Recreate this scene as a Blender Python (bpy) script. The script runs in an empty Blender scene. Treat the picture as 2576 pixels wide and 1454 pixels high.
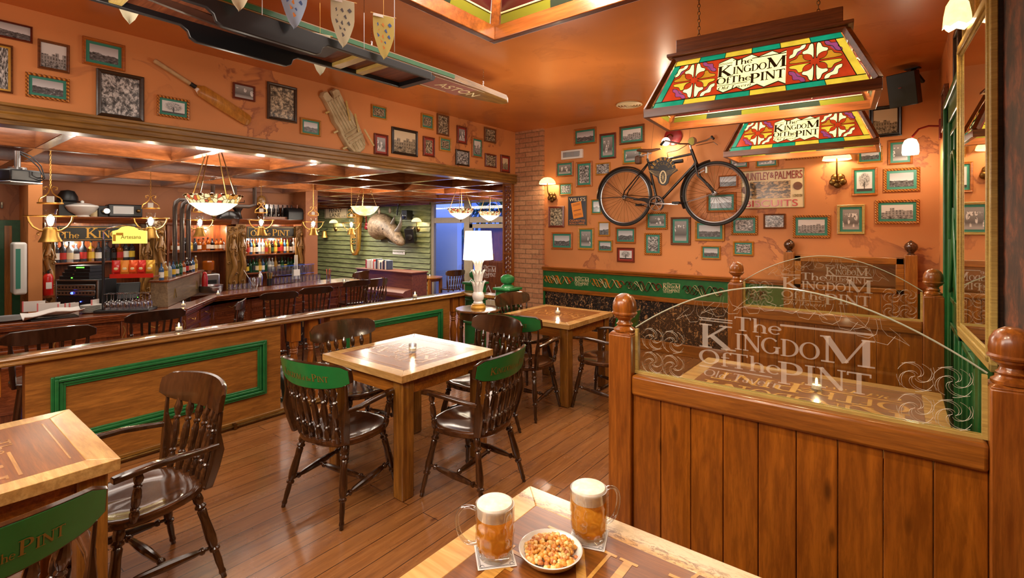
import bpy, math, random
from math import sin, cos, pi, radians as R
from mathutils import Vector, Matrix

# ---------------------------------------------------------------- camera, world, exposure
SC = bpy.context.scene
COL = SC.collection
W_PX, H_PX, F_PX, HOR = 2576.0, 1454.0, 1237.0, 575.0
EYE = 1.62
YAW = R(37.95)
cam_data = bpy.data.cameras.new('camera')
cam_data.sensor_width = 36.0
cam_data.lens = F_PX / W_PX * 36.0
cam_data.shift_y = -(H_PX / 2 - HOR) / W_PX
cam_data.clip_start = 0.02
cam = bpy.data.objects.new('camera', cam_data)
COL.objects.link(cam)
cam.location = (0, 0, EYE)
cam.rotation_euler = (pi / 2, 0, YAW)
SC.camera = cam
SC.view_settings.view_transform = 'Standard'
SC.view_settings.look = 'None'
SC.view_settings.gamma = 1.0
SC.view_settings.exposure = 0.0
try:
    SC.view_settings.use_curve_mapping = False
except Exception:
    pass
SC.cycles.use_denoising = True
SC.cycles.max_bounces = 9
SC.cycles.diffuse_bounces = 4
SC.cycles.glossy_bounces = 4
SC.cycles.transmission_bounces = 7
SC.cycles.transparent_max_bounces = 14
SC.cycles.caustics_reflective = False
SC.cycles.caustics_refractive = False
SC.cycles.sample_clamp_indirect = 6.0
SC.cycles.use_light_tree = True

world = bpy.data.worlds.new('dusk')
SC.world = world
world.use_nodes = True
wb = world.node_tree.nodes['Background']
wb.inputs[0].default_value = (0.10, 0.19, 0.75, 1)      # blue hour sky outside the windows
wb.inputs[1].default_value = 1.8

LIGHT = 1.0
WARM = (1.0, 0.83, 0.60)
SOFT = (1.0, 0.88, 0.72)

def lamp_light(name, loc, energy, color=WARM, radius=0.05, kind='POINT', parent=None, spot=2.0, rot=None):
    d = bpy.data.lights.new(name, kind)
    d.energy = energy * LIGHT
    d.color = color
    if kind in ('POINT', 'SPOT'):
        d.shadow_soft_size = radius
    if kind == 'SPOT':
        d.spot_size = spot
        d.spot_blend = 0.6
    o = bpy.data.objects.new(name, d)
    COL.objects.link(o)
    o.location = loc
    if rot:
        o.rotation_euler = rot
    if parent:
        o.parent = parent
    return o

def area_light(name, loc, rot, sx, sy, energy, color):
    d = bpy.data.lights.new(name, 'AREA')
    d.shape = 'RECTANGLE'
    d.size = sx
    d.size_y = sy
    d.energy = energy * LIGHT
    d.color = color
    o = bpy.data.objects.new(name, d)
    COL.objects.link(o)
    o.location = loc
    o.rotation_euler = rot
    return o

# added fill lights without fixtures for the room, bar and hall
area_light('room_ceiling_fill', (-2.2, -1.2, 3.05), (0, 0, 0), 3.6, 2.0, 190, (1.0, 0.90, 0.78))  # fill standing in for ceiling lamps behind the camera
area_light('room_ceiling_fill', (-2.4, 3.4, 3.05), (0, 0, 0), 2.2, 3.6, 55, (1.0, 0.90, 0.78))  # added downward fill, no fixture at this spot
lamp_light('room_point_fill', (-2.3, 0.2, 2.15), 58, (1.0, 0.90, 0.76), 0.35)  # unseen point fills in mid-room, no lamp hangs here
lamp_light('room_point_fill', (-2.5, 4.0, 2.1), 52, (1.0, 0.90, 0.76), 0.35)
area_light('bar_ceiling_fill', (-6.1, 1.6, 2.5), (0, 0, 0), 0.9, 4.4, 60, (1.0, 0.90, 0.78))  # unseen area fills under the bar ceiling
area_light('bar_ceiling_fill', (-8.7, 2.6, 2.5), (0, 0, 0), 0.8, 4.6, 70, (1.0, 0.90, 0.78))
area_light('hall_ceiling_fill', (-9.2, 7.4, 2.3), (0, 0, 0), 4.5, 1.6, 230, (1.0, 0.90, 0.76))  # unseen area fills added to brighten the hall
area_light('hall_ceiling_fill', (-13.4, 8.0, 2.3), (0, 0, 0), 3.0, 1.6, 150, (1.0, 0.90, 0.76))
area_light('dusk_sky_glow', (-9.0, 10.25, 3.6), (R(48), 0, 0), 7, .5, 300, (0.30, 0.42, 1.0))

# ---------------------------------------------------------------- pixel rays of the survey
FW = (-sin(YAW), cos(YAW))
RT = (cos(YAW), sin(YAW))
def ray(px, py):
    u = (px - W_PX / 2) / F_PX
    return (FW[0] + u * RT[0], FW[1] + u * RT[1], (HOR - py) / F_PX)
def onX(px, py, X):
    d = ray(px, py); t = X / d[0]
    return Vector((X, d[1] * t, EYE + d[2] * t))
def onY(px, py, Y):
    d = ray(px, py); t = Y / d[1]
    return Vector((d[0] * t, Y, EYE + d[2] * t))
def onZ(px, py, Z):
    d = ray(px, py); t = (Z - EYE) / d[2]
    return Vector((d[0] * t, d[1] * t, Z))

# ---------------------------------------------------------------- mesh builder
class MB:
    def __init__(self):
        self.v = []; self.f = []; self.m = []
        self.T = Matrix.Identity(4)
        self.warp = None
    def add(self, vs, fs, mi=0):
        n = len(self.v)
        for p in vs:
            p = self.T @ Vector(p)
            if self.warp:
                p = Vector(self.warp(p))
            self.v.append(p)
        for f in fs:
            self.f.append([i + n for i in f]); self.m.append(mi)
        return self
    def box(self, lo, hi, mi=0):
        x0, y0, z0 = lo; x1, y1, z1 = hi
        return self.add([(x0,y0,z0),(x1,y0,z0),(x1,y1,z0),(x0,y1,z0),(x0,y0,z1),(x1,y0,z1),(x1,y1,z1),(x0,y1,z1)],
                        [(0,3,2,1),(4,5,6,7),(0,1,5,4),(1,2,6,5),(2,3,7,6),(3,0,4,7)], mi)
    def cbox(self, c, s, mi=0, rot=None):
        hx, hy, hz = s[0]/2, s[1]/2, s[2]/2
        if rot is None:
            return self.box((c[0]-hx,c[1]-hy,c[2]-hz),(c[0]+hx,c[1]+hy,c[2]+hz), mi)
        old = self.T
        self.T = self.T @ Matrix.Translation(c) @ rot
        self.box((-hx,-hy,-hz),(hx,hy,hz), mi)
        self.T = old
        return self
    def bar(self, p0, p1, w, h, mi=0, up=(0,0,1)):
        p0 = Vector(p0); p1 = Vector(p1); d = p1 - p0
        L = d.length
        if L < 1e-6: return self
        d.normalize(); up = Vector(up)
        s = d.cross(up)
        if s.length < 1e-4: s = d.cross(Vector((1,0,0)))
        s.normalize(); u = s.cross(d).normalized()
        vs = []
        for p in (p0, p1):
            for a, b in ((-1,-1),(1,-1),(1,1),(-1,1)):
                vs.append(p + s*(a*w/2) + u*(b*h/2))
        return self.add(vs, [(3,2,1,0),(4,5,6,7),(0,1,5,4),(1,2,6,5),(2,3,7,6),(3,0,4,7)], mi)
    def rings(self, rings, mi=0, cap=True, closed=False):
        n = len(rings[0]); vs = [p for r in rings for p in r]; fs = []
        k = len(rings)
        for i in range(k if closed else k - 1):
            a = i*n; b = ((i+1) % k)*n
            for j in range(n):
                j2 = (j+1) % n
                fs.append((a+j, a+j2, b+j2, b+j))
        if cap and not closed:
            fs.append(tuple(range(n-1, -1, -1)))
            fs.append(tuple(range((k-1)*n, k*n)))
        return self.add(vs, fs, mi)
    def lathe(self, prof, n=16, at=(0,0,0), mi=0, sx=1, sy=1, cap=True, a0=0):
        at = Vector(at)
        rs = []
        for r, z in prof:
            r = max(r, 1e-4)
            rs.append([at + Vector((r*sx*cos(a0+2*pi*j/n), r*sy*sin(a0+2*pi*j/n), z)) for j in range(n)])
        return self.rings(rs, mi, cap)
    def turned(self, p0, p1, prof, n=10, mi=0, scale=1.0):
        p0 = Vector(p0); p1 = Vector(p1); d = (p1-p0); L = d.length; d.normalize()
        s = d.cross(Vector((0,0,1)))
        if s.length < 1e-4: s = Vector((1,0,0))
        s.normalize(); u = s.cross(d)
        rs = []
        for t, r in prof:
            c = p0 + d*(L*t)
            rs.append([c + (s*cos(2*pi*j/n) + u*sin(2*pi*j/n))*max(r*scale,1e-4) for j in range(n)])
        return self.rings(rs, mi)
    def cyl(self, p0, p1, r0, r1=None, n=12, mi=0):
        return self.turned(p0, p1, [(0, r0), (1, r0 if r1 is None else r1)], n, mi)
    def tube(self, path, r, n=8, mi=0, closed=False, flat=1.0):
        P = [Vector(p) for p in path]; k = len(P)
        rr = r if isinstance(r, (list, tuple)) else [r]*k
        tans = []
        for i in range(k):
            if closed: t = P[(i+1)%k] - P[i-1]
            else: t = P[min(i+1,k-1)] - P[max(i-1,0)]
            if t.length < 1e-9: t = Vector((0,0,1))
            tans.append(t.normalized())
        s = tans[0].cross(Vector((0,0,1)))
        if s.length < 1e-3: s = tans[0].cross(Vector((0,1,0)))
        s.normalize(); rs = []
        for i in range(k):
            s = s - tans[i]*s.dot(tans[i])
            if s.length < 1e-6: s = tans[i].orthogonal()
            s.normalize(); u = tans[i].cross(s)
            rs.append([P[i] + s*(cos(2*pi*j/n)*rr[i]) + u*(sin(2*pi*j/n)*rr[i]*flat) for j in range(n)])
        return self.rings(rs, mi, True, closed)
    def ball(self, c, r, n=12, mi=0, sc=(1,1,1), m=7):
        c = Vector(c); rs = []
        for i in range(m+1):
            a = -pi/2 + pi*i/m
            q = max(cos(a), 1e-3)
            rs.append([c + Vector((r*sc[0]*q*cos(2*pi*j/n), r*sc[1]*q*sin(2*pi*j/n), r*sc[2]*sin(a))) for j in range(n)])
        return self.rings(rs, mi)
    def prism(self, poly, lo, hi, axis='y', mi=0):
        """poly: list of 2D points. axis 'y': (x,z) extruded lo..hi in y; 'z': (x,y) ; 'x': (y,z)"""
        def P(a, b, h):
            return {'y': (a, h, b), 'z': (a, b, h), 'x': (h, a, b)}[axis]
        n = len(poly)
        vs = [P(a, b, lo) for a, b in poly] + [P(a, b, hi) for a, b in poly]
        fs = [tuple(range(n)), tuple(range(2*n-1, n-1, -1))]
        for i in range(n):
            j = (i+1) % n
            fs.append((i, i+n, j+n, j))
        return self.add(vs, fs, mi)
    def quad(self, a, b, c, d, mi=0):
        return self.add([a, b, c, d], [(0,1,2,3)], mi)
    def build(self, name, mats, parent=None, bevel=0, smooth=35, loc=None, fix=True, segs=2):
        me = bpy.data.meshes.new(name)
        me.from_pydata([tuple(p) for p in self.v], [], self.f)
        if not isinstance(mats, (list, tuple)): mats = [mats]
        for m in mats: me.materials.append(m)
        me.polygons.foreach_set('material_index', self.m)
        if fix:
            import bmesh
            bm = bmesh.new(); bm.from_mesh(me)
            bmesh.ops.recalc_face_normals(bm, faces=bm.faces)
            bm.to_mesh(me); bm.free()
        if smooth:
            me.polygons.foreach_set('use_smooth', [True]*len(me.polygons))
            me.set_sharp_from_angle(angle=R(smooth))
        me.update()
        o = bpy.data.objects.new(name, me)
        COL.objects.link(o)
        if parent: o.parent = parent
        if loc: o.location = loc
        if bevel:
            b = o.modifiers.new('bevel', 'BEVEL'); b.width = bevel; b.segments = segs; b.limit_method = 'ANGLE'; b.angle_limit = R(40)
            b.harden_normals = False
        return o

def tag(o, label, cat, group=None, kind=None):
    if label: o['label'] = label
    if cat: o['category'] = cat
    if group: o['group'] = group
    if kind: o['kind'] = kind
    return o
def thing(name, label, cat, loc=(0,0,0), rz=0.0, group=None):
    o = bpy.data.objects.new(name, None)
    COL.objects.link(o)
    o.empty_display_size = 0.1
    o.location = loc
    o.rotation_euler = (0, 0, rz)
    return tag(o, label, cat, group)
def struct(name, mb, m, **k):
    o = mb.build(name, m, **k)
    o['kind'] = 'structure'
    return o
def dup(root, loc=None, rz=None, label=None, group=None, scale=None):
    def cp(o, par):
        c = o.copy(); COL.objects.link(c); c.parent = par
        for ch in o.children: cp(ch, c)
        return c
    r = cp(root, root.parent)
    if loc is not None: r.location = loc
    if rz is not None: r.rotation_euler = (0, 0, rz)
    if scale is not None: r.scale = (scale,)*3
    if label: r['label'] = label
    if group: r['group'] = group
    return r
ORD = ['first','second','third','fourth','fifth','sixth','seventh','eighth','ninth','tenth','eleventh','twelfth','thirteenth','fourteenth','fifteenth','sixteenth','seventeenth','eighteenth','nineteenth','twentieth','twenty-first','twenty-second']
rnd = random.Random(7)

# ---------------------------------------------------------------- materials
def lin(c):
    return tuple(((x/255)/12.92 if x/255 <= 0.04045 else ((x/255+0.055)/1.055)**2.4) for x in c)
class NT:
    def __init__(self, name):
        self.mat = bpy.data.materials.new(name); self.mat.use_nodes = True
        self.t = self.mat.node_tree; self.n = self.t.nodes
        self.b = self.n['Principled BSDF']; self.out = self.n['Material Output']
    def new(self, typ, **k):
        x = self.n.new(typ)
        for a, b in k.items(): setattr(x, a, b)
        return x
    def link(self, a, b): self.t.links.new(a, b)
    def coord(self, scale=(1,1,1), kind='Object', rot=(0,0,0), loc=(0,0,0)):
        c = self.new('ShaderNodeTexCoord'); m = self.new('ShaderNodeMapping')
        m.inputs['Scale'].default_value = scale; m.inputs['Rotation'].default_value = rot; m.inputs['Location'].default_value = loc
        self.link(c.outputs[kind], m.inputs['Vector'])
        return m.outputs[0]
    def noise(self, vec, scale=5, detail=4, rough=0.55, dist=0.0, dims='3D', w=None):
        x = self.new('ShaderNodeTexNoise', noise_dimensions=dims)
        x.inputs['Scale'].default_value = scale; x.inputs['Detail'].default_value = detail
        x.inputs['Roughness'].default_value = rough; x.inputs['Distortion'].default_value = dist
        self.link(vec, x.inputs['Vector'])
        if w is not None: self.link(w, x.inputs['W'])
        return x.outputs['Fac']
    def ramp(self, fac, stops, interp='LINEAR'):
        x = self.new('ShaderNodeValToRGB'); r = x.color_ramp; r.interpolation = interp
        while len(r.elements) < len(stops): r.elements.new(0.5)
        for e, (p, c) in zip(r.elements, stops):
            e.position = p; e.color = (*c, 1) if len(c) == 3 else c
        self.link(fac, x.inputs[0])
        return x.outputs[0]
    def math(self, op, a, b=None, clamp=False):
        x = self.new('ShaderNodeMath', operation=op, use_clamp=clamp)
        for i, q in enumerate((a, b)):
            if q is None: continue
            if isinstance(q, (int, float)): x.inputs[i].default_value = q
            else: self.link(q, x.inputs[i])
        return x.outputs[0]
    def mix(self, fac, a, b, mode='MIX'):
        x = self.new('ShaderNodeMix', data_type='RGBA', blend_type=mode)
        for s, q in ((x.inputs[0], fac), (x.inputs[6], a), (x.inputs[7], b)):
            if isinstance(q, (int, float)): s.default_value = q
            elif isinstance(q, tuple): s.default_value = (*q, 1) if len(q) == 3 else q
            else: self.link(q, s)
        return x.outputs[2]
    def sep(self, vec):
        x = self.new('ShaderNodeSeparateXYZ'); self.link(vec, x.inputs[0]); return x.outputs
    def comb(self, a, b, c):
        x = self.new('ShaderNodeCombineXYZ')
        for i, q in enumerate((a, b, c)):
            if isinstance(q, (int, float)): x.inputs[i].default_value = q
            else: self.link(q, x.inputs[i])
        return x.outputs[0]
    def bump(self, h, strength=0.3, dist=0.01):
        x = self.new('ShaderNodeBump'); x.inputs['Strength'].default_value = strength; x.inputs['Distance'].default_value = dist
        self.link(h, x.inputs['Height']); self.link(x.outputs[0], self.b.inputs['Normal'])
    def base(self, c):
        if isinstance(c, tuple): self.b.inputs['Base Color'].default_value = (*c, 1)
        else: self.link(c, self.b.inputs['Base Color'])
    def set(self, rough=0.5, metal=0.0, coat=0.0, spec=0.5, coat_rough=0.1):
        i = self.b.inputs
        i['Roughness'].default_value = rough; i['Metallic'].default_value = metal
        i['Coat Weight'].default_value = coat; i['Specular IOR Level'].default_value = spec; i['Coat Roughness'].default_value = coat_rough
        return self

def plain(name, rgb, rough=0.5, metal=0.0, coat=0.0, noise=0.0, spec=0.5):
    m = NT(name); m.set(rough, metal, coat, spec)
    c = lin(rgb)
    if noise:
        f = m.noise(m.coord(), 18, 3)
        m.base(m.ramp(f, [(0.3, tuple(x*(1-noise) for x in c)), (0.7, tuple(min(1, x*(1+noise)) for x in c))]))
    else: m.base(c)
    return m.mat
def emis(name, rgb, strength, base=None):
    m = NT(name); c = lin(rgb)
    m.base(base or c); m.b.inputs['Emission Color'].default_value = (*c, 1); m.b.inputs['Emission Strength'].default_value = strength
    m.set(0.4)
    return m.mat

def wood(name, light, dark, axis='x', scale=1.0, rough=0.35, coat=0.3, knots=0.0, contrast=1.0, grain=14, bump=0.12):
    """grain runs along axis; light/dark in 0-255"""
    m = NT(name); m.set(rough, 0, coat, 0.5, 0.12)
    k = {'x': (1,grain,grain), 'y': (grain,1,grain), 'z': (grain,grain,1)}[axis]
    v = m.coord(tuple(a*scale for a in k))
    info = m.new('ShaderNodeObjectInfo')
    off = m.new('ShaderNodeVectorMath', operation='ADD'); m.link(v, off.inputs[0])
    sc = m.math('MULTIPLY', info.outputs['Random'], 40.0); m.link(m.comb(sc, sc, sc), off.inputs[1])
    v = off.outputs[0]
    n1 = m.noise(v, 1.3, 5, 0.6, 1.2)
    n2 = m.noise(v, 7.0, 4, 0.7, 0.3)
    a, b = [(x[0], x[1]*1.07, x[2]) for x in (lin(dark), lin(light))]
    mid = tuple((x+y)/2 for x, y in zip(a, b))
    c1 = m.ramp(n1, [(0.5-0.22/contrast, a), (0.5, mid), (0.5+0.2/contrast, b)])
    c2 = m.mix(m.math('MULTIPLY', m.ramp(n2, [(0.42, (1,1,1)), (0.6, (0,0,0))]), 0.38), c1, tuple(x*0.45 for x in a))
    if knots:
        kk = {'x': (2.2,7,7), 'y': (7,2.2,7), 'z': (7,7,2.2)}[axis]
        vo = m.new('ShaderNodeTexVoronoi'); vo.inputs['Scale'].default_value = knots
        m.link(m.coord(kk), vo.inputs['Vector'])
        kf = m.ramp(vo.outputs['Distance'], [(0.05, (1,1,1)), (0.16, (0,0,0))])
        c2 = m.mix(m.math('MULTIPLY', kf, 0.75), c2, tuple(x*0.25 for x in a))
    m.base(c2)
    m.bump(n2, bump, 0.004)
    return m.mat

M = {}
def make_materials():
    # orange marbled plaster
    def plaster(name, base, vein, rough, blot=0.35):
        m = NT(name); m.set(rough, 0, 0, 0.4)
        v = m.coord()
        big = m.noise(v, 0.9, 3, 0.5, 0.4)
        c = m.ramp(big, [(0.35, tuple(x*0.88 for x in lin(base))), (0.65, tuple(min(1, x*1.12) for x in lin(base)))])
        a = m.noise(v, 1.25, 5, 0.62, 0.9)
        edge = m.ramp(a, [(0.555, (0,0,0)), (0.575, (1,1,1)), (0.60, (0.45,0.45,0.45)), (0.70, (0.25,0.25,0.25)), (0.8, (0,0,0))])
        zone = m.ramp(m.noise(v, 0.75, 2, 0.5, 0.0), [(0.42, (0,0,0)), (0.56, (1,1,1))])
        f = m.math('MULTIPLY', m.math('MULTIPLY', edge, zone), blot)
        c = m.mix(f, c, lin(vein))
        m.base(c); m.bump(m.noise(v, 40, 3), 0.05, 0.003)
        return m.mat
    M['plaster'] = plaster('orange_plaster', (204, 133, 76), (128, 68, 48), 0.55, 0.75)
    M['plaster_bar'] = plaster('bar_plaster', (156, 98, 62), (96, 58, 44), 0.6, 0.5)
    M['plaster_ceiling'] = plaster('ceiling_plaster', (192, 112, 50), (144, 80, 40), 0.27, 0.25)
    m = NT('mottled_wall_shade'); m.set(0.6)  # shade of the near right wall put into a dark mottled colour
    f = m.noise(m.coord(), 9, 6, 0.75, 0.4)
    m.base(m.ramp(f, [(0.36, lin((22,14,9))), (0.5, lin((70,40,24))), (0.66, lin((128,66,34)))])); M['shaded_wall'] = m.mat
    # floor planks along Y
    m = NT('plank_floor'); m.set(0.3, 0, 0.35, 0.5, 0.12)
    v = m.coord((1,1,1), 'Object', (0,0,pi/2))
    br = m.new('ShaderNodeTexBrick'); br.offset = 0.37; br.offset_frequency = 2
    br.inputs['Scale'].default_value = 1.0; br.inputs['Brick Width'].default_value = 1.9; br.inputs['Row Height'].default_value = 0.125
    br.inputs['Mortar Size'].default_value = 0.0022; br.inputs['Mortar Smooth'].default_value = 0.1; br.inputs['Bias'].default_value = 0.0
    br.inputs['Color1'].default_value = (0,0,0,1); br.inputs['Color2'].default_value = (1,1,1,1); br.inputs['Mortar'].default_value = (0.5,0.5,0.5,1)
    m.link(v, br.inputs['Vector'])
    plank = m.ramp(br.outputs['Color'], [(0.0, lin((118,74,38))), (0.35, lin((142,90,46))), (0.65, lin((132,80,38))), (1.0, lin((156,106,60)))])
    w = m.math('MULTIPLY', m.sep(br.outputs['Color'])[0], 30.0)
    gr = m.noise(m.coord((16,1.3,1)), 2.2, 6, 0.65, 0.8, '4D', w)
    gr2 = m.noise(m.coord((60,2.5,1)), 2.0, 4, 0.6, 0.2, '4D', w)
    c = m.mix(0.55, plank, m.ramp(gr, [(0.3, lin((90,52,26))), (0.52, lin((148,94,48))), (0.72, lin((172,120,68)))]))
    c = m.mix(m.math('MULTIPLY', m.ramp(gr2, [(0.35, (1,1,1)), (0.55, (0,0,0))]), 0.22), c, lin((92,46,20)))
    vo = m.new('ShaderNodeTexVoronoi'); vo.inputs['Scale'].default_value = 2.6
    m.link(m.coord((1.9,0.9,1)), vo.inputs['Vector'])
    c = m.mix(m.math('MULTIPLY', m.ramp(vo.outputs['Distance'], [(0.03, (1,1,1)), (0.075, (0,0,0))]), 0.7), c, lin((66,28,12)))
    c = m.mix(m.math('MULTIPLY', m.ramp(m.noise(m.coord(), 1.4, 5, 0.6), [(0.5, (0,0,0)), (0.75, (1,1,1))]), 0.3), c, lin((110,88,70)))
    c = m.mix(br.outputs['Fac'], c, lin((40,20,10)))
    m.base(c)
    rr = m.ramp(m.noise(m.coord(), 3, 5), [(0.3, (0.19,)*3), (0.7, (0.36,)*3)]); m.link(rr, m.b.inputs['Roughness'])
    m.bump(m.math('SUBTRACT', m.math('MULTIPLY', gr2, 0.35), m.math('MULTIPLY', br.outputs['Fac'], 1.0)), 0.3, 0.003)
    M['floor'] = m.mat
    # bricks
    m = NT('brick_slips'); m.set(0.8)
    v = m.coord((1,1,1), 'Object', (pi/2,0,0))
    br = m.new('ShaderNodeTexBrick'); br.inputs['Scale'].default_value = 1; br.inputs['Brick Width'].default_value = 0.255; br.inputs['Row Height'].default_value = 0.076
    br.inputs['Mortar Size'].default_value = 0.007; br.inputs['Mortar Smooth'].default_value = 0.3; br.inputs['Bias'].default_value = 0
    br.inputs['Color1'].default_value = (*lin((178,122,84)),1); br.inputs['Color2'].default_value = (*lin((206,152,108)),1); br.inputs['Mortar'].default_value = (*lin((120,98,70)),1)
    nv = m.new('ShaderNodeVectorMath', operation='ADD')
    wob = m.new('ShaderNodeTexNoise'); wob.inputs['Scale'].default_value = 9; m.link(v, wob.inputs['Vector'])
    sc = m.new('ShaderNodeVectorMath', operation='SCALE'); sc.inputs['Scale'].default_value = 0.012; m.link(wob.outputs['Color'], sc.inputs[0])
    m.link(v, nv.inputs[0]); m.link(sc.outputs[0], nv.inputs[1]); m.link(nv.outputs[0], br.inputs['Vector'])
    gn = m.noise(v, 26, 5, 0.7)
    m.base(m.mix(0.35, br.outputs['Color'], m.ramp(gn, [(0.35, lin((150,96,66))), (0.7, lin((222,172,128)))]), 'MIX'))
    m.bump(m.math('SUBTRACT', m.math('MULTIPLY', gn, 0.5), m.math('MULTIPLY', br.outputs['Fac'], 1.4)), 0.8, 0.02)
    M['brick'] = m.mat
    # speckled dark dado paper
    m = NT('speckled_dado'); m.set(0.35, 0, 0.2)
    v = m.coord((1,1,0.75))
    vo = m.new('ShaderNodeTexVoronoi'); vo.feature = 'DISTANCE_TO_EDGE'; vo.inputs['Scale'].default_value = 24; m.link(v, vo.inputs['Vector'])
    n1 = m.noise(v, 33, 3, 0.6, 1.5)
    n2 = m.noise(v, 6, 3, 0.6)
    fl = m.math('MULTIPLY', m.ramp(n1, [(0.56, (0,0,0)), (0.60, (1,1,1))]), m.ramp(n2, [(0.36, (0.25,)*3), (0.5, (1,)*3)]))
    m.base(m.mix(fl, lin((24,19,16)), lin((168,124,80))))
    wv = m.new('ShaderNodeTexWave'); wv.inputs['Scale'].default_value = 2.2; wv.bands_direction = 'X'; wv.wave_profile = 'SIN'; m.link(m.coord(), wv.inputs['Vector'])
    m.bump(wv.outputs['Fac'], 0.9, 0.02)
    M['dado'] = m.mat
    # woods
    M['pine_x'] = wood('pine_wood', (186,116,44), (130,72,22), 'x', 1.0, 0.3, 0.35, 0)
    M['pine_y'] = wood('pine_wood_long', (178,116,50), (124,72,26), 'y', 1.0, 0.3, 0.35, 0)
    M['pine_z'] = wood('pine_wood_upright', (180,110,40), (124,66,20), 'z', 1.0, 0.3, 0.35, 0)
    M['red_pine_z'] = wood('red_pine_upright', (174,98,32), (116,56,14), 'z', 1.0, 0.28, 0.4, 0)
    M['red_pine_x'] = wood('red_pine', (180,106,36), (120,62,16), 'x', 1.0, 0.28, 0.4, 0)
    M['panel_y'] = wood('oak_panel', (170,106,44), (114,64,22), 'y', 1.3, 0.38, 0.15, 0, 0.8, 10)
    M['rail_y'] = wood('varnished_rail', (164,110,46), (106,62,22), 'y', 1.0, 0.18, 0.8, 0)
    M['beam_y'] = wood('oak_beam', (162,114,50), (96,62,24), 'y', 0.9, 0.3, 0.4, 0.6)
    M['lattice'] = wood('ceiling_lattice_wood', (160,92,52), (104,54,28), 'y', 0.7, 0.22, 0.5, 0, 1.0, 6)
    M['lattice_x'] = wood('ceiling_lattice_cross', (166,96,54), (110,58,30), 'x', 0.7, 0.22, 0.5, 0, 1.0, 6)
    M['bar_y'] = wood('mahogany_long', (160,82,42), (96,42,20), 'y', 1.0, 0.2, 0.6, 0)
    M['bar_z'] = wood('mahogany_upright', (150,76,38), (90,40,20), 'z', 1.0, 0.25, 0.5, 0)
    M['bar_x'] = wood('mahogany_cross', (152,78,40), (92,40,20), 'x', 1.0, 0.25, 0.5, 0)
    M['chair'] = wood('dark_chair_wood', (78,44,22), (36,18,9), 'z', 1.2, 0.16, 0.8, 0, 1.0, 8, 0.05)
    M['chair_seat'] = wood('dark_seat_wood', (92,52,27), (48,24,12), 'y', 1.2, 0.14, 0.8, 0, 1.0, 8, 0.04)
    M['stool'] = wood('near_black_stool_wood', (62,32,20), (28,12,8), 'z', 1.2, 0.2, 0.7, 0, 1.0, 8, 0.05)
    M['table_edge'] = wood('pale_table_border', (214,166,104), (172,118,62), 'x', 0.8, 0.22, 0.5, 0, 1.0, 8)
    M['table_mid'] = wood('brown_table_field', (150,84,28), (104,54,16), 'x', 1.1, 0.3, 0.3, 0, 1.0, 18, 0.05)
    M['inlay'] = wood('pale_inlay', (222,166,88), (198,136,64), 'x', 0.8, 0.25, 0.4, 0)
    M['inlay_dim'] = wood('worn_inlay', (184,128,66), (160,100,48), 'x', 0.8, 0.25, 0.4, 0)
    M['table_leg'] = wood('table_leg_wood', (166,108,42), (112,66,22), 'z', 1.0, 0.25, 0.4, 0)
    M['boards'] = wood('knotty_pine_boards', (176,98,26), (118,58,12), 'z', 0.9, 0.26, 0.4, 1.5, 0.9, 9)
    M['lampwood'] = wood('lamp_frame_wood', (150,82,38), (92,44,18), 'x', 1.0, 0.28, 0.4, 0)
    M['carved'] = wood('carved_gilt_wood', (178,124,62), (96,60,28), 'z', 1.0, 0.32, 0.3, 0)
    M['piano'] = wood('piano_wood', (132,70,40), (88,40,24), 'x', 1.0, 0.5, 0.05, 0)
    # paints, metals, plastics
    M['green'] = plain('green_paint', (24,96,46), 0.35, 0, 0.2, 0.15)
    M['green_crest'] = plain('green_crest_paint', (28,112,52), 0.3, 0, 0.3, 0.08)
    M['green_dark'] = plain('dark_green_paint', (20,74,38), 0.4, 0, 0.1, 0.2)
    M['green_mat'] = plain('green_mount_card', (48,128,108), 0.5)
    M['red_mat'] = plain('red_mount_card', (150,44,30), 0.5)
    m = NT('green_weatherboard'); m.set(0.5)
    f = m.noise(m.coord((1,1,8)), 3, 5, 0.6)
    m.base(m.ramp(f, [(0.35, lin((92,98,58))), (0.65, lin((134,138,92)))])); M['siding'] = m.mat
    M['black'] = plain('black_plastic', (18,18,20), 0.4)
    M['black_gloss'] = plain('black_lacquer', (16,17,20), 0.38, 0, 0.15)
    M['rubber'] = plain('tyre_rubber', (26,27,26), 0.6)
    M['enamel'] = plain('black_frame_enamel', (30,26,24), 0.28, 0.3, 0.4)
    M['chrome'] = plain('chrome', (205,205,205), 0.18, 1.0)
    M['steel'] = plain('brushed_steel', (170,170,172), 0.32, 1.0)
    M['brass'] = plain('brass', (222,172,88), 0.34, 0.85, 0, 0.1)
    M['old_brass'] = plain('old_brass', (120,92,50), 0.35, 1.0, 0, 0.3)
    M['gold'] = plain('gold_paint', (206,156,60), 0.35, 0.3)
    M['gold_dim'] = plain('worn_gold_paint', (132,106,44), 0.4, 0.2)
    M['cream'] = plain('cream_paint', (226,206,160), 0.4)
    M['white'] = plain('white_plastic', (226,224,218), 0.35)
    M['china'] = plain('white_china', (236,234,228), 0.15, 0, 0.5)
    M['paper'] = plain('white_paper', (230,226,220), 0.6)
    M['red'] = plain('red_enamel', (190,26,22), 0.3, 0, 0.4)
    M['redd'] = plain('deep_red_paint', (140,26,26), 0.35, 0, 0.2)
    M['orange'] = plain('orange_paint', (226,138,44), 0.5)
    M['navy'] = plain('navy_enamel', (22,24,44), 0.3, 0, 0.3)
    M['leather'] = plain('dark_green_leather', (26,44,32), 0.3, 0, 0.3, 0.2)
    M['greybrown'] = plain('grey_window_frame', (142,128,104), 0.45, 0, 0.1, 0.06)
    M['bluewall'] = plain('outside_white_wall', (214,216,226), 0.8)
    M['bark'] = plain('outdoor_ground', (90,84,78), 0.9)
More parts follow.
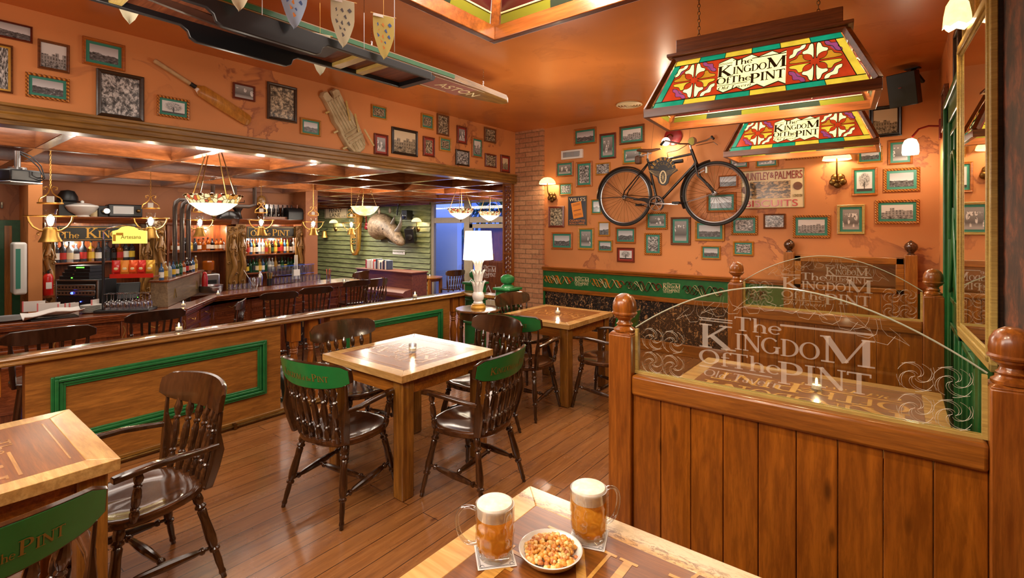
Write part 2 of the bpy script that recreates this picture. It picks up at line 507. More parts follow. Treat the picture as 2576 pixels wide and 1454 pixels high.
    m = NT('palm_leaves'); m.set(0.6); m.base(m.ramp(m.noise(m.coord(), 4, 3), [(0.4, lin((30,70,44))), (0.7, lin((96,140,84)))])); M['leaf'] = m.mat
    M['rhino'] = None
    m = NT('rhino_hide'); m.set(0.5, 0, 0.1)
    f = m.noise(m.coord(), 9, 6, 0.7, 0.8)
    m.base(m.ramp(f, [(0.35, lin((96,76,56))), (0.65, lin((176,148,116)))])); m.bump(f, 0.5, 0.02); M['rhino'] = m.mat
    M['horn'] = plain('grey_horn', (110,98,84), 0.3, 0, 0.3, 0.2)
    m = NT('canvas_pad'); m.set(0.8); f = m.noise(m.coord(), 8, 5)
    m.base(m.ramp(f, [(0.35, lin((168,150,112))), (0.7, lin((206,192,156)))])); M['canvas'] = m.mat
    M['bat'] = wood('willow_bat', (198,132,52), (164,98,34), 'z', 1.0, 0.3, 0.4, 0, 1.0, 8)
    M['twine'] = plain('twine_grip', (186,156,112), 0.7, 0, 0, 0.2)
    # frames
    for nm, a, b in (('frame_orange',(196,112,44),(150,76,26)),('frame_red',(128,50,28),(92,32,18)),('frame_yellow',(208,146,52),(168,104,32)),
                     ('frame_dark',(72,48,30),(36,24,16)),('frame_walnut',(138,78,40),(90,48,24)),('frame_pale',(206,176,104),(180,146,78))):
        M[nm] = wood(nm, a, b, 'x', 2.0, 0.35, 0.3, 0)
    M['frame_black'] = plain('frame_black', (26,26,24), 0.25, 0, 0.4)
    m = NT('frame_rope'); m.set(0.35, 0, 0.3)
    wv = m.new('ShaderNodeTexWave'); wv.bands_direction = 'DIAGONAL'; wv.inputs['Scale'].default_value = 24; m.link(m.coord(), wv.inputs['Vector'])
    m.base(m.ramp(wv.outputs['Fac'], [(0.25, lin((132,70,22))), (0.6, lin((214,140,54)))])); m.bump(wv.outputs['Fac'], 0.8, 0.01); M['frame_rope'] = m.mat
    # old photographs: the picture printed on the card
    def photo(name, kind, tint=(1.0,0.98,0.95)):
        m = NT(name); m.set(0.22, 0, 0.15)
        tc = m.new('ShaderNodeTexCoord'); s = m.sep(tc.outputs['Generated'])
        info = m.new('ShaderNodeObjectInfo'); w = m.math('MULTIPLY', info.outputs['Random'], 60.0)
        xz = m.comb(s[0], 0.0, s[2])
        wn = m.noise(xz, 9, 6, 0.7, 0.5, '4D', w)
        if kind == 'land':
            ridge = m.noise(m.comb(s[0], 0.0, 0.0), 2.6, 5, 0.6, 0.0, '4D', w)
            h = m.math('ADD', m.math('MULTIPLY', ridge, 0.55), 0.18)
            sky = m.math('GREATER_THAN', s[2], h)
            ground = m.ramp(wn, [(0.35, (0.02,)*3), (0.55, (0.14,)*3), (0.7, (0.42,)*3)])
            skyc = m.ramp(s[2], [(0.3, (0.72,)*3), (1.0, (0.4,)*3)])
            c = m.mix(sky, ground, skyc)
        elif kind == 'house':
            ridge = m.noise(m.comb(m.math('SNAP', s[0], 0.14), 0.0, 0.0), 5, 0, 0.5, 0.0, '4D', w)
            h = m.math('ADD', m.math('MULTIPLY', ridge, 0.7), 0.22)
            sky = m.math('GREATER_THAN', s[2], h)
            br = m.new('ShaderNodeTexBrick'); br.offset = 0; m.link(m.comb(s[0], s[2], 0.0), br.inputs['Vector'])
            br.inputs['Scale'].default_value = 1; br.inputs['Brick Width'].default_value = 0.11; br.inputs['Row Height'].default_value = 0.16; br.inputs['Mortar Size'].default_value = 0.03
            br.inputs['Color1'].default_value = (0.02,0.02,0.02,1); br.inputs['Color2'].default_value = (0.12,0.12,0.12,1); br.inputs['Mortar'].default_value = (0.35,0.35,0.35,1)
            low = m.math('GREATER_THAN', s[2], 0.24)
            g = m.mix(low, m.ramp(wn, [(0.4, (0.03,)*3), (0.6, (0.4,)*3)]), m.mix(0.4, br.outputs['Color'], m.ramp(wn, [(0.35, (0.05,)*3), (0.7, (0.5,)*3)])))
            c = m.mix(sky, g, (0.66,0.66,0.66))
        elif kind == 'people':
            vo = m.new('ShaderNodeTexVoronoi', voronoi_dimensions='4D'); vo.inputs['Scale'].default_value = 4.5; m.link(m.comb(s[0], 0.0, m.math('MULTIPLY', s[2], 0.42)), vo.inputs['Vector']); m.link(w, vo.inputs['W'])
            fig = m.ramp(vo.outputs['Distance'], [(0.42, (1,)*3), (0.5, (0,)*3)])
            band = m.math('MULTIPLY', m.math('GREATER_THAN', s[2], 0.12), m.math('LESS_THAN', s[2], 0.8))
            f2 = m.math('MULTIPLY', fig, band)
            bg = m.ramp(s[2], [(0.1, (0.38,)*3), (0.3, (0.12,)*3), (0.9, (0.3,)*3)])
            c = m.mix(f2, bg, m.ramp(wn, [(0.42, (0.03,)*3), (0.5, (0.75,)*3)]))
        elif kind == 'tree':
            d = m.new('ShaderNodeVectorMath', operation='DISTANCE'); m.link(xz, d.inputs[0]); d.inputs[1].default_value = (0.5, 0.0, 0.58)
            br = m.noise(m.comb(s[0], 0.0, s[2]), 16, 5, 0.75, 2.0, '4D', w)
            crown = m.math('MULTIPLY', m.ramp(d.outputs[1] if False else d.outputs['Value'], [(0.3, (1,)*3), (0.42, (0,)*3)]), m.ramp(br, [(0.47, (0,)*3), (0.53, (1,)*3)]))
            tr = m.math('MULTIPLY', m.math('LESS_THAN', m.math('ABSOLUTE', m.math('SUBTRACT', s[0], 0.5)), 0.03), m.math('LESS_THAN', s[2], 0.5))
            gr = m.math('LESS_THAN', s[2], 0.13)
            f2 = m.math('MAXIMUM', m.math('MAXIMUM', crown, tr), gr)
            c = m.mix(f2, (0.62,0.62,0.62), (0.04,0.04,0.04))
        else:
            c = m.ramp(wn, [(0.36, (0.01,)*3), (0.48, (0.12,)*3), (0.56, (0.5,)*3), (0.68, (0.75,)*3)])
        m.base(m.mix(1.0, c, tint, 'MULTIPLY'))
        return m.mat
    M['ph_land'] = photo('photo_landscape', 'land', (0.94,0.96,1.0))
    M['ph_house'] = photo('photo_building', 'house')
    M['ph_people'] = photo('photo_people', 'people')
    M['ph_tree'] = photo('photo_tree', 'tree')
    M['ph_busy'] = photo('photo_busy', 'busy')
    M['ph_sepia'] = photo('photo_sepia', 'house', (0.95,0.78,0.5))
    M['ph_sepia_busy'] = photo('photo_sepia_busy', 'busy', (0.9,0.74,0.5))
    M['ph_colour'] = photo('printed_town_view', 'busy', (1.0,0.62,0.25))
    # glass
    def clearglass(name, tint=(1,1,1), gloss=0.07, rough=0.02, rim=0.5):
        m = NT(name)
        tr = m.new('ShaderNodeBsdfTransparent'); tr.inputs[0].default_value = (*tint, 1)
        gl = m.new('ShaderNodeBsdfGlossy'); gl.inputs['Roughness'].default_value = rough
        lw = m.new('ShaderNodeLayerWeight'); lw.inputs[0].default_value = 0.35
        f = m.math('ADD', m.math('MULTIPLY', lw.outputs['Facing'], rim), gloss)
        mx = m.new('ShaderNodeMixShader'); m.link(f, mx.inputs[0]); m.link(tr.outputs[0], mx.inputs[1]); m.link(gl.outputs[0], mx.inputs[2])
        m.link(mx.outputs[0], m.out.inputs['Surface'])
        return m.mat
    M['glass'] = clearglass('clear_glass', (0.95,0.97,0.95), 0.05, 0.02, 0.3)
    M['pane'] = clearglass('window_pane', (0.9,0.93,0.96), 0.04, 0.01, 0.12)
    M['etched_pane'] = clearglass('partition_pane', (0.93,0.95,0.9), 0.03, 0.01, 0.08)
    M['tumbler'] = clearglass('tumbler_glass', (0.9,0.93,0.96), 0.12, 0.05, 0.55)
    M['mug'] = clearglass('mug_glass', (0.985,0.985,0.97), 0.035, 0.03, 0.55)
    m = NT('lager')
    tr = m.new('ShaderNodeBsdfTransparent'); tr.inputs[0].default_value = (1.0, 0.72, 0.22, 1)
    tl = m.new('ShaderNodeBsdfTranslucent'); tl.inputs[0].default_value = (1.0, 0.56, 0.08, 1)
    df = m.new('ShaderNodeBsdfDiffuse'); df.inputs[0].default_value = (0.90, 0.42, 0.05, 1)
    m1 = m.new('ShaderNodeMixShader'); m1.inputs[0].default_value = 0.5; m.link(tl.outputs[0], m1.inputs[1]); m.link(df.outputs[0], m1.inputs[2])
    m2 = m.new('ShaderNodeMixShader'); m2.inputs[0].default_value = 0.45; m.link(tr.outputs[0], m2.inputs[1]); m.link(m1.outputs[0], m2.inputs[2])
    gb = m.new('ShaderNodeBsdfGlossy'); gb.inputs['Roughness'].default_value = 0.05
    m3 = m.new('ShaderNodeMixShader'); m3.inputs[0].default_value = 0.06; m.link(m2.outputs[0], m3.inputs[1]); m.link(gb.outputs[0], m3.inputs[2])
    m.link(m3.outputs[0], m.out.inputs['Surface'])
    M['beer'] = m.mat
    m = NT('beer_foam'); m.set(0.7); f = m.noise(m.coord(), 60, 4); m.base(m.ramp(f, [(0.3, lin((240,226,200))), (0.7, lin((252,246,232)))])); m.bump(f, 0.15, 0.002)
    m.b.inputs['Subsurface Weight'].default_value = 0.0; M['foam'] = m.mat
    m = NT('frosted_etching'); 
    tr = m.new('ShaderNodeBsdfTransparent'); df = m.new('ShaderNodeBsdfDiffuse'); df.inputs[0].default_value = (0.86,0.78,0.68,1)
    mx = m.new('ShaderNodeMixShader'); mx.inputs[0].default_value = 0.34; m.link(tr.outputs[0], mx.inputs[1]); m.link(df.outputs[0], mx.inputs[2]); m.link(mx.outputs[0], m.out.inputs['Surface']); M['frost'] = m.mat
    m = NT('mirror_silver'); m.set(0.01, 1.0); m.base((0.86,0.88,0.84)); M['mirror'] = m.mat
    # backlit stained glass (lit from the bulbs inside)
    def lit(name, rgb, s, var=0.25):
        m = NT(name); c = lin(rgb); m.set(0.15)
        f = m.noise(m.coord(), 14, 4)
        cc = m.ramp(f, [(0.3, tuple(x*(1-var) for x in c)), (0.7, tuple(x*(1+var) for x in c))])
        m.base(tuple(x*0.6 for x in c)); m.link(cc, m.b.inputs['Emission Color']); m.b.inputs['Emission Strength'].default_value = s
        return m.mat
    M['sg_yellow'] = lit('stained_yellow', (228,196,60), 0.95)
    M['sg_cream'] = lit('stained_cream', (250,236,160), 1.5)
    M['sg_teal'] = lit('stained_teal', (20,150,112), 0.9)
    M['sg_red'] = lit('stained_red', (206,66,30), 0.7)
    M['sg_amber'] = lit('stained_amber', (214,150,40), 0.75)
    M['sg_purple'] = lit('stained_purple', (170,80,130), 0.7)
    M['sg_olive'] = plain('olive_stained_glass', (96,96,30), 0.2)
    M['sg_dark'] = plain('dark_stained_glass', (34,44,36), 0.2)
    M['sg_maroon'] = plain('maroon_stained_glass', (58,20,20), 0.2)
    M['lead'] = plain('lead_line', (30,44,34), 0.4, 0.4)
    M['bulb'] = emis('lit_bulb', (255,226,170), 45)
    M['shade'] = emis('lit_white_shade', (255,244,220), 1.55)
    M['tiff'] = lit('lit_mosaic_shade', (255,214,140), 2.2, 0.2)
    m = NT('lit_mosaic_band'); m.set(0.2)
    vo = m.new('ShaderNodeTexVoronoi'); vo.inputs['Scale'].default_value = 24; m.link(m.coord(), vo.inputs['Vector'])
    vd = m.new('ShaderNodeTexVoronoi'); vd.feature = 'DISTANCE_TO_EDGE'; vd.inputs['Scale'].default_value = 24; m.link(m.coord(), vd.inputs['Vector'])
    c = m.ramp(m.sep(vo.outputs['Color'])[0], [(0.0, lin((250,226,170))), (0.5, lin((238,190,90))), (0.72, lin((190,120,30))), (0.84, lin((190,50,24))), (0.95, lin((120,140,50)))], 'CONSTANT')
    c = m.mix(m.math('LESS_THAN', vd.outputs['Distance'], 0.06), c, (0.05,0.03,0.01))
    m.base((0.3,0.25,0.15)); m.link(c, m.b.inputs['Emission Color']); m.b.inputs['Emission Strength'].default_value = 1.1; M['mosaic'] = m.mat
    M['bowl'] = emis('lit_bowl_glass', (255,240,205), 2.0)
    M['flame'] = emis('candle_flame', (255,214,130), 30)
    M['wax'] = emis('lit_wax', (255,222,170), 0.5)
    M['screen_blue'] = emis('blue_led', (60,80,255), 9)
    M['screen_green'] = emis('green_led', (90,255,60), 4)
    M['projector_beam'] = emis('projector_lens_light', (190,180,255), 6)
    M['yellow_sign'] = emis('lit_yellow_sign', (246,232,110), 0.75)
make_materials()
# ---------------------------------------------------------------- serif lettering
TK, TN = 0.17, 0.06
def _arc(cx, cy, rx, ry, a0, a1, w0=TN, w1=TK, n=14):
    return ('arc', cx, cy, rx, ry, a0, a1, w0, w1, n)
GL = {
 'K': (0.98, [('b',.17,0,.17,1,TK),('b',0,.03,.36,.03,TN),('b',0,.97,.36,.97,TN),('b',.22,.42,.76,.97,TN*1.3),('b',.34,.54,.82,.03,TK),('b',.56,.97,.92,.97,TN),('b',.62,.03,1.02,.03,TN)]),
 'I': (0.40, [('b',.18,0,.18,1,TK),('b',0,.03,.36,.03,TN),('b',0,.97,.36,.97,TN)]),
 'N': (1.0, [('b',.16,0,.16,1,TN*1.2),('b',.84,0,.84,1,TN*1.2),('b',.14,.98,.84,.04,TK),('b',.02,.03,.32,.03,TN),('b',0,.97,.26,.97,TN),('b',.7,.97,.98,.97,TN)]),
 'G': (0.98, [_arc(.46,.5,.40,.46,40,325),('b',.80,.06,.80,.44,TK),('b',.62,.44,.96,.44,TN)]),
 'D': (0.92, [('b',.17,0,.17,1,TK),('b',0,.03,.4,.03,TN),('b',0,.97,.4,.97,TN),_arc(.36,.5,.44,.46,-90,90)]),
 'O': (0.98, [_arc(.46,.5,.40,.46,0,360,n=26) if False else ('arc',.46,.5,.40,.46,0,360,TN,TK,24)]),
 'C': (0.9, [_arc(.46,.5,.40,.46,45,315)]),
 'M': (1.2, [('b',.16,0,.16,1,TN*1.2),('b',.14,.98,.56,.06,TK),('b',.56,.06,.98,.98,TN),('b',1.0,0,1.0,1,TK),('b',.02,.03,.32,.03,TN),('b',.82,.03,1.18,.03,TN),('b',0,.97,.24,.97,TN),('b',.9,.97,1.18,.97,TN)]),
 'P': (0.78, [('b',.17,0,.17,1,TK),('b',0,.03,.36,.03,TN),('b',0,.97,.4,.97,TN),_arc(.36,.72,.28,.25,-90,90),('b',.2,.47,.38,.47,TN)]),
 'T': (0.84, [('b',.40,0,.40,1,TK),('b',.22,.03,.58,.03,TN),('b',.02,.96,.78,.96,TN*1.3),('b',.04,.82,.04,.98,TN),('b',.76,.82,.76,.98,TN)]),
 'h': (0.72, [('b',.14,0,.14,1,TK*.8),('b',.02,.03,.28,.03,TN*.8),('b',.02,.97,.16,.97,TN*.8),_arc(.35,.36,.20,.22,0,180),('b',.55,0,.55,.38,TK*.8),('b',.42,.03,.68,.03,TN*.8)]),
 'e': (0.64, [_arc(.30,.31,.24,.28,10,320,TN*.9,TK*.8),('b',.08,.34,.54,.34,TN)]),
 'f': (0.46, [('b',.18,0,.18,.8,TK*.8),_arc(.34,.78,.16,.18,40,180,TN,TK*.7,8),('b',.04,.6,.4,.6,TN),('b',.05,.03,.34,.03,TN*.8)]),
 'a': (0.58, [_arc(.24,.2,.17,.18,0,360,TN,TK*.7),('b',.42,0,.42,.46,TK*.7),_arc(.26,.44,.16,.16,0,150,TN,TK*.6,8)]),
 'v': (0.58, [('b',.06,.6,.28,0,TK*.7),('b',.28,0,.5,.6,TN)]),
 'r': (0.46, [('b',.14,0,.14,.6,TK*.75),_arc(.32,.38,.18,.2,50,180,TN,TK*.7,8)]),
 'n': (0.7, [('b',.14,0,.14,.6,TK*.75),_arc(.34,.36,.2,.22,0,180),('b',.54,0,.54,.38,TK*.75)]),
 'l': (0.3, [('b',.14,0,.14,1,TK*.75)]),
 'd': (0.66, [_arc(.27,.29,.2,.27,0,360,TN,TK*.7),('b',.5,0,.5,1,TK*.7)]),
 'u': (0.7, [('b',.14,.2,.14,.6,TK*.75),_arc(.34,.24,.2,.22,180,360),('b',.54,0,.54,.6,TK*.75)]),
 'g': (0.62, [_arc(.27,.32,.2,.24,0,360,TN,TK*.7),('b',.48,-.2,.48,.58,TK*.7),_arc(.27,-.16,.2,.14,180,360)]),
 's': (0.5, [_arc(.24,.44,.15,.14,30,270,TN,TK*.6,8),_arc(.24,.16,.15,.14,-150,90,TN,TK*.6,8)]),
 'o': (0.64, [_arc(.28,.31,.24,.28,0,360,TN,TK*.8)]),
 'm': (1.0, [('b',.12,0,.12,.6,TK*.7),_arc(.30,.38,.17,.2,0,180,n=8),('b',.47,0,.47,.38,TK*.7),_arc(.65,.38,.17,.2,0,180,n=8),('b',.82,0,.82,.38,TK*.7)]),
 'i': (0.3, [('b',.14,0,.14,.58,TK*.75),('b',.14,.72,.14,.86,TK*.75)]),
 't': (0.42, [('b',.18,0,.18,.85,TK*.75),('b',.02,.58,.38,.58,TN)]),
 ' ': (0.4, []),
}
def put_text(mb, s, x, y, h, place, sx=1.0, slant=0.0, center=False, mi=0, track=0.0, bold=1.0):
    """place(u,v)->3D point"""
    p00 = Vector(place(0, 0)); nrm = (Vector(place(1, 0))-p00).cross(Vector(place(0, 1))-p00).normalized()
    place0 = place
    kk = [0]
    def place(u, v): return Vector(place0(u, v)) + nrm*(5e-6*kk[0])
    wid = sum(GL[c][0] + track for c in s)*h*sx
    if center: x -= wid/2
    for c in s:
        w, parts = GL[c]
        def P(a, b):
            return place(x + (a + slant*b)*h*sx, y + b*h)
        for p in parts:
            kk[0] += 1
            if p[0] == 'b':
                _, x0, y0, x1, y1, wd = p
                wd *= bold
                dx, dy = x1-x0, y1-y0; L = math.hypot(dx, dy)
                nx, ny = -dy/L*wd/2, dx/L*wd/2
                mb.add([P(x0+nx,y0+ny),P(x0-nx,y0-ny),P(x1-nx,y1-ny),P(x1+nx,y1+ny)], [(0,1,2,3)], mi)
            else:
                _, cx, cy, rx, ry, a0, a1, w0, w1, n = p
                vs = []; fs = []
                for i in range(n+1):
                    a = R(a0 + (a1-a0)*i/n)
                    q = (w0 + (w1-w0)*cos(a)**2)*bold
                    vs.append(P(cx+(rx+q/2)*cos(a), cy+(ry+q/2)*sin(a)))
                    vs.append(P(cx+(rx-q/2)*cos(a), cy+(ry-q/2)*sin(a)))
                for i in range(n): fs.append((2*i, 2*i+1, 2*i+3, 2*i+2))
                mb.add(vs, fs, mi)
        x += (w + track)*h*sx
    return x
def logo(mb, place, tavern=True, bold=1.0):
    """pub name block, about 8.8 wide and 5.6 high"""
    put_text(mb, 'The', 2.0, 4.35, 1.15, place, bold=bold)
    put_text(mb, 'K', 0, 2.55, 2.05, place, bold=bold)
    put_text(mb, 'INGDO', 2.05, 2.75, 1.35, place, sx=0.74, bold=bold)
    put_text(mb, 'M', 6.3, 2.75, 2.0, place, bold=bold)
    put_text(mb, 'Of', 0, 1.15, 1.25, place, bold=bold)
    put_text(mb, 'The', 1.75, 1.15, 1.25, place, bold=bold)
    put_text(mb, 'P', 4.3, .55, 1.75, place, sx=0.95, bold=bold)
    put_text(mb, 'INT', 5.6, .75, 1.55, place, sx=0.86, bold=bold)
    for (a, b, c, w) in ((0, 1.9, 4.85, .09), (0, 1.9, 5.05, .09), (4.4, 8.6, 5.1, .16), (0, 4.0, .85, .10)):
        mb.add([place(a, c), place(b, c), place(b, c+w), place(a, c+w)], [(0,1,2,3)])
    if tavern:
        put_text(mb, 'Old Tavern', .2, .1, .6, place, sx=1.15, slant=.25, bold=bold)

def sans(name, s, width, height, mat, parent, loc, rot=(pi/2,0,0), ext=0.001, align='CENTER'):
    cu = bpy.data.curves.new(name, 'FONT'); cu.body = s; cu.align_x = align; cu.extrude = 0.0
    cu.size = 1.0; cu.extrude = 0.02
    tmp = bpy.data.objects.new('tmp', cu); COL.objects.link(tmp)
    bpy.context.view_layer.update()
    me = bpy.data.meshes.new_from_object(tmp.evaluated_get(bpy.context.evaluated_depsgraph_get()))
    bpy.data.objects.remove(tmp); bpy.data.curves.remove(cu)
    xs = [v.co.x for v in me.vertices]; ys = [v.co.y for v in me.vertices]
    sx = width/(max(xs)-min(xs)); sy = height/(max(ys)-min(ys)); cx = (max(xs)+min(xs))/2; cy = (max(ys)+min(ys))/2
    for v in me.vertices:
        v.co = ((v.co.x-cx)*sx, (v.co.y-cy)*sy, v.co.z/0.02*ext)
    me.name = name; me.materials.clear(); me.materials.append(mat)
    o = bpy.data.objects.new(name, me); COL.objects.link(o); o.parent = parent; o.location = loc; o.rotation_euler = rot
    return o

# ---------------------------------------------------------------- the room
YB, XL, XR, ZC = 6.29, -4.80, 0.33, 3.16
LOW = -0.42            # floor of the bar side
XP0, XP1 = -4.39, -4.22
YE = 9.75
struct('floor', MB().box((XP0-0.02, -3.2, -0.06), (XR, YB, 0.0)), M['floor'])
struct('floor_bar', MB().box((-17.5, -3.2, LOW-0.06), (XR+.3, YE+.2, LOW)), M['floor'])
struct('trim_step', MB().box((XP0-0.04, -3.2, LOW), (XP0-0.021, YB, -0.0)), M['bar_y'])
struct('ceiling', MB().box((XL-0.14, -3.2, ZC), (XR+.1, YB+.1, ZC+.08)), M['plaster_ceiling'])
struct('wall_back', MB().box((-4.27, YB, 0), (XR, YB+.1, ZC)), M['plaster'])
struct('wall_brick', MB().box((-4.83, YB-.05, LOW), (-4.27, YB+.1, ZC)), M['brick'])
struct('wall_left', MB().box((XL-.14, -3.2, 2.40), (XL, YB-.05, ZC)), M['plaster'])
struct('wall_right', MB().box((XR, -3.2, 0), (XR+.1, YB+.1, ZC)), M['plaster'])
struct('wall_right_near', MB().box((XR-.03, -3.2, 0), (XR, 2.47, ZC)), M['shaded_wall'])  # thin panel carrying the painted-in shade of the near stretch
struct('wall_behind', MB().box((-17.5, -3.3, LOW), (XR+.1, -3.2, ZC)), M['plaster'])
struct('ceiling_bar', MB().box((-17.5, -3.2, 2.56), (XL-.14, YE+.1, 2.62)), M['lattice'])
struct('wall_bar', MB().box((-10.0, -3.2, LOW), (-9.9, 5.75, 2.56)), M['plaster_bar'])
struct('wall_hall_end', MB().box((-17.5, 5.75, LOW), (-17.3, YE, 2.56)), M['siding'])
struct('wall_hall_side', MB().box((-4.3, YB+.1, LOW), (-4.2, YE, 2.56)), M['plaster_bar'])
# moulded oak beam along the soffit
bm_ = MB()
prof = [(0,2.33),(.035,2.33),(.035,2.36),(.05,2.365),(.05,2.40),(.04,2.41),(.04,2.45),(.055,2.455),(.055,2.475),(0,2.475)]
bm_.rings([[(XL+a, y, z) for a, z in prof] for y in (-3.2, YB-.06)])
bm_.box((XL-.14, -3.2, 2.33), (XL, YB-.06, 2.40))
tag(bm_.build('soffit_beam', M['beam_y'], bevel=.003), 'moulded oak beam running along the foot of the left wall above the bar', 'beam', kind='structure')
# lattice ceiling over the bar
xs = [-6.05, -7.32, -8.58, -9.85, -11.1, -12.4, -13.7, -15.0, -16.2]
ys = [-2.2, -1.17, -.14, .88, 1.92, 2.95, 3.99, 5.04, 6.08, 7.12, 8.16, 9.2]
for i, x in enumerate(xs):
    o = struct('ceiling_beam', MB().box((x-.045, -3.2, 2.33), (x+.045, YE, 2.56)), M['lattice'], bevel=.004)
for y in ys:
    o = struct('ceiling_cross_beam', MB().box((-17.2, y-.045, 2.332), (XL-.14, y+.045, 2.558)), M['lattice_x'], bevel=.004)
# green weatherboard wall at the far end of the bar side
XG0, XG1 = -17.3, onY(1083, 500, YE-.2).x
YG = 9.55
wb_ = MB()
k = 0; z = LOW
while z < 2.34:
    h = .15
    y0, y1 = YG, YG-.04
    wb_.add([(XG0, y0, z+h), (XG1, y0, z+h), (XG1, y1, z), (XG0, y1, z), (XG0, YG+.1, z+h), (XG1, YG+.1, z+h), (XG1, YG+.1, z), (XG0, YG+.1, z)],
            [(0,3,2,1),(3,7,6,2),(1,2,6,5),(0,4,7,3)])
    z += h
struct('wall_weatherboard', wb_, M['siding'], smooth=0)
struct('trim_weatherboard_top', MB().box((XG0, YG-.05, 2.3), (XG1, YG, 2.56)), M['lattice_x'])
# window wall at far end
YWN = 9.62
def wx(px): return onY(px, 560, YWN).x
def wz(py, px=1150): return onY(px, py, YWN).z
fr = MB()
x0, x1, x2, x3, x4 = wx(1083), wx(1094), wx(1170), wx(1182), wx(1284)
fr.box((x0, YWN-.05, LOW), (x1, YWN+.05, 2.56))                     # jamb
fr.box((x2, YWN-.05, LOW), (x3+.02, YWN+.05, 2.56))                 # mullion
fr.box((x1, YWN-.04, wz(561)), (x2, YWN+.04, wz(547)))              # transom
fr.box((x3+.02, YWN-.04, wz(560,1230)), (x4+.6, YWN+.04, wz(545,1230)))
fr.box((x1, YWN-.04, 2.30), (x4+.6, YWN+.04, 2.56))
fr.box((x1, YWN-.04, LOW), (x2, YWN+.04, LOW+.1))
fr.box((x4, YWN-.05, LOW), (x4+.6, YWN+.05, 2.56))
win = struct('window_1', fr, M['greybrown'], bevel=.006)
for nm, a in (('window_pane', (x1, LOW+.1, x2, wz(561))), ('window_pane', (x1, wz(547), x2, 2.30)), ('window_pane', (x3+.02, wz(545,1230), x4, 2.30))):
    MB().box((a[0], YWN-.004, a[1]), (a[2], YWN+.004, a[3])).build(nm, M['pane'], win)
# glazed door with etched glass and timber panel behind
dr = MB(); dx0, dx1 = x3+.03, x4
dz1 = wz(563, 1230)
for a in ((dx0, LOW, dx0+.12, dz1), (dx1-.12, LOW, dx1, dz1)): dr.box((a[0], YWN-.06, a[1]), (a[2], YWN-.01, a[3]))
dr.box((dx0, YWN-.06, dz1-.11), (dx1, YWN-.01, dz1)); dr.box((dx0, YWN-.06, LOW), (dx1, YWN-.01, LOW+.22))
door = struct('door_1', dr, M['greybrown'], bevel=.006)
MB().box((dx0+.12, YWN-.04, LOW+.22), (dx1-.12, YWN-.03, dz1-.11)).build('door_glass', M['pane'], door)
e = MB()
def pdoor(u, v, cx=(dx0+dx1)/2): return (cx + (u-4.4)*.06, YWN-.064, .35 + v*.06)
logo(e, pdoor)
for s in range(9):
    zz = .30 - s*.02
for q in (-1, 1):
    e.tube([( (dx0+dx1)/2+q*.24, YWN-.064, .2), ((dx0+dx1)/2+q*.24, YWN-.064, -.1), ((dx0+dx1)/2, YWN-.064, -.1)], .006, 4)
e.tube([((dx0+dx1)/2-.09, YWN-.064, -.3), ((dx0+dx1)/2-.09, YWN-.064, 0), ((dx0+dx1)/2, YWN-.064, .16), ((dx0+dx1)/2+.09, YWN-.064, 0), ((dx0+dx1)/2+.09, YWN-.064, -.3)], .01, 4)
e.build('etched_lettering', M['frost'], door)
h_ = MB(); h_.cyl((dx1-.06, YWN-.08, .35), (dx1-.06, YWN-.08, .6), .012); h_.bar((dx1-.06, YWN-.06, .36), (dx1-.06, YWN-.1, .36), .02, .02); h_.bar((dx1-.06, YWN-.08, .5), (dx1-.16, YWN-.09, .5), .02, .02)
h_.bar((dx1-.02, YWN-.08, 1.55), (dx1-.02, YWN-.08, 1.75), .02, .03)
h_.build('door_handle', M['black'], door)
struct('outdoor_shutter', MB().box((dx0+.2, YWN+.25, LOW), (dx1-.05, YWN+.3, 1.7)), M['bar_z'])
# outside: white wall, planter, palms
struct('outdoor_ground', MB().box((-14, YE+.1, LOW-.2), (2, 16, LOW-.1)), M['bark'])
xo = onY(1150, 600, 10.8).x
struct('outdoor_wall', MB().box((-15, 10.8, LOW-.2), (xo, 11.0, 3.4)), M['bluewall'])
struct('outdoor_planter', MB().box((xo, 12.0, LOW-.2), (xo+5, 12.3, .0)), M['bluewall'])
for i, (px, py, yy, r) in enumerate(((1160, 590, 12.6, .6), (1215, 520, 13.6, 1.0), (1268, 515, 12.6, .9))):
    c = onY(px, py, yy)
    t = thing('garden_palm', None, 'plant', (c.x, c.y, LOW-.1))
    tag(t, ['leafy garden shrub outside the tall window beside the white wall', 'garden palm seen above the glazed door, left of the pair', 'garden palm seen above the glazed door at the right edge', 'broad garden palm furthest back above the glazed door'][i], 'plant', 'palms outside the window')
    MB().cyl((0,0,0), (0,0,c.z-LOW+.1), .12, .09).build('trunk', M['bar_z'], t)
    fm = MB(); rr = random.Random(i)
    for j in range(70):
        a = rr.uniform(0, 2*pi); el = rr.uniform(-.9, 1.2); L = r*rr.uniform(.6, 1.1)
        p0 = Vector((0,0,c.z-LOW)); p1 = p0 + Vector((cos(a)*cos(el), sin(a)*cos(el), sin(el)))*L*.6; p2 = p1 + Vector((cos(a)*cos(el), sin(a)*cos(el), sin(el)-.9))*L*.5
        s = Vector((-sin(a), cos(a), .2))*.03
        fm.add([p0-s, p0+s, p1+s*1.5, p1-s*1.5, p2], [(0,1,2,3),(3,2,4)])
    fm.build('fronds', M['leaf'], t, smooth=0, fix=False)
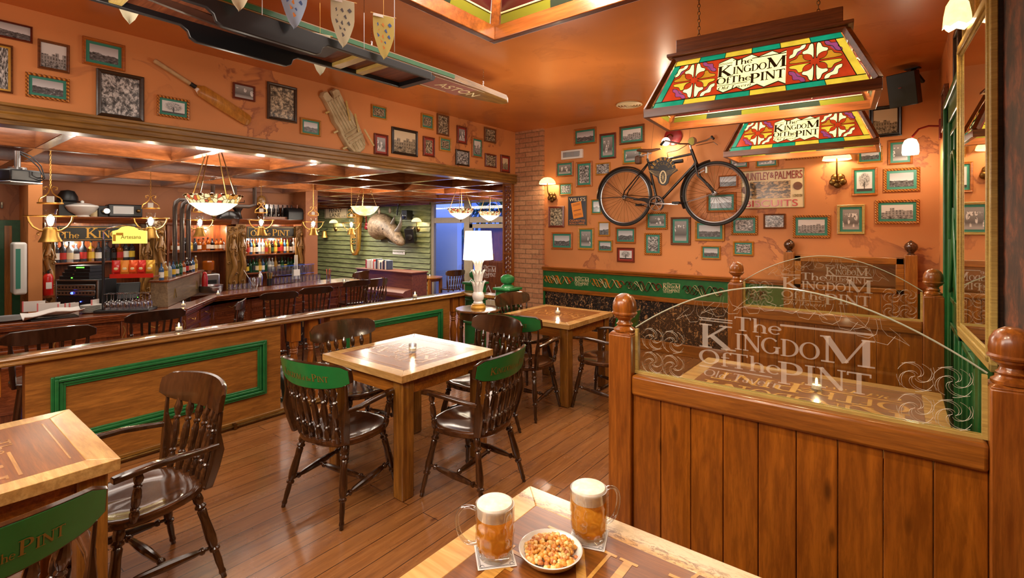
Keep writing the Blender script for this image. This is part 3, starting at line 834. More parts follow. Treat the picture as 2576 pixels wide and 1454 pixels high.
for i in range(3):
    c = Vector((xo+.35+i*.35, 12.1, .02)); fm = MB(); rr = random.Random(20+i)
    for j in range(60):
        a = rr.uniform(0, 2*pi); el = rr.uniform(.1, 1.4); L = .28*rr.uniform(.5, 1)
        p1 = c + Vector((cos(a)*cos(el), sin(a)*cos(el), sin(el)))*L; s = Vector((-sin(a), cos(a), .2))*.02
        fm.add([c-s*.3, c+s*.3, p1+s, p1-s], [(0,1,2,3)])
    tag(fm.build('planter_bush', M['leaf'], smooth=0, fix=False), ['leftmost','middle','rightmost'][i]+' small bush in the white planter outside the window', 'bush', 'bushes in the planter')

# dado, frieze and ledge on the bike wall
XD0, XD1 = -4.27, -1.0+1.3
struct('trim_ledge', MB().rings([[(x, YB-a, z) for a, z in [(0,.975),(.05,.98),(.055,1.0),(.075,1.01),(.08,1.035),(0,1.04)]] for x in (XD0, XR)]), M['red_pine_x'])
struct('trim_rail', MB().box((XD0, YB-.05, .665), (XR, YB, .725)), M['red_pine_x'], bevel=.005)
struct('wall_dado', MB().box((XD0+.02, YB-.02, .14), (XR, YB, .70)), M['dado'])
struct('baseboard_back', MB().box((XD0, YB-.045, 0), (XR, YB, .15)), M['red_pine_x'], bevel=.006)
struct('trim_green_end', MB().box((XD0, YB-.035, .15), (XD0+.03, YB, .98)), M['green'])
fz = tag(MB().box((XD0+.03, YB-.03, .725), (XR, YB-.001, .978)).build('painted_frieze', M['green'], bevel=.002), 'green painted frieze board of knotwork beasts and pub names under the ledge', 'frieze')
def knot(cx, w, flip=1, tone=0):
    mb = MB(); n = 64; zc = .85; yy = YB-.034
    for k, mi in ((0,0),(1,0),(2,1)):
        path = []
        for i in range(n+1):
            t = i/n; x = cx + flip*(t-.5)*w*.86
            zz = zc + .064*sin(t*pi*(4.5 if k else 5.5) + k*2.1) * (0.65+.35*sin(pi*t))
            path.append((x, yy-.002*k, zz))
        mb.tube(path, .0125, 4, mi, flat=.25)
    for sx_, col in ((-1, 0), (1, 2)):
        hx = cx + flip*sx_*w*.43
        path = [(hx + .045*cos(a)*(1-a/9)*flip*sx_, yy-.003, zc + .06*sin(a)*(1-a/9)) for a in [j*.35 for j in range(18)]]
        mb.tube(path, .013, 4, col, flat=.25)
    mb.tube([(cx-flip*w*.25, yy-.004, zc+.04), (cx-flip*w*.12, yy-.004, zc-.01), (cx-flip*w*.05, yy-.004, zc+.02), (cx, yy-.004, zc-.05)], .011, 4, 1, flat=.3)
    mb.build('knotwork_beast', [M['orange'] if tone == 0 else M['frame_red'], M['cream'], M['red']], fz)
def frx(px): return onY(px, 700, YB-.03).x
for a, b, fl, tn in ((1369,1441,1,0),(1487,1569,1,0),(1575,1663,1,1),(1720,1821,1,1),(1834,1925,-1,1)):
    knot((frx(a)+frx(b))/2, abs(frx(b)-frx(a)), fl, tn)
for a, b in ((1446,1482),(1668,1712)):
    mb = MB(); xa, xb = frx(a), frx(b); s = (xb-xa)/8.8
    logo(mb, lambda u, v: (xa+u*s, YB-.0315, .85+(v-2.7)*s*.95)); mb.build('pub_name', M['cream'], fz)

# fretwork screen post beside the brick column
fs = thing('fretwork_screen', 'narrow pine fretwork screen of crossed knots beside the brick column', 'screen', (-4.91, 6.2, LOW))
mb = MB(); hgt = 2.33-LOW
for sx_ in (-1, 1): mb.box((sx_*.085-.012, -.03, 0), (sx_*.085+.012, .03, hgt))
for zz in (0, 1.62, hgt-.03): mb.box((-.075, -.025, zz), (.075, .025, zz+.04))
mb.build('screen_frame', M['red_pine_z'], fs, bevel=.003)
mb = MB(); st = .062
zz = .05
i = 0
while zz < hgt-.12:
    for a, b in (((-.072, zz), (.072, zz+.144)), ((.072, zz), (-.072, zz+.144))):
        mb.bar((a[0], 0, a[1]), (b[0], 0, b[1]), .012, .019, up=(0,1,0))
    mb.bar((-.036, 0, zz+.072-.03), (.0, .0, zz+.072+.075), .01, .012, up=(0,1,0)); mb.bar((.036, 0, zz+.042), (0, 0, zz+.147), .01, .012, up=(0,1,0))
    zz += .072
mb.build('lattice', M['red_pine_z'], fs)

# near right: green panelled door and mirror
gd = MB()
yg0, yg1, zg = 2.9, 4.55, 2.46
gd.box((XR-.05, yg1-.12, 0), (XR, yg1, zg)); gd.box((XR-.05, yg0, 0), (XR, yg0+.12, zg)); gd.box((XR-.05, yg0, zg-.13), (XR, yg1, zg))
gd.box((XR-.07, yg1-.03, 0), (XR-.04, yg1, zg+.02)); gd.box((XR-.07, yg0, zg-.02), (XR-.04, yg1, zg+.02))
dg = struct('door_2', gd, M['green'], bevel=.008)
for j, (ya, yb_) in enumerate(((3.76, 4.42), (3.04, 3.7))):
    mb = MB()
    mb.box((XR-.03, ya, 0), (XR-.003, yb_, zg-.13))
    for za, zb in ((.15, 1.0), (1.14, zg-.2)):
        for q in (ya+.05, (ya+yb_)/2-.015, yb_-.08): mb.box((XR-.045, q, za), (XR-.025, q+.03, zb))
        mb.box((XR-.045, ya+.05, zb-.03), (XR-.025, yb_-.05, zb)); mb.box((XR-.045, ya+.05, za), (XR-.025, yb_-.05, za+.03))
    mc = (ya+yb_)/2; hw = (yb_-ya)/2-.07
    for q in (-1, 1):
        mb.tube([(XR-.045, mc + q*hw*cos(a*pi/2), 1.55 + .55*sin(a*pi/2)) for a in [t/10 for t in range(11)]], .012, 6)
        mb.tube([(XR-.045, mc + q*hw*(1-sin(a*pi/2)*1.0), 1.2 + .55*a) for a in [t/8 for t in range(9)]], .010, 6)
    mb.build('door_leaf', M['green'], dg, bevel=.004)
yn = 2.42; xn = .1135*yn; yf = 1.31*yn; xf = .0765*yf
ang = math.atan2(xf-xn, yf-yn)            # small tilt of the hung mirror
mt = thing('wall_mirror', 'tall mirror in a moulded gilt and black frame at the right wall', 'mirror', (xn, yn, 1.11))
mt.rotation_euler = (0, 0, -ang)
Lm = math.hypot(xf-xn, yf-yn); Hm = 1.38
mb = MB()
for o_, w_, d_ in ((0, .03, .010), (.03, .02, .016), (.05, .018, .008)):
    a, b, c, d = o_, Lm-o_, o_, Hm-o_
    for lo, hi in (((a, c), (a+w_, d)), ((b-w_, c), (b, d)), ((a, c), (b, c+w_)), ((a, d-w_), (b, d))):
        mb.box((-d_, lo[0], lo[1]), (.012, hi[0], hi[1]))
mb.build('mirror_frame', M['frame_pale'], mt, bevel=.004)
MB().box((-.003, .06, .06), (.003, Lm-.06, Hm-.06)).build('mirror_glass', M['mirror'], mt)
MB().box((.003, .02, .02), (.03, Lm-.02, Hm-.02)).build('backing', M['frame_dark'], mt)
# ---------------------------------------------------------------- low partition with rail and balusters
ZR = 0.829
pt = tag(thing('rail_partition', None, None, (0,0,0)), 'long low oak partition with varnished rail, green mouldings and turned balusters', 'partition')
mb = MB()
rp = [(-.0,-.045),(.012,-.04),(.012,-.028),(0,-.022),(.006,-.012),(.01,-.004),(0,0)]
y0r, y1r = -1.6, 4.62
sec = [(XP1+a, ZR+b) for a, b in rp] + [(XP0-a, ZR+b) for a, b in reversed(rp)]
mb.rings([[(x, y, z) for x, z in sec] for y in (y0r, y1r)])
mb.build('top_rail', M['rail_y'], pt, bevel=.002)
mb = MB(); sec2 = [(y1r-.09+a, z) for a, z in [(-.085,ZR-.045),(-.097,ZR-.03),(-.09,ZR),(.09,ZR),(.097,ZR-.03),(.085,ZR-.045)]]
mb.rings([[(x, y, z) for y, z in sec2] for x in (XP1-.01, -3.72)]); mb.build('return_rail', M['rail_y'], pt, bevel=.002)
PY = [(.546, 2.146), (2.626, 4.216)]
for (ya, yb_) in PY + [(-1.5, .06)]:
    MB().box((XP0+.04, ya, 0.0), (XP1-.02, yb_, ZR-.045)).build('solid_panel', M['panel_y'], pt, bevel=.002)
for (ya, yb_) in ((.66, 2.02), (2.76, 4.09)):
    mb = MB(); za, zb = .215, .672; X0 = XP1-.02
    for k, (off, dep) in enumerate(((0, .020), (.018, .030), (.040, .018), (.055, .012))):
        wd = .019
        a, b, c, d = ya+off, yb_-off, za+off, zb-off
        for lo, hi in (((a,c),(a+wd,d)), ((b-wd,c),(b,d)), ((a+wd,c),(b-wd,c+wd)), ((a+wd,d-wd),(b-wd,d))):
            mb.box((X0, lo[0], lo[1]), (X0+dep, hi[0], hi[1]))
    mb.build('green_moulding', M['green'], pt, bevel=.004)
BAL = [(0,.045),(.05,.045),(.06,.03),(.09,.036),(.10,.03),(.12,.032),(.14,.024),(.16,.034),(.175,.026),(.20,.033),(.35,.04),(.5,.043),(.62,.036),(.74,.026),(.78,.036),(.80,.028),(.82,.036),(.84,.028),(.88,.036),(.90,.04),(1,.04)]
def baluster(y):
    mb = MB(); x = (XP0+XP1)/2
    mb.box((x-.045, y-.045, 0), (x+.045, y+.045, .12)); mb.box((x-.045, y-.045, .60), (x+.045, y+.045, ZR-.045))
    mb.turned((x, y, .12), (x, y, .61), [(a, r) for a, r in BAL], 14)
    mb.build('baluster', M['red_pine_z'], pt, bevel=.003)
for y in (2.30, 2.47): baluster(y)
for y in (.25, .40, 4.34, 4.46): baluster(y)
MB().box((XP0+.02, -1.6, 0), (XP1+.005, 4.6, .055)).build('plinth', M['rail_y'], pt, bevel=.004)
mb = MB(); mb.tube([(XP1+.022, -1.6, .028), (XP1+.022, 4.2, .028)], .011, 8); 
for y in (.9, 1.75, 2.7, 3.6): mb.box((XP1+.005, y-.012, .005), (XP1+.04, y+.012, .05))
tag(mb.build('floor_pipe', M['old_brass']), 'thin brown pipe clipped along the foot of the oak partition', 'pipe')
def newel(x, y, label):
    t = thing('green_newel_post', label, 'post', (x, y, 0), 0, 'green newel posts')
    mb = MB(); s = .10
    mb.box((-s,-s,0),(s,s,.40)); mb.box((-s-.02,-s-.02,.40),(s+.02,s+.02,.43)); mb.box((-s+.005,-s+.005,.43),(s-.005,s-.005,.70)); mb.box((-s-.012,-s-.012,.69),(s+.012,s+.012,.715)); mb.box((-s,-s,.71),(s,s,.90)); mb.box((-s-.025,-s-.025,.90),(s+.025,s+.025,.93))
    mb.build('post_body', M['green'], t, bevel=.006)
    MB().lathe([(.0,.93),(.08,.93),(.07,.95),(.045,.965),(.05,.975),(.075,.99),(.085,1.02),(.08,1.05),(.05,1.075),(0.0,1.085)], 20).build('ball_finial', M['green'], t)
    return t
newel(-3.60, 4.53, 'green newel post with ball finial in front of the brick column')
newel(-4.305, 4.75, 'green newel post half hidden behind the white table lamp')

# ---------------------------------------------------------------- armchairs
LEGP = [(0,.014),(.04,.020),(.09,.022),(.13,.016),(.155,.024),(.17,.024),(.19,.015),(.21,.020),(.30,.018),(.42,.021),(.52,.023),(.60,.020),(.635,.015),(.65,.022),(.67,.022),(.69,.014),(.80,.015),(.90,.012),(.93,.015),(.945,.015),(.96,.011),(1,.0115)]
SPIN = [(0,.012),(.05,.016),(.12,.018),(.18,.018),(.23,.012),(.25,.017),(.27,.017),(.29,.011),(.34,.016),(.48,.0185),(.62,.016),(.68,.011),(.70,.016),(.72,.016),(.74,.010),(.80,.0165),(.86,.019),(.92,.014),(1,.009)]
STR = [(0,.008),(.06,.010),(.10,.008),(.12,.017),(.14,.017),(.17,.011),(.22,.015),(.4,.019),(.5,.0205),(.6,.019),(.78,.015),(.83,.011),(.86,.017),(.88,.017),(.90,.008),(1,.008)]
def crest_pt(x, z, out, hw=.265):
    """point on the curved crest board; out = distance behind its front face"""
    y = -.262 + .075*(x/hw)**2 - .18*(z-.76) - out
    return Vector((x, y, z))
def make_seat(mb, w0=.245, w1=.225, d=.225, z=.44, th=.034):
    n = 28; out = []
    for i in range(n):
        a = 2*pi*i/n; c, s = cos(a), sin(a)
        e = 2.7
        x = abs(c)**(2/e)*(1 if c >= 0 else -1); y = abs(s)**(2/e)*(1 if s >= 0 else -1)
        w = w0 + (w1-w0)*(1-(y+1)/2)
        yy = y*d
        if y > .5: yy -= .022*(1-min(1, abs(x)*1.25)**2) * -1 * .6
        out.append((x*w*(1 - .05*max(0, -y)), yy))
    rs = []
    for f, dz in ((.05, -.012), (.45, -.013), (.7, -.010), (.86, -.001), (.95, .0), (.99, -.004), (1.0, -.012)):
        rs.append([(x*f, y*f + (0), z+dz + (.006 if y > 0 and abs(x) < .05 and f < .9 and f > .3 else 0)) for x, y in out])
    for f, dz in ((1.0, -th+.008), (.97, -th), (.3, -th)):
        rs.append([(x*f, y*f, z+dz) for x, y in out])
    mb.rings(rs)
def make_chair(label, text=True, green=True):
    t = thing('captain_chair', label, 'chair', (0,0,0), 0, 'dark captain chairs round the tables')
    mb = MB(); make_seat(mb); mb.build('seat', M['chair_seat'], t)
    feet = {}
    for sx_ in (-1, 1):
        for sy_ in (1, -1):
            p0 = Vector((sx_*.165, sy_*.145, .412)); p1 = Vector((sx_*.235, sy_*(.215 if sy_ > 0 else .235), 0))
            feet[(sx_, sy_)] = (p0, p1)
            MB().turned(p0, p1, LEGP, 12).build('leg', M['chair'], t)
    def at(k, z): p0, p1 = feet[k]; return p0 + (p1-p0)*((.412-z)/.412)
    mids = []
    for sx_ in (-1, 1):
        a, b = at((sx_, 1), .19), at((sx_, -1), .15)
        MB().turned(a, b, STR, 10).build('stretcher', M['chair'], t); mids.append((a+b)/2)
    MB().turned(mids[0], mids[1], STR, 10).build('cross_stretcher', M['chair'], t)
    # crest board
    n = 14; hw = .275; rs = []
    for i in range(n+1):
        x = -hw + 2*hw*i/n; e = abs(x)/hw
        zt = .892 - .016*e**2 - (.02*max(0, (e-.86)/.14)**2); zb = .744 + .03*e**3 + (.012*max(0, (e-.86)/.14)**2)
        rs.append([crest_pt(x, zb, 0), crest_pt(x, (zb+zt)/2, -.002), crest_pt(x, zt, .002), crest_pt(x, zt+.004, .012), crest_pt(x, zt-.002, .022), crest_pt(x, zb, .022)])
    mb = MB(); mb.rings(rs); cr = mb.build('crest_rail', M['chair'], t)
    if green:
        mb = MB(); f0 = []; 
        for i in range(n+1):
            x = (-hw + 2*hw*i/n)*.985; e = abs(x)/hw
            zt = .886 - .016*e**2 - (.02*max(0, (e-.86)/.14)**2); zb = .748 + .03*e**3 + (.012*max(0, (e-.86)/.14)**2)
            f0.append([crest_pt(x, zb, .0215), crest_pt(x, zt, .0225), crest_pt(x, zt, .0245), crest_pt(x, zb, .0238)])
        mb.rings(f0); mb.build('green_panel', M['green_crest'], cr)
        if text:
            mb = MB(); s = .045
            def pl(u, v): return crest_pt(-.19+u, .79+v, .0262)
            put_text(mb, 'K', 0, 0, .042, pl); put_text(mb, 'INGDOM', .043, 0, .032, pl, sx=.8); 
            put_text(mb, 'of the', .19, 0, .026, pl, sx=.8); put_text(mb, 'P', .262, 0, .042, pl); put_text(mb, 'INT', .296, 0, .032, pl, sx=.9)
            mb.build('gilt_lettering', M['gold_dim'], cr)
    # back posts (flat, bowed) and spindles
    for sx_ in (-1, 1):
        pth = [(sx_*.205, -.175, .43), (sx_*.222, -.195, .52), (sx_*.238, -.208, .60), (sx_*.242, -.205, .68), (sx_*.247, -.215, .775)]
        mb = MB(); rs = []
        for (x, y, z), w in zip(pth, (.034, .040, .038, .018, .015)):
            rs.append([(x-w*.36, y-w*.55, z), (x+w*.36, y-w*.55, z), (x+w*.36, y+w*.55, z), (x-w*.36, y+w*.55, z)])
        mb.rings(rs); mb.build('back_post', M['chair'], t, bevel=.004)
    for x in (-.15, -.09, -.03, .03, .09, .15):
        b = crest_pt(x*1.18, .765, .01)
        MB().turned((x, -.195+.35*abs(x)*abs(x)*2, .428), b, SPIN, 10).build('spindle', M['chair'], t)
    # arms
    for sx_ in (-1, 1):
        path = [(sx_*.243,-.205,.625), (sx_*.262,-.12,.635), (sx_*.272,-.02,.648), (sx_*.268,.08,.652), (sx_*.255,.16,.645), (sx_*.242,.20,.636)]
        ws = (.020,.030,.036,.040,.044,.034); mb = MB(); rs = []
        for (x, y, z), w in zip(path, ws):
            rs.append([(x-w/2, y, z-.012), (x+w/2, y, z-.012), (x+w/2, y, z+.006), (x+w*.3, y, z+.012), (x-w*.3, y, z+.012), (x-w/2, y, z+.006)])
        mb.rings(rs); mb.build('arm', M['chair'], t, bevel=.003)
        MB().turned((sx_*.222, .12, .43), (sx_*.262, .115, .645), SPIN, 10).build('arm_support', M['chair'], t)
    return t
CH = make_chair('dark captain chair with green lettered crest at the near left corner of the centre table')
CH.location = (-2.62, 1.71, 0); CH.rotation_euler = (0, 0, R(10))
chairs = [
 (-2.08, 2.27, R(97), 'dark captain chair with green lettered crest at the right side of the centre table'),
 (-3.20, 2.22, R(-92), 'dark captain chair behind the centre table with its back to the partition'),
 (-2.60, 2.90, R(176), 'dark captain chair at the far side of the centre table facing the camera'),
 (-2.62, 3.56, R(6), 'dark captain chair with green crest at the near side of the table by the dado'),
 (-2.11, 4.10, R(93), 'dark captain chair partly behind the booth post at the table by the dado'),
 (-3.20, 4.36, R(-95), 'dark captain chair between the lamp table and the table by the dado'),
 (-2.67, .72, R(187), 'dark captain chair seen side on, standing alone at the left front table'),
 (-2.03, .12, R(94), 'dark captain chair with green lettered crest cut off at the bottom left corner'),
]
for x, y, rz, lb in chairs:
    dup(CH, (x, y, 0), rz, lb)

# ---------------------------------------------------------------- tables
def pub_table(label, x0, x1, y0, y1, inlay, flip=False, z=.76, legs=True, group='square pub tables', worn=None, yoff=0.0, lines=True):
    cx, cy = (x0+x1)/2, (y0+y1)/2; w, d = x1-x0, y1-y0
    t = thing('pub_table', label, 'table', (cx, cy, 0), 0, group)
    th = .045; b = .085
    mb = MB()
    o = [(-w/2,-d/2),(w/2,-d/2),(w/2,d/2),(-w/2,d/2)]; i_ = [(-w/2+b,-d/2+b),(w/2-b,-d/2+b),(w/2-b,d/2-b),(-w/2+b,d/2-b)]
    for k in range(4):
        j = (k+1) % 4
        mb.prism([o[k], o[j], i_[j], i_[k]], z-th, z, 'z')
    mb.build('table_border', worn or M['table_edge'], t, bevel=.0025)
    MB().box((-w/2+b,-d/2+b,z-th),(w/2-b,d/2-b,z-.0006)).build('table_field', M['table_mid'], t)
    mb = MB(); s = min((w-2*b)/9.6, (d-2*b)/7.4); f = -1 if flip else 1
    logo(mb, lambda u, v: (f*(u-4.3)*s, f*(v-2.6)*s + yoff, z+.0002), bold=1.0)
    def bd(a):  # thin inlaid line ornament above and below
        pts = [(-(w/2-b-.06), a), ((w/2-b-.06), a)]
        mb.add([(pts[0][0], a, z+.0002), (pts[1][0], a, z+.0002), (pts[1][0], a+.006, z+.0002), (pts[0][0], a+.006, z+.0002)], [(0,1,2,3)])
    if lines: bd(d/2-b-.035); bd(-d/2+b+.03)
    mb.build('inlaid_name', inlay, t, fix=False)
    mb = MB(); q = .05
    for lo, hi in (((-w/2+.05,-d/2+.05),(w/2-.05,-d/2+.075)),((-w/2+.05,d/2-.075),(w/2-.05,d/2-.05)),((-w/2+.05,-d/2+.05),(-w/2+.075,d/2-.05)),((w/2-.075,-d/2+.05),(w/2-.05,d/2-.05))):
        mb.box((lo[0],lo[1],z-th-.095),(hi[0],hi[1],z-th))
    mb.build('apron', M['red_pine_x'], t, bevel=.002)
    if legs:
        for sx_ in (-1, 1):
            for sy_ in (-1, 1):
                lx, ly = sx_*(w/2-.075), sy_*(d/2-.075)
                MB().box((lx-.045,ly-.045,0),(lx+.045,ly+.045,z-th)).build('leg', M['table_leg'], t, bevel=.008)
    return t
m = NT('worn_table_border'); m.set(0.25, 0, .4)
yy_ = None
v = m.coord()
gr = m.noise(m.coord((1.2,14,1)), 2, 5, .6, 1.0)
c = m.ramp(gr, [(.35, lin((196,140,74))), (.65, lin((224,176,108)))])
wr = m.noise(m.coord((1,3.5,1)), 7, 7, .75, .6)
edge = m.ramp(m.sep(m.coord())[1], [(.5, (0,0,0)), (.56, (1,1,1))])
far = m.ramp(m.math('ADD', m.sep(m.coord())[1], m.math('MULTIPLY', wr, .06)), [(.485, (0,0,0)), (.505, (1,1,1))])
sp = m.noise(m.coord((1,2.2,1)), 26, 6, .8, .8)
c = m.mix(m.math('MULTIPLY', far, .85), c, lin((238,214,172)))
brd_ = m.ramp(m.math('ADD', m.sep(m.coord())[1], m.math('MULTIPLY', wr, .07)), [(.475, (0,0,0)), (.488, (1,1,1)), (.50, (1,1,1)), (.53, (.25,)*3)])
f = m.math('MULTIPLY', m.ramp(sp, [(.50, (0,)*3), (.55, (1,)*3)]), m.math('MULTIPLY', brd_, .8))
c = m.mix(f, c, lin((110,66,28)))
m.base(c); M['worn'] = m.mat
pub_table('square pub table with a candle in the middle of the room', -3.105, -2.265, 1.862, 2.687, M['inlay_dim'], True)
pub_table('square pub table with a candle standing by the speckled dado', -3.135, -2.295, 3.77, 4.64, M['inlay_dim'], True)
pub_table('pub table cut off by the left edge with a lone chair beside it', -3.107, -2.29, -.30, .552, M['inlay_dim'], False)
TN_ = pub_table('nearest pub table carrying beer mugs and the nut dish', -.965, .20, .28, 1.335, M['inlay'], True, worn=M['worn'], yoff=.19, lines=False)
pub_table('booth table behind the etched glass holding a candle', -.99, .19, 2.42, 3.40, M['inlay'], True)
pub_table('booth table furthest back, between the middle and wall settles', -.99, .12, 4.75, 5.60, M['inlay'], True)

# round table, lamp table
def round_table(label, x, y, zf, zt, r, mat=None, mt_=None):
    t = thing('round_table', label, 'table', (x, y, zf))
    mt_ = mt_ or M['chair_seat']
    H_ = zt-zf
    MB().lathe([(0,H_-.03),(r-.02,H_-.03),(r,H_-.02),(r,H_-.008),(r-.006,H_),(0,H_)], 36).build('tabletop', mt_, t)
    MB().lathe([(r*.78,H_-.11),(r*.8,H_-.11),(r*.8,H_-.03),(r*.78,H_-.03)], 30, cap=False).build('apron', mat or M['chair'], t)
    for k in range(4):
        a = pi/4 + k*pi/2
        MB().turned((cos(a)*r*.72, sin(a)*r*.72, H_-.03), (cos(a)*r*.78, sin(a)*r*.78, 0), [(0,.022),(.2,.022),(.22,.016),(.25,.026),(.28,.016),(.5,.026),(.7,.02),(.76,.015),(.79,.024),(.82,.014),(1,.012)], 10).build('leg', mat or M['chair'], t)
    return t
LT = (-3.62, 3.86)
c = onZ(1203, 775, .745); LT = (c.x, c.y)
round_table('small round dark table carrying the white lamp', LT[0], LT[1], 0, .745, .25, mt_=wood('lamp_table_top', (130,84,46), (84,50,26), 'x', 1, .2, .7))
# white table lamp
tl = thing('table_lamp', 'white carved table lamp with a tall lit shade on a round table', 'lamp', (LT[0], LT[1], .745))
zs0 = onY(1203, 653, LT[1]).z - .745; zs1 = onY(1203, 581, LT[1]).z - .745
dl = LT[1]/ray(1203, 700)[1]
rb, rt_ = 38*dl/F_PX, 33*dl/F_PX
MB().lathe([(0,0),(.082,0),(.085,.012),(.078,.03),(.07,.034),(.072,.045),(.05,.05),(0,.05)], 24).build('gilt_base', M['gold'], tl)
mb = MB()
k = (zs0+.03)/.62
mb.lathe([(r_, z_*k) for r_, z_ in [(0,.045),(.052,.05),(.055,.07),(.045,.085),(.06,.11),(.068,.15),(.055,.19),(.04,.21),(.038,.24)]], 24)
for zb, r0 in ((.20,.05),(.33,.044),(.45,.034)):
    for j in range(10):
        a = 2*pi*j/10
        path = [(cos(a)*r0*.8, sin(a)*r0*.8, zb*k), (cos(a)*r0, sin(a)*r0, (zb+.06)*k), (cos(a)*(r0+.012), sin(a)*(r0+.012), (zb+.10)*k), (cos(a)*(r0+.035), sin(a)*(r0+.035), (zb+.135)*k)]
        mb.tube(path, [.016,.017,.013,.003], 6, flat=.6)
    mb.lathe([(r0*.9, zb*k), (r0*.75, (zb+.13)*k)], 16)
mb.lathe([(.0,.56*k),(.03,.58*k),(.03,.62*k),(0,.66*k)], 14)
mb.build('carved_stem', M['china'], tl)
mb = MB(); mb.lathe([(rb, zs0), (rt_, zs1), (rt_-.004, zs1), (rb-.004, zs0)], 40, cap=False)
m = NT('lit_fabric_shade'); m.set(.8); m.base((.9,.85,.75)); m.b.inputs['Emission Color'].default_value = (*lin((255,246,222)),1); m.b.inputs['Emission Strength'].default_value = 1.5
mb.build('lamp_shade', m.mat, tl)
lamp_light('lamp_bulb', (0,0,(zs0+zs1)/2), 14, SOFT, .05, parent=tl)

# ---------------------------------------------------------------- booths (high backed settles)
def acorn(mb, x, y, z, s=1.0):
    mb.lathe([(r_*s, z+h_*s) for r_, h_ in [(0,0),(.047,0),(.047,.008),(.036,.016),(.030,.022),(.036,.030),(.030,.036),(.027,.046),(.036,.056),(.046,.062),(.047,.068),(.053,.072),(.055,.078),(.050,.084),(.052,.10),(.049,.125),(.038,.147),(.018,.160),(0,.163)]], 24, at=(x, y, 0))
def ballfin(mb, x, y, z):
    mb.lathe([(r_, z+h_) for r_, h_ in [(0,0),(.035,0),(.03,.012),(.022,.02),(.03,.03),(.05,.055),(.056,.08),(.05,.105),(.03,.125),(.008,.14),(0,.145)]], 20, at=(x, y, 0))
M['pane_edge'] = plain('pale_glass_edge', (190,196,176), .15, 0, .4)
def swirl_ring(cx, cz, r, k=4):
    out = []
    for j in range(k):
        a0 = j*2*pi/k
        out.append([(cx + cos(a0+t*2.3)*r*(.12+.88*t), cz + sin(a0+t*2.3)*r*(.12+.88*t)) for t in [i/9 for i in range(10)]])
    return out
def booth(label, Y, xl, xr, zpost, zrail, face, second=False):
    t = thing('booth_settle', label, 'settle', (0, Y, 0), 0, 'settle backs with etched glass')
    for x in (xl, xr):
        mb = MB(); mb.box((x-.052,-.052,0),(x+.052,.052,zpost-.012)); 
        mb.rings([[(x+a*s_,b*s_,z_) for a,b in ((-1,-1),(1,-1),(1,1),(-1,1))] for s_, z_ in ((.052,zpost-.012),(.040,zpost))])
        p = mb.build('post', M['red_pine_z'], t, bevel=.005)
        mb = MB(); acorn(mb, x, 0, zpost); mb.build('acorn_finial', M['red_pine_z'], p)
    x0, x1 = xl+.052, xr-.052
    MB().box((x0,-.05,zrail-.085),(x1,.05,zrail)).build('top_rail', M['red_pine_x'], t, bevel=.012)
    nb = 9; mb = MB()
    for i in range(nb):
        a = x0 + (x1-x0)*i/nb; b = x0 + (x1-x0)*(i+1)/nb
        mb.box((a+.0012,-.03-.0*(i%2),.02),(b-.0012,.03,zrail-.08))
    mb.build('boards', M['boards'], t, bevel=.003)
    MB().box((x0,.03,.40),(x1,.42,.46)).build('seat', M['red_pine_x'], t, bevel=.01)
    MB().box((x0+.05,.05,.0),(x1-.05,.36,.40)).build('seat_box', M['boards'], t)
    # arched glass
    xc = (x0+x1)/2; hw = (x1-x0)/2; n = 28
    def top(x): 
        e = (x-xc)/hw
        return zrail + .195 + (.215 if not second else .215)*(1-abs(e)**1.9)*.98
    pts = [(x0, zrail), (x1, zrail)] + [(x1-2*hw*i/n, top(x1-2*hw*i/n)) for i in range(n+1)]
    MB().prism(pts, -.004, .004, 'y').build('glass_pane', M['etched_pane'], t, smooth=0)
    mb = MB(); path = [(x0+2*hw*i/n, 0, top(x0+2*hw*i/n)) for i in range(n+1)]
    mb.tube(path, .003, 6); mb.build('glass_edge', M['pane_edge'], t)
    mb = MB()
    for x in (x0+.006, x1-.006): mb.box((x-.006,-.008,zrail),(x+.006,.008,top(x)-.01))
    mb.box((x0,-.01,zrail),(x1,-.004,zrail+.012)); mb.box((x0,.004,zrail),(x1,.01,zrail+.012)); mb.build('glass_channel', M['frame_pale'], t)
    mb = MB(); s = (2*hw*.52)/8.8; zb = zrail+.015
    yy = -.0048*face
    logo(mb, lambda u, v: (xc + (u-4.3)*s, -.0048, zb + .022 + v*s*.70), bold=.95)
    mb.build('etched_name', M['frost'], t, fix=False)
    mb = MB()
    def st(path): mb.tube([(a, -.0055, b) for a, b in path if b < top(a)-.008], .0022, 4, flat=.3) if len([1 for a, b in path if b < top(a)-.008]) > 2 else None
    for sx_ in (-1, 1):
        mb = MB()
        for ci, cz in ((.86, .055), (.70, .055), (.86, .155), (.70, .155)):
            cx = xc + sx_*hw*ci
            for pth in swirl_ring(cx, zrail+cz, .05): st(pth); st([(a+.006, b+.003) for a, b in pth])
            for q in range(4):
                a0 = q*pi/2
                st([(cx+cos(a0+b)*.046, zrail+cz+sin(a0+b)*.046) for b in [j*.17 for j in range(8)]])
        for ci in (.12, .34, .52):
            cx = xc + sx_*hw*ci; cz = top(cx)-.05
            st([(cx+sx_*a, cz+b) for a, b in ((-.06,-.01),(-.05,-.03),(-.02,-.035),(.0,-.02),(.005,.0),(.0,.03))]); st([(cx+sx_*a, cz+b) for a, b in ((-.06,-.01),(-.03,-.0),(-.02,.02),(-.018,.035))])
            st([(cx+sx_*a, cz+b) for a, b in ((.01,.035),(.015,.0),(.03,-.02),(.06,-.03),(.085,-.045))]); st([(cx+sx_*a, cz+b) for a, b in ((.03,.035),(.035,.005),(.055,-.012),(.085,-.045))]); st([(cx+sx_*a, cz+b) for a, b in ((-.018,.0),(.0,-.045),(.03,-.05),(.05,-.02))])
        mb.build('etched_ornament', M['frost'], t, fix=False)
    return t
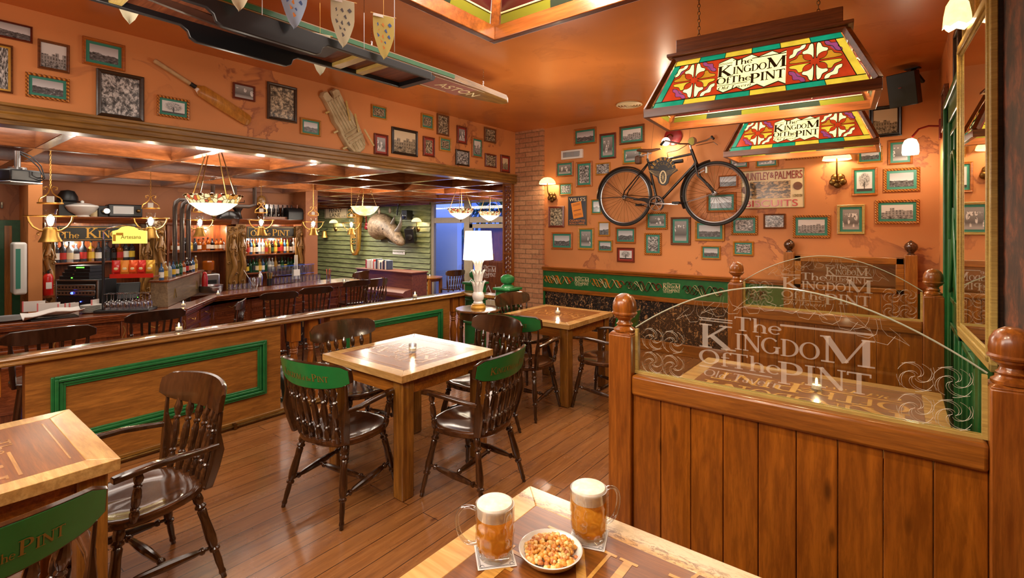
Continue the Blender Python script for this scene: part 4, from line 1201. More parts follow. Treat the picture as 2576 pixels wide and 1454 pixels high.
booth('nearest knotty pine settle back with etched glass and acorn posts', 2.0, -.935, .265, 1.175, 1.0, 1)
booth('middle knotty pine settle back with etched glass seen through the nearest glass', 4.13, -.985, .19, 1.2, 1.02, 1)
# wall settle
t = thing('wall_settle', 'high backed pine wall settle with framed glass and ball finials', 'settle', (0, 6.2, 0))
xl, xr = -.93, .12; zt_ = 1.36
for x in (xl, xr):
    mb = MB(); mb.box((x-.05,-.045,0),(x+.05,.045,zt_)); p = mb.build('post', M['pine_z'], t, bevel=.004)
    mb = MB(); ballfin(mb, x, 0, zt_); mb.build('ball_finial', M['chair_seat'], p)
mb = MB(); a, b, c, d = xl+.05, xr-.05, .97, 1.33
mb.box((a,-.035,d-.07),(b,.035,d)); mb.box((a,-.035,c),(b,.035,c+.05)); mb.box((a,-.035,c),(a+.07,.035,d)); mb.box((b-.07,-.035,c),(b,.035,d))
mb.build('panel_frame', M['pine_x'], t, bevel=.008)
MB().box((a+.06,-.006,c+.04),(b-.06,.004,d-.06)).build('framed_glass', M['tumbler'], t)
mb = MB(); s = .05
logo(mb, lambda u, v: ((a+b)/2 + (u-4.3)*.042, -.009, c+.055+v*.04)); mb.build('etched_name', M['frost'], t, fix=False)
mb = MB()
for i in range(10):
    u0 = a+(b-a)*i/10; mb.box((u0+.001,-.02,.02),(u0+(b-a)/10-.001,.02,c+.01))
mb.build('boards', M['pine_z'], t, bevel=.004)
MB().box((a,-.42,.40),(b,-.03,.46)).build('seat', M['red_pine_x'], t, bevel=.01)
MB().box((a+.05,-.36,0),(b-.05,-.04,.4)).build('seat_box', M['boards'], t)

# ---------------------------------------------------------------- beer mugs, dish, coasters, candles
ZT = .76
def mug(px, py, label, turn):
    c = onZ(px, py, ZT)
    co = thing('beer_coaster', 'square white coaster under the ' + ('left' if px < 1300 else 'right') + ' beer mug', 'coaster', (c.x, c.y, ZT), R(turn), 'beer coasters')
    MB().box((-.05,-.05,0.0),(.05,.05,.0015)).build('card', M['paper'], co, bevel=.0006)
    mb = MB()
    for s_ in (.042, .045):
        for q in range(4):
            a = [(-s_,-s_),(s_,-s_),(s_,s_),(-s_,s_)]; p, r_ = a[q], a[(q+1)%4]
            mb.bar((p[0],p[1],.0018),(r_[0],r_[1],.0018),.0008,.0004)
    for q in range(4):
        a = q*pi/2+pi/4; mb.tube([(cos(a)*.054+.005*cos(b), sin(a)*.054+.005*sin(b), .0019) for b in [j*.5 for j in range(10)]], .0006, 4)
    mb.build('blue_border', M['navy'], co)
    t = thing('beer_mug', label, 'mug', (c.x, c.y, ZT+.0018), 0, 'full beer mugs'); t.scale = (1.07, 1.07, .91)
    # dimpled body
    n = 40; rs = []; prof = [(.0,.037),(.006,.041),(.02,.044),(.045,.0475),(.075,.049),(.10,.0485),(.118,.048),(.145,.0485),(.150,.048)]
    outer = []
    zs = [0,.004,.012,.02,.028,.036,.044,.052,.06,.068,.076,.084,.092,.10,.108,.116,.125,.14,.148,.15]
    def rad(z):
        for (a, ra), (b, rb_) in zip(prof, prof[1:]):
            if z <= b: return ra + (rb_-ra)*(z-a)/(b-a)
        return prof[-1][1]
    for z in zs:
        row = int(z//.036); ring = []
        for j in range(n):
            a = 2*pi*j/n; r = rad(z)
            if .004 < z < .112:
                u = (a/(2*pi)*10 + .5*(row % 2)) % 1; w_ = (z % .036)/.036
                r -= .0048*max(0, sin(pi*u))**.6*max(0, sin(pi*w_))**.6
            ring.append((r*cos(a), r*sin(a), z))
        outer.append(ring)
    inner = [[(r*cos(2*pi*j/n), r*sin(2*pi*j/n), z) for j in range(n)] for r, z in ((.0455,.15),(.0450,.14),(.0425,.10),(.042,.06),(.039,.018),(.03,.014),(.001,.0135))]
    mb = MB(); mb.rings(outer+inner, cap=True); mb.build('glass_body', M['mug'], t, smooth=60)
    lr = [[(.001*cos(2*pi*j/n), .001*sin(2*pi*j/n), .0145) for j in range(n)], [(.033*cos(2*pi*j/n), .033*sin(2*pi*j/n), .0150) for j in range(n)]]
    lr += [[(p[0]*.935, p[1]*.935, max(p[2], .0152)) for p in ring] for ring, z in zip(outer, zs) if .02 <= z <= .11]
    lr += [[(.0435*cos(2*pi*j/n), .0435*sin(2*pi*j/n), .116) for j in range(n)], [(.001*cos(2*pi*j/n), .001*sin(2*pi*j/n), .116) for j in range(n)]]
    mb = MB(); mb.rings(lr); mb.build('lager', M['beer'], t, smooth=70)
    mb = MB(); mb.lathe([(.001,.1165),(.0435,.1165),(.0446,.14),(.0448,.150),(.042,.155),(.034,.158),(.018,.160),(.001,.1605)], 32); mb.build('foam', M['foam'], t)
    a = R(turn if False else 0)
    hd = MB(); pth = [(0.046,.128),(.062,.134),(.080,.130),(.093,.112),(.096,.085),(.090,.055),(.078,.035),(.062,.028),(.044,.032)]
    fine = []
    for i in range(len(pth)-1):
        p0 = pth[max(i-1,0)]; p1 = pth[i]; p2 = pth[i+1]; p3 = pth[min(i+2,len(pth)-1)]
        for q in range(4):
            s = q/4; f = lambda A,B,C,D: .5*((2*B)+(-A+C)*s+(2*A-5*B+4*C-D)*s*s+(-A+3*B-3*C+D)*s**3)
            fine.append((f(p0[0],p1[0],p2[0],p3[0]), 0, f(p0[1],p1[1],p2[1],p3[1])))
    fine.append((pth[-1][0],0,pth[-1][1]))
    hd.tube(fine, .0068, 10, flat=.8); h_ = hd.build('handle', M['tumbler'], t, smooth=60)
    return t, co
# handle direction: the left mug's handle to image left, the right mug's to image right
t, co = mug(1245, 1398, 'dimpled beer mug of lager at the left of the nut dish, handle to the left', 48); t.rotation_euler = (0,0, YAW+pi-.15)
t, co = mug(1481, 1352, 'dimpled beer mug of lager at the right of the nut dish, handle to the right', 20); t.rotation_euler = (0,0, YAW+.45)
c = onZ(1385, 1405, ZT)
dt = thing('nut_dish', 'round white china dish of snacks between the two beer mugs', 'dish', (c.x, c.y, ZT))
rd = .083
MB().lathe([(0,.0),(.05,.0),(.055,.004),(.072,.012),(rd-.003,.024),(rd,.028),(rd-.003,.029),(rd-.009,.024),(.066,.014),(.05,.009),(0,.009)], 48).build('dish', M['china'], dt)
nutm = []
for i, cc in enumerate(((228,160,62),(238,190,110),(214,136,54),(242,208,140),(190,116,58))):
    nutm.append(plain('roasted_nut_%s' % ['gold','pale','orange','cream','brown'][i], cc, .45, 0, .2, .25))
mb = MB(); rr = random.Random(3)
for i in range(330):
    a = rr.uniform(0, 2*pi); q = math.sqrt(rr.random())*.069
    lay = .019 + .022*(1-(q/.073)**2)*rr.uniform(.5, 1.0)
    s = rr.uniform(.0050, .0080)
    old = mb.T; mb.T = Matrix.Translation((q*cos(a), q*sin(a), lay)) @ Matrix.Rotation(rr.uniform(0,6), 4, 'Z') @ Matrix.Rotation(rr.uniform(-.8,.8), 4, 'X')
    mb.ball((0,0,0), s, 7, rr.choice([0,0,1,2,2,3,4]), (1.0, rr.uniform(.7,1.5), .8), 5); mb.T = old
nt = mb.build('mixed_nuts', nutm, smooth=80, loc=(c.x, c.y, ZT))
tag(nt, 'heap of roasted corn and peanuts filling the white dish', 'nuts', kind='stuff')

def make_candle(label):
    t = thing('tealight_glass', label, 'candle', (0,0,0), 0, 'tealights in small glasses')
    mb = MB(); mb.lathe([(.0,0),(.024,0),(.026,.004),(.027,.06),(.0245,.06),(.0235,.012),(0,.010)], 18); mb.build('glass_cup', M['tumbler'], t)
    MB().lathe([(0,.011),(.0225,.011),(.0225,.030),(0,.030)], 16).build('wax', M['wax'], t)
    MB().lathe([(0,.031),(.005,.036),(.0065,.044),(.004,.056),(0,.068)], 10).build('flame', M['flame'], t)
    return t
cd = make_candle('lit tealight glass on the centre table')
c = onZ(1038, 886, ZT); cd.location = c
lamp_light('candle_glow', (0,0,.075), .6, WARM, .01, parent=cd)
c = onZ(1403, 790, ZT); q = dup(cd, c, label='lit tealight glass on the table by the speckled dado')
c = onZ(2054, 982, ZT); q = dup(cd, c, label='lit tealight glass on the booth table behind the nearest etched glass')
def dupc(loc, label):
    r_ = dup(cd, loc, label=label)
    for ch in list(r_.children):
        if ch.type == 'LIGHT': bpy.data.objects.remove(ch)
    return r_
dupc(onZ(450, 833, ZR), 'lit tealight glass on the partition rail in front of the bar corner')
dupc(onZ(1044, 748, ZR), 'lit tealight glass on the partition rail in front of the piano')
# ---------------------------------------------------------------- stained glass table lamps
def comma(scale=1.0):
    """curled petal outline, stem at origin, pointing up and curling right"""
    pts = []
    spine = [(0.035,0.03),(0.05,.14),(.075,.25),(.13,.35),(.22,.41),(.32,.42),(.42,.38)]
    wd = [.012,.030,.045,.060,.066,.050,.006]
    L = []; Rr = []
    for i, (x, y) in enumerate(spine):
        a = spine[min(i+1, 6)]; b = spine[max(i-1, 0)]
        dx, dy = a[0]-b[0], a[1]-b[1]; l = math.hypot(dx, dy); nx, ny = -dy/l, dx/l
        L.append((x+nx*wd[i], y+ny*wd[i])); Rr.append((x-nx*wd[i], y-ny*wd[i]))
    return [(a*scale, b*scale) for a, b in L + Rr[::-1]]
def closed_curve(P, k=3):
    out = []; n = len(P)
    for i in range(n):
        p0, p1, p2, p3 = P[i-1], P[i], P[(i+1)%n], P[(i+2)%n]
        for q in range(k):
            t = q/k; out.append(tuple(.5*(2*b+(c-a)*t+(2*a-5*b+4*c-d)*t*t+(3*b-a-3*c+d)*t**3) for a, b, c, d in zip(p0, p1, p2, p3)))
    return out
QA = [(.05,.16),(.06,.90),(.20,.92),(.28,.70),(.46,.60),(.44,.46),(.28,.44),(.13,.34)]
QC = [(.34,.96),(.40,.76),(.60,.66),(.66,.60),(.76,.40),(.96,.34),(.95,.50),(.84,.58),(.80,.80),(.58,.84),(.50,.95)]
def petals(mbs, place, cx, cy, r, cols=(0, 1, 0)):
    for sx_ in (-1, 1):
        for sy_ in (-1, 1):
            for k, (sh, col) in enumerate(((QA, 0), ([(y, x) for x, y in QA], (1, 2)[sy_ > 0]), (QC, 5 if (sx_*sy_ > 0) else 0))):
                pts = [(cx + sx_*x*r, cy + sy_*y*r) for x, y in closed_curve(sh)]
                mbs[0].add([place(u, v, .0012+.0001*k) for u, v in pts], [tuple(range(len(pts)))], col)
                mbs[1].tube([place(u, v, .0022) for u, v in pts], .0022, 4, closed=True, flat=.6)
def glass_panel(t, corners, outward, long_side=True, inside=False):
    """corners: bl, br, tr, tl of the trapezoid; panel picture mapped with u in width, v in height"""
    bl, br, tr_, tl_ = [Vector(c) for c in corners]; n = outward.normalized()
    Hh = ((tl_+tr_)/2 - (bl+br)/2).length; Wd = (br-bl).length; Wt = (tr_-tl_).length
    mid_b = (bl+br)/2; up = ((tl_+tr_)/2-mid_b).normalized(); rt = (br-bl).normalized()
    def place(u, v, o=0.0):    # u from centre, v from bottom, true size
        return mid_b + rt*u + up*v + n*o
    def half(v): return (Wd + (Wt-Wd)*v/Hh)/2
    names = ['sg_cream', 'sg_yellow', 'sg_amber', 'sg_red', 'sg_teal', 'sg_purple']
    mats = [M[x] for x in names]
    g = MB(); ld = MB(); bw = .105*Hh + .004
    # coloured border strips
    def strip(u0, u1, v0, v1, mi):
        g.add([place(u0, v0), place(u1, v0), place(u1, v1), place(u0, v1)], [(0,1,2,3)], mi)
        ld.tube([place(u0, v0, .001), place(u0, v1, .001)], .002, 4)
    m0 = 6 if long_side else 3
    for k in range(m0):
        for v0, v1, sh in ((0, bw, 0), (Hh-bw, Hh, 1)):
            a0, a1 = half(v0), half(v1)
            f0 = -1 + 2*k/m0; f1 = -1 + 2*(k+1)/m0
            g.add([place(a0*f0, v0), place(a0*f1, v0), place(a1*f1, v1), place(a1*f0, v1)], [(0,1,2,3)], (4, 1)[(k+sh) % 2])
            ld.tube([place(a0*f0, v0, .001), place(a1*f0, v1, .001)], .002, 4)
    for s_ in (-1, 1):
        e0, e1 = half(bw), half(Hh-bw)
        g.add([place(s_*e0, bw), place(s_*(e0-bw), bw), place(s_*(e1-bw), Hh-bw), place(s_*e1, Hh-bw)], [(0,1,2,3)], 4 if s_ < 0 else 1)
        ld.tube([place(s_*(e0-bw), bw, .001), place(s_*(e1-bw), Hh-bw, .001)], .0025, 4)
    for v in (bw, Hh-bw):
        e = half(v); ld.tube([place(-e, v, .001), place(e, v, .001)], .0025, 4)
    # red field
    e0, e1 = half(bw)-bw, half(Hh-bw)-bw
    g.add([place(-e0, bw, .0002), place(e0, bw, .0002), place(e1, Hh-bw, .0002), place(-e1, Hh-bw, .0002)], [(0,1,2,3)], 3)
    vm = Hh/2; r = (Hh-2*bw)/2*1.0
    if long_side:
        cu = .285*Wd
        for s_ in (-1, 1):
            petals((g, ld), place, s_*(cu), vm, r)
            for q_, (ox, oy, ro) in enumerate(((1.42,.62,0),(1.42,-.62,2),(1.62,.0,1))):
                for mir in (1, -1):
                    if ox == 1.62 and False: continue
                    pts = []
                    for x, y in comma(.9):
                        x *= mir; a_ = ro*pi/2 + (pi if ro == 0 else 0); pts.append((s_*(cu + r*ox) + r*(x*cos(a_)-y*sin(a_))*.9, vm + r*oy*.9 + r*(x*sin(a_)+y*cos(a_))*.9))
                    if max(abs(p_[0]) for p_ in pts) < half(vm)-bw*1.1 and min(abs(p_[0]-s_*cu) for p_ in pts) > r*1.02:
                        g.add([place(u, v, .0013) for u, v in pts], [tuple(range(len(pts)))], (0, 1, 5)[q_]); ld.tube([place(u, v, .0025) for u, v in pts], .0022, 4, closed=True, flat=.6)
            for a in (-.9, .9, 2.2, 4.1):
                g.add([place(s_*cu + r*1.15*cos(a)+q, vm + r*.8*sin(a)+w_, .001) for q, w_ in ((-.02,0),(0,-.025),(.02,0),(0,.025))], [(0,1,2,3)], 5)
        # cream name scroll
        hw = cu - r*1.08; n_ = 10
        topw = [place(-hw + 2*hw*i/n_, vm + (Hh/2-bw)*(.84+.10*((i*7)%3-1)), .0016) for i in range(n_+1)]
        botw = [place(-hw + 2*hw*i/n_, vm - (Hh/2-bw)*(.84+.10*((i*5)%3-1)), .0016) for i in range(n_+1)]
        g.add(topw + botw, [(i, i+1, n_+1+i+1, n_+1+i) for i in range(n_)], 0)
        ld.tube(topw, .003, 4); ld.tube(botw, .003, 4)
        tx = MB(); s = min(2*hw*.92/8.8, (Hh-2*bw)*.86/5.8)
        logo(tx, lambda u, v: place((u-4.35)*s*1.12, vm + (v-2.75)*s, .0024), bold=1.2)
        tx.build('pub_name', M['lead_text'], t, fix=False)
    else:
        petals((g, ld), place, 0, vm, r*.95)
    o = g.build('stained_glass', mats, t, smooth=0, fix=False)
    ld.build('lead_lines', M['came'], t)
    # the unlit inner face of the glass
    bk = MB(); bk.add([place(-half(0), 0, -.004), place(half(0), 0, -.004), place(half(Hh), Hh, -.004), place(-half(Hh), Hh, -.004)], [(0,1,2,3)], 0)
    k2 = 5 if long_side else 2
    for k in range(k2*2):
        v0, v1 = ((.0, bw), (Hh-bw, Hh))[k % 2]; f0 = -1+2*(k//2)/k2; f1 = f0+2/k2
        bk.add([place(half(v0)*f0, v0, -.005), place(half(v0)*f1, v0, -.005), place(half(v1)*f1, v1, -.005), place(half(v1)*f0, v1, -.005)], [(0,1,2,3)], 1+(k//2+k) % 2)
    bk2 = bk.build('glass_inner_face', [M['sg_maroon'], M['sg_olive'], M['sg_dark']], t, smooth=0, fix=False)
    wl = MB()
    for v in (bw, Hh-bw): wl.tube([place(-half(v), v, -.007), place(half(v), v, -.007)], .003, 4)
    for s_ in ((-1, 1) if long_side else (0,)):
        for q in range(8):
            a = q*pi/4
            wl.tube([place((.27*Wd*s_) + r*(.1+.8*t_)*cos(a+t_*.9), vm + r*(.1+.8*t_)*sin(a+t_*.9), -.007) for t_ in [j/6 for j in range(7)]], .0035, 4)
    wl.build('inner_cames', M['cream'], t)
M['came'] = plain('green_black_came', (22,62,44), .35, .2)
M['lead_text'] = plain('dark_glass_lettering', (52,42,18), .4)
def pub_lamp(label, xc, yc, zb, L=1.16, Wd=.50, Hh=.36, rz=0.0, tilt=0.0):
    t = thing('stained_glass_lamp', label, 'lamp', (xc, yc, zb), rz, 'stained glass lamps over the booths')
    t.rotation_euler = (0, tilt, rz)
    f = .03; bh = .052
    mb = MB()
    for lo, hi in (((-L/2,-Wd/2),(L/2,-Wd/2+.028)),((-L/2,Wd/2-.028),(L/2,Wd/2)),((-L/2,-Wd/2+.028),(-L/2+.028,Wd/2-.028)),((L/2-.028,-Wd/2+.028),(L/2,Wd/2-.028))):
        mb.box((lo[0],lo[1],0),(hi[0],hi[1],bh))
    tl_, tw = L*.75, Wd*.46
    P = lambda sx_, sy_, top: Vector((sx_*(tl_/2 if top else L/2-.015), sy_*(tw/2 if top else Wd/2-.015), (Hh if top else bh)))
    for sx_ in (-1, 1):
        for sy_ in (-1, 1):
            mb.bar(P(sx_, sy_, 0), P(sx_, sy_, 1), .034, .030)
    mb.box((-tl_/2-.01,-tw/2-.01,Hh-.014),(tl_/2+.01,tw/2+.01,Hh+.014))
    mb.build('timber_frame', M['lampwood'], t, bevel=.003)
    mb = MB()
    mb.box((-tl_/2-.035,-tw/2-.035,Hh+.014),(tl_/2+.035,tw/2+.035,Hh+.034)); mb.box((-tl_/2+.01,-tw/2+.01,Hh+.034),(tl_/2-.01,tw/2-.01,Hh+.125))
    mb.build('crown_box', M['lampwood'], t, bevel=.004)
    for sy_ in (-1, 1):
        n = Vector((0, sy_*(Hh-bh), (Wd-tw)/2)); ins = .026
        bl = Vector((-sy_*-1*(-1)*(L/2-.03), sy_*(Wd/2-.02), bh)); 
        a = Vector((sy_*(L/2-.05), sy_*(Wd/2-.018), bh)); b = Vector((-sy_*(L/2-.05), sy_*(Wd/2-.018), bh))
        c = Vector((-sy_*(tl_/2-.022), sy_*(tw/2), Hh-.012)); d = Vector((sy_*(tl_/2-.022), sy_*(tw/2), Hh-.012))
        glass_panel(t, (a, b, c, d), n, True)
    for sx_ in (-1, 1):
        n = Vector((sx_*(Hh-bh), 0, (L-tl_)/2))
        a = Vector((sx_*(L/2-.018), -sx_*(Wd/2-.05), bh)); b = Vector((sx_*(L/2-.018), sx_*(Wd/2-.05), bh))
        c = Vector((sx_*(tl_/2), sx_*(tw/2-.022), Hh-.012)); d = Vector((sx_*(tl_/2), -sx_*(tw/2-.022), Hh-.012))
        glass_panel(t, (a, b, c, d), n, False)
    for sx_ in (-1, 1):
        mb = MB(); z = Hh+.125; i = 0
        while z < ZC-zb:
            mb.tube([(sx_*tl_*.36 + (.008*cos(a) if i%2 else 0), (0 if i%2 else .008*cos(a)), z+.014+.014*sin(a)) for a in [j*pi/4 for j in range(8)]], .0022, 5, closed=True)
            z += .023; i += 1
        mb.build('chain', M['old_brass'], t)
        MB().lathe([(0,.0),(.016,.004),(.03,.03),(.03,.06),(.016,.085),(0,.1)], 14, at=(sx_*L*.2, 0, Hh-.15)).build('bulb', M['bulb'], t)
        MB().cyl((sx_*L*.2,0,Hh-.06),(sx_*L*.2,0,Hh-.012),.018).build('bulb_socket', M['brass'], t)
        lamp_light('lamp_bulb', (sx_*L*.2, 0, Hh-.18), 24, WARM, .035, parent=t)
    return t
pub_lamp('stained glass pub lamp over the booth, the large one nearest', -.645, 3.13, 2.288, rz=R(4.6))
pub_lamp('smaller looking stained glass pub lamp hanging behind the nearest one', -.68, 5.05, 2.28)
pub_lamp('stained glass lamp cut off by the top edge with only its corner showing', -.58, 1.13, 2.295)

# ---------------------------------------------------------------- bowl pendants over the bar side
def bowl(label, c, rz_=0, mosaic=True, drop=.42):
    t = thing('bowl_pendant', label, 'lamp', c, rz_, 'glass bowl pendants over the bar side')
    r = .25
    if mosaic:
        MB().lathe([(r*.86,-.075),(r*.96,-.03),(r,.0),(r*.985,.012),(r*.95,.0),(r*.84,-.07)], 40, cap=False).build('mosaic_band', M['mosaic'], t)
        MB().lathe([(r*.86,-.075),(r*.62,-.125),(r*.3,-.175),(r*.1,-.195),(.001,-.198)], 40, cap=False).build('glass_bowl', M['bowl'], t)
        mb = MB()
        for j in range(16):
            a = 2*pi*j/16
            mb.ball((cos(a)*r, sin(a)*r, .008), .022, 8, 0, (1,1,.6), 4)
        mb.build('rim_scallops', M['old_brass'], t)
    else:
        MB().lathe([(r*1.04,.012),(r*.98,.0),(r*.88,-.05),(r*.66,-.11),(r*.36,-.15),(.001,-.162)], 40, cap=False).build('glass_bowl', M['bowl2'], t)
    mb = MB(); zl = -.198 if mosaic else -.162
    mb.lathe([(0,zl),(.02,zl),(.022,zl-.012),(.01,zl-.02),(.014,zl-.032),(.004,zl-.045),(0,zl-.05)], 12); mb.build('finial', M['old_brass'], t)
    mb = MB(); k = 4 if mosaic else 3
    for j in range(k):
        a = 2*pi*j/k + .3
        p0 = Vector((cos(a)*r*.9, sin(a)*r*.9, .0)); p1 = Vector((cos(a)*.035, sin(a)*.035, drop-.02))
        if mosaic: mb.tube([p0, p1], .0055, 6)
        else:
            nlk = 16
            for q in range(nlk):
                cc = p0 + (p1-p0)*((q+.5)/nlk); mb.tube([cc + Vector((.009*cos(b) if q%2 else 0, 0 if q%2 else .009*cos(b), .015*sin(b))) for b in [w*pi/3 for w in range(6)]], .003, 4, closed=True)
    mb.build('hanging_rods' if mosaic else 'chains', M['old_brass'], t)
    MB().lathe([(0,drop-.03),(.05,drop-.025),(.055,drop-.008),(.05,drop),(0,drop)], 16).build('ceiling_cup', M['brass'], t)
    lamp_light('lamp_bulb', (0,0,.06), 40, SOFT, .07, parent=t)
    return t
M['bowl2'] = lit_ = None
m = NT('lit_alabaster_bowl'); m.set(.3); f = m.noise(m.coord(), 7, 4); m.base((.5,.4,.25)); m.link(m.ramp(f, [(.35, lin((255,214,130))), (.6, lin((255,244,206)))]), m.b.inputs['Emission Color']); m.b.inputs['Emission Strength'].default_value = 1.5
M['bowl2'] = m.mat
def at_depth(px, py, d):
    r = ray(px, py); return Vector((r[0]*d, r[1]*d, EYE+r[2]*d))
for px, py, d, mo, lb in ((538, 494, 5.05, True, 'mosaic glass bowl pendant, the largest, hanging left over the bar corner'),
                          (918, 521, 9.2, False, 'plain alabaster bowl pendant on twisted chains in front of the rhino head'),
                          (1159, 527, 9.7, True, 'mosaic glass bowl pendant in front of the blue window'),
                          (1232, 534, 11.2, True, 'smallest mosaic glass bowl pendant, above the glazed door')):
    c = at_depth(px, py, d); bowl(lb, (c.x, c.y, c.z), R(20), mo, 2.56-c.z)

# ---------------------------------------------------------------- brass bell lanterns over the bar
def lantern(label, c, s=1.0):
    t = thing('brass_bell_lantern', label, 'lamp', c, 0, 'brass lanterns over the bar'); t.scale = (s,)*3
    t.rotation_euler = (0, 0, YAW+.3)
    for sx_ in (-1, 1):
        mb = MB()
        mb.tube([(sx_*a, 0, b) for a, b in ((.10,.16),(.10,.20),(.085,.225),(.05,.245),(.02,.275),(.005,.32),(.03,.345),(.06,.335),(.058,.31),(.045,.312))], .007, 6)
        mb.tube([(sx_*a, 0, b) for a, b in ((.20,.02),(.19,-.03),(.155,-.09),(.10,-.13),(.05,-.14))], .010, 6)
        mb.tube([(sx_*a, 0, b) for a, b in ((.06,-.14),(.10,-.15),(.12,-.17),(.10,-.185))], .006, 6)
        mb.build('scroll_bracket', M['brass'], t)
    MB().lathe([(.105,.155),(.11,.16),(.11,.17),(.10,.17)], 20, cap=False).build('gallery_ring', M['brass'], t)
    MB().lathe([(.215,.018),(.222,.022),(.222,.028),(.21,.028)], 28, cap=False).build('drip_ring', M['brass'], t)
    MB().lathe([(0,-.10),(.045,-.10),(.055,-.11),(.062,-.13),(.075,-.20),(.10,-.255),(.098,-.26),(.085,-.245),(0,-.20)], 24).build('bell_base', M['brass'], t)
    MB().lathe([(.045,-.10),(.052,-.04),(.05,.04),(.06,.10)], 18, cap=False).build('glass_chimney', M['glass'], t)
    MB().lathe([(0,-.08),(.02,-.07),(.03,-.03),(.032,.0),(.022,.03),(0,.04)], 14).build('bulb', M['bulb'], t)
    MB().box((-.03,-.01,.17),(.03,.01,.24)).build('price_tag', M['white'], t)
    top = (2.56-c[2])/s
    mb = MB(); z = .32; i = 0
    while z < top:
        mb.tube([((.007*cos(a) if i%2 else 0), (0 if i%2 else .007*cos(a)), z+.016+.016*sin(a)) for a in [j*pi/3 for j in range(6)]], .0022, 4, closed=True); z += .027; i += 1
    mb.build('chain', M['brass'], t)
    MB().lathe([(0,top-.012),(.03,top-.012),(.034,top),(0,top)], 12).build('ceiling_hook', M['brass'], t)
    lamp_light('lamp_bulb', (0,-.0,.0), 20, SOFT, .04, parent=t)
    return t
lt = [(127, 549, 5.35, 1.0, 'brass bell lantern nearest the camera at the left end of the bar'), (379, 553, 6.6, .95, 'brass bell lantern above the bar beside the lit yellow sign'),
      (503, 557, 7.6, .9, 'brass bell lantern behind the largest mosaic bowl'), (657, 557, 8.2, .9, 'brass bell lantern in front of the right sign board'),
      (788, 561, 8.9, .85, 'brass bell lantern in front of the bare plaster column'), (884, 563, 9.6, .8, 'brass bell lantern in front of the hanging tuba')]
for px, py, d, s, lb in lt:
    c = at_depth(px, py, d); lantern(lb, c, s)

# ---------------------------------------------------------------- wall sconces
def sconce_shade(t, c, r, h, tiff=True, n=8):
    mb = MB(); prof = [(.12,h),(.45,h*.93),(.75,h*.68),(.93,h*.36),(1.0,0)]
    rs = []
    for q, z in prof:
        rs.append([(c[0]+r*q*cos(2*pi*j/24)*(1+ (.05 if (j % 3 == 0) else 0)*(q > .9)), c[1]+r*q*sin(2*pi*j/24), c[2]+z) for j in range(24)])
    mb.rings(rs, cap=False); mb.build('lamp_shade', M['tiff'], t)
    lamp_light('lamp_bulb', (c[0], c[1], c[2]+h*.3), 9, WARM, .03, parent=t)
def flower_sconce(label, px, pyb, pys, r, h, wall='back'):
    if wall == 'back': b = onY(px, pyb, YB); s = onY(px, pys, YB-.14); rz_ = 0
    t = thing('wall_sconce', label, 'lamp', b, rz_)
    mb = MB()
    for q in range(5):
        a = q*2*pi/5 - pi/2
        mb.ball((cos(a)*.042, -.02, sin(a)*.042), .04, 10, 0, (1,.55,1), 6)
    mb.ball((0,-.035,0), .026, 10); mb.build('flower_backplate', M['old_brass'], t)
    sz = s.z - b.z; MB().tube([(0,-.03,-.0),(0,-.10,.03),(0,-.135,.08),(0,-.14,sz*.7),(0,-.14,sz+h*.4)], .008, 8).build('stem', M['old_brass'], t)
    sconce_shade(t, (0,-.14,sz), r, h)
    return t
flower_sconce('flower backed wall sconce left beside the brick column', 1390, 496, 462, .125, .10)
flower_sconce('flower backed wall sconce with leaded shade right of the enamel biscuit sign', 2108, 455, 402, .125, .10)
# red plate sconce behind the bicycle
b = onY(1694, 344, YB); t = thing('wall_sconce', 'round red plate sconce with bare bulb above the bicycle saddle', 'lamp', b)
MB().turned((0,0,0),(0,-.03,0),[(0,.115),(.5,.115),(1,.08)],24).build('red_backplate', M['redd'], t)
MB().tube([(0,-.03,0),(-.01,-.08,.02),(-.03,-.12,.0),(-.045,-.13,-.03)], .010, 8).build('arm', M['old_brass'], t)
MB().ball((-.05,-.13,-.075), .055, 16).build('frosted_globe', M['shade'], t)
lamp_light('lamp_bulb', (-.05,-.16,-.14), 9, WARM, .04, parent=t)
# red arm sconce on the right wall
b = Vector((XR, 5.92, onX(2339, 333, XR).z)); b = Vector((XR, 5.9, 2.52)); 
t = thing('wall_sconce', 'red curved arm sconce with glass shade on the right wall near the corner', 'lamp', b)
MB().box((-.02,-.04,-.09),(0,.04,.09)).build('red_backplate', M['redd'], t, bevel=.006)
MB().tube([(-.02,0,.03),(-.09,-.0,.04),(-.16,0,.02),(-.21,0,-.05)], .009, 8).build('red_arm', M['redd'], t)
MB().lathe([(.02,.06),(.045,.045),(.062,.0),(.066,-.07),(.06,-.09)], 20, at=(-.22,0,-.12), cap=False).build('glass_shade', M['shade'], t)
lamp_light('lamp_bulb', (-.22,0,-.24), 9, WARM, .03, parent=t)
# big sconce top right
c = onX(2416, 36, .235)
t = thing('wall_sconce', 'leaded glass bell sconce at the top right above the mirror', 'lamp', (XR, c.y, c.z)); t.scale = (.62,)*3
MB().turned((0,0,.12),(-.03,0,.12),[(0,.06),(1,.05)],16).build('backplate', M['old_brass'], t)
MB().tube([(-.03,0,.12),(-.08,0,.16),(-.14,0,.17),(-.17,0,.13)], .009, 8).build('arm', M['old_brass'], t)
mb = MB(); rs = []
for q, z in ((.2,.13),(.5,.12),(.75,.08),(.9,.0),(.97,-.07),(1.0,-.085)):
    rs.append([(-.17+.085*q*cos(2*pi*j/24)*(1+.03*cos(6*2*pi*j/24)), .085*q*sin(2*pi*j/24)*(1+.03*cos(6*2*pi*j/24)), z-(.012*cos(6*2*pi*j/24) if q > .95 else 0)) for j in range(24)])
mb.rings(rs, cap=False); mb.build('glass_shade', M['tiff'], t)
lamp_light('lamp_bulb', (-.17,0,-.02), 8, WARM, .03, parent=t)

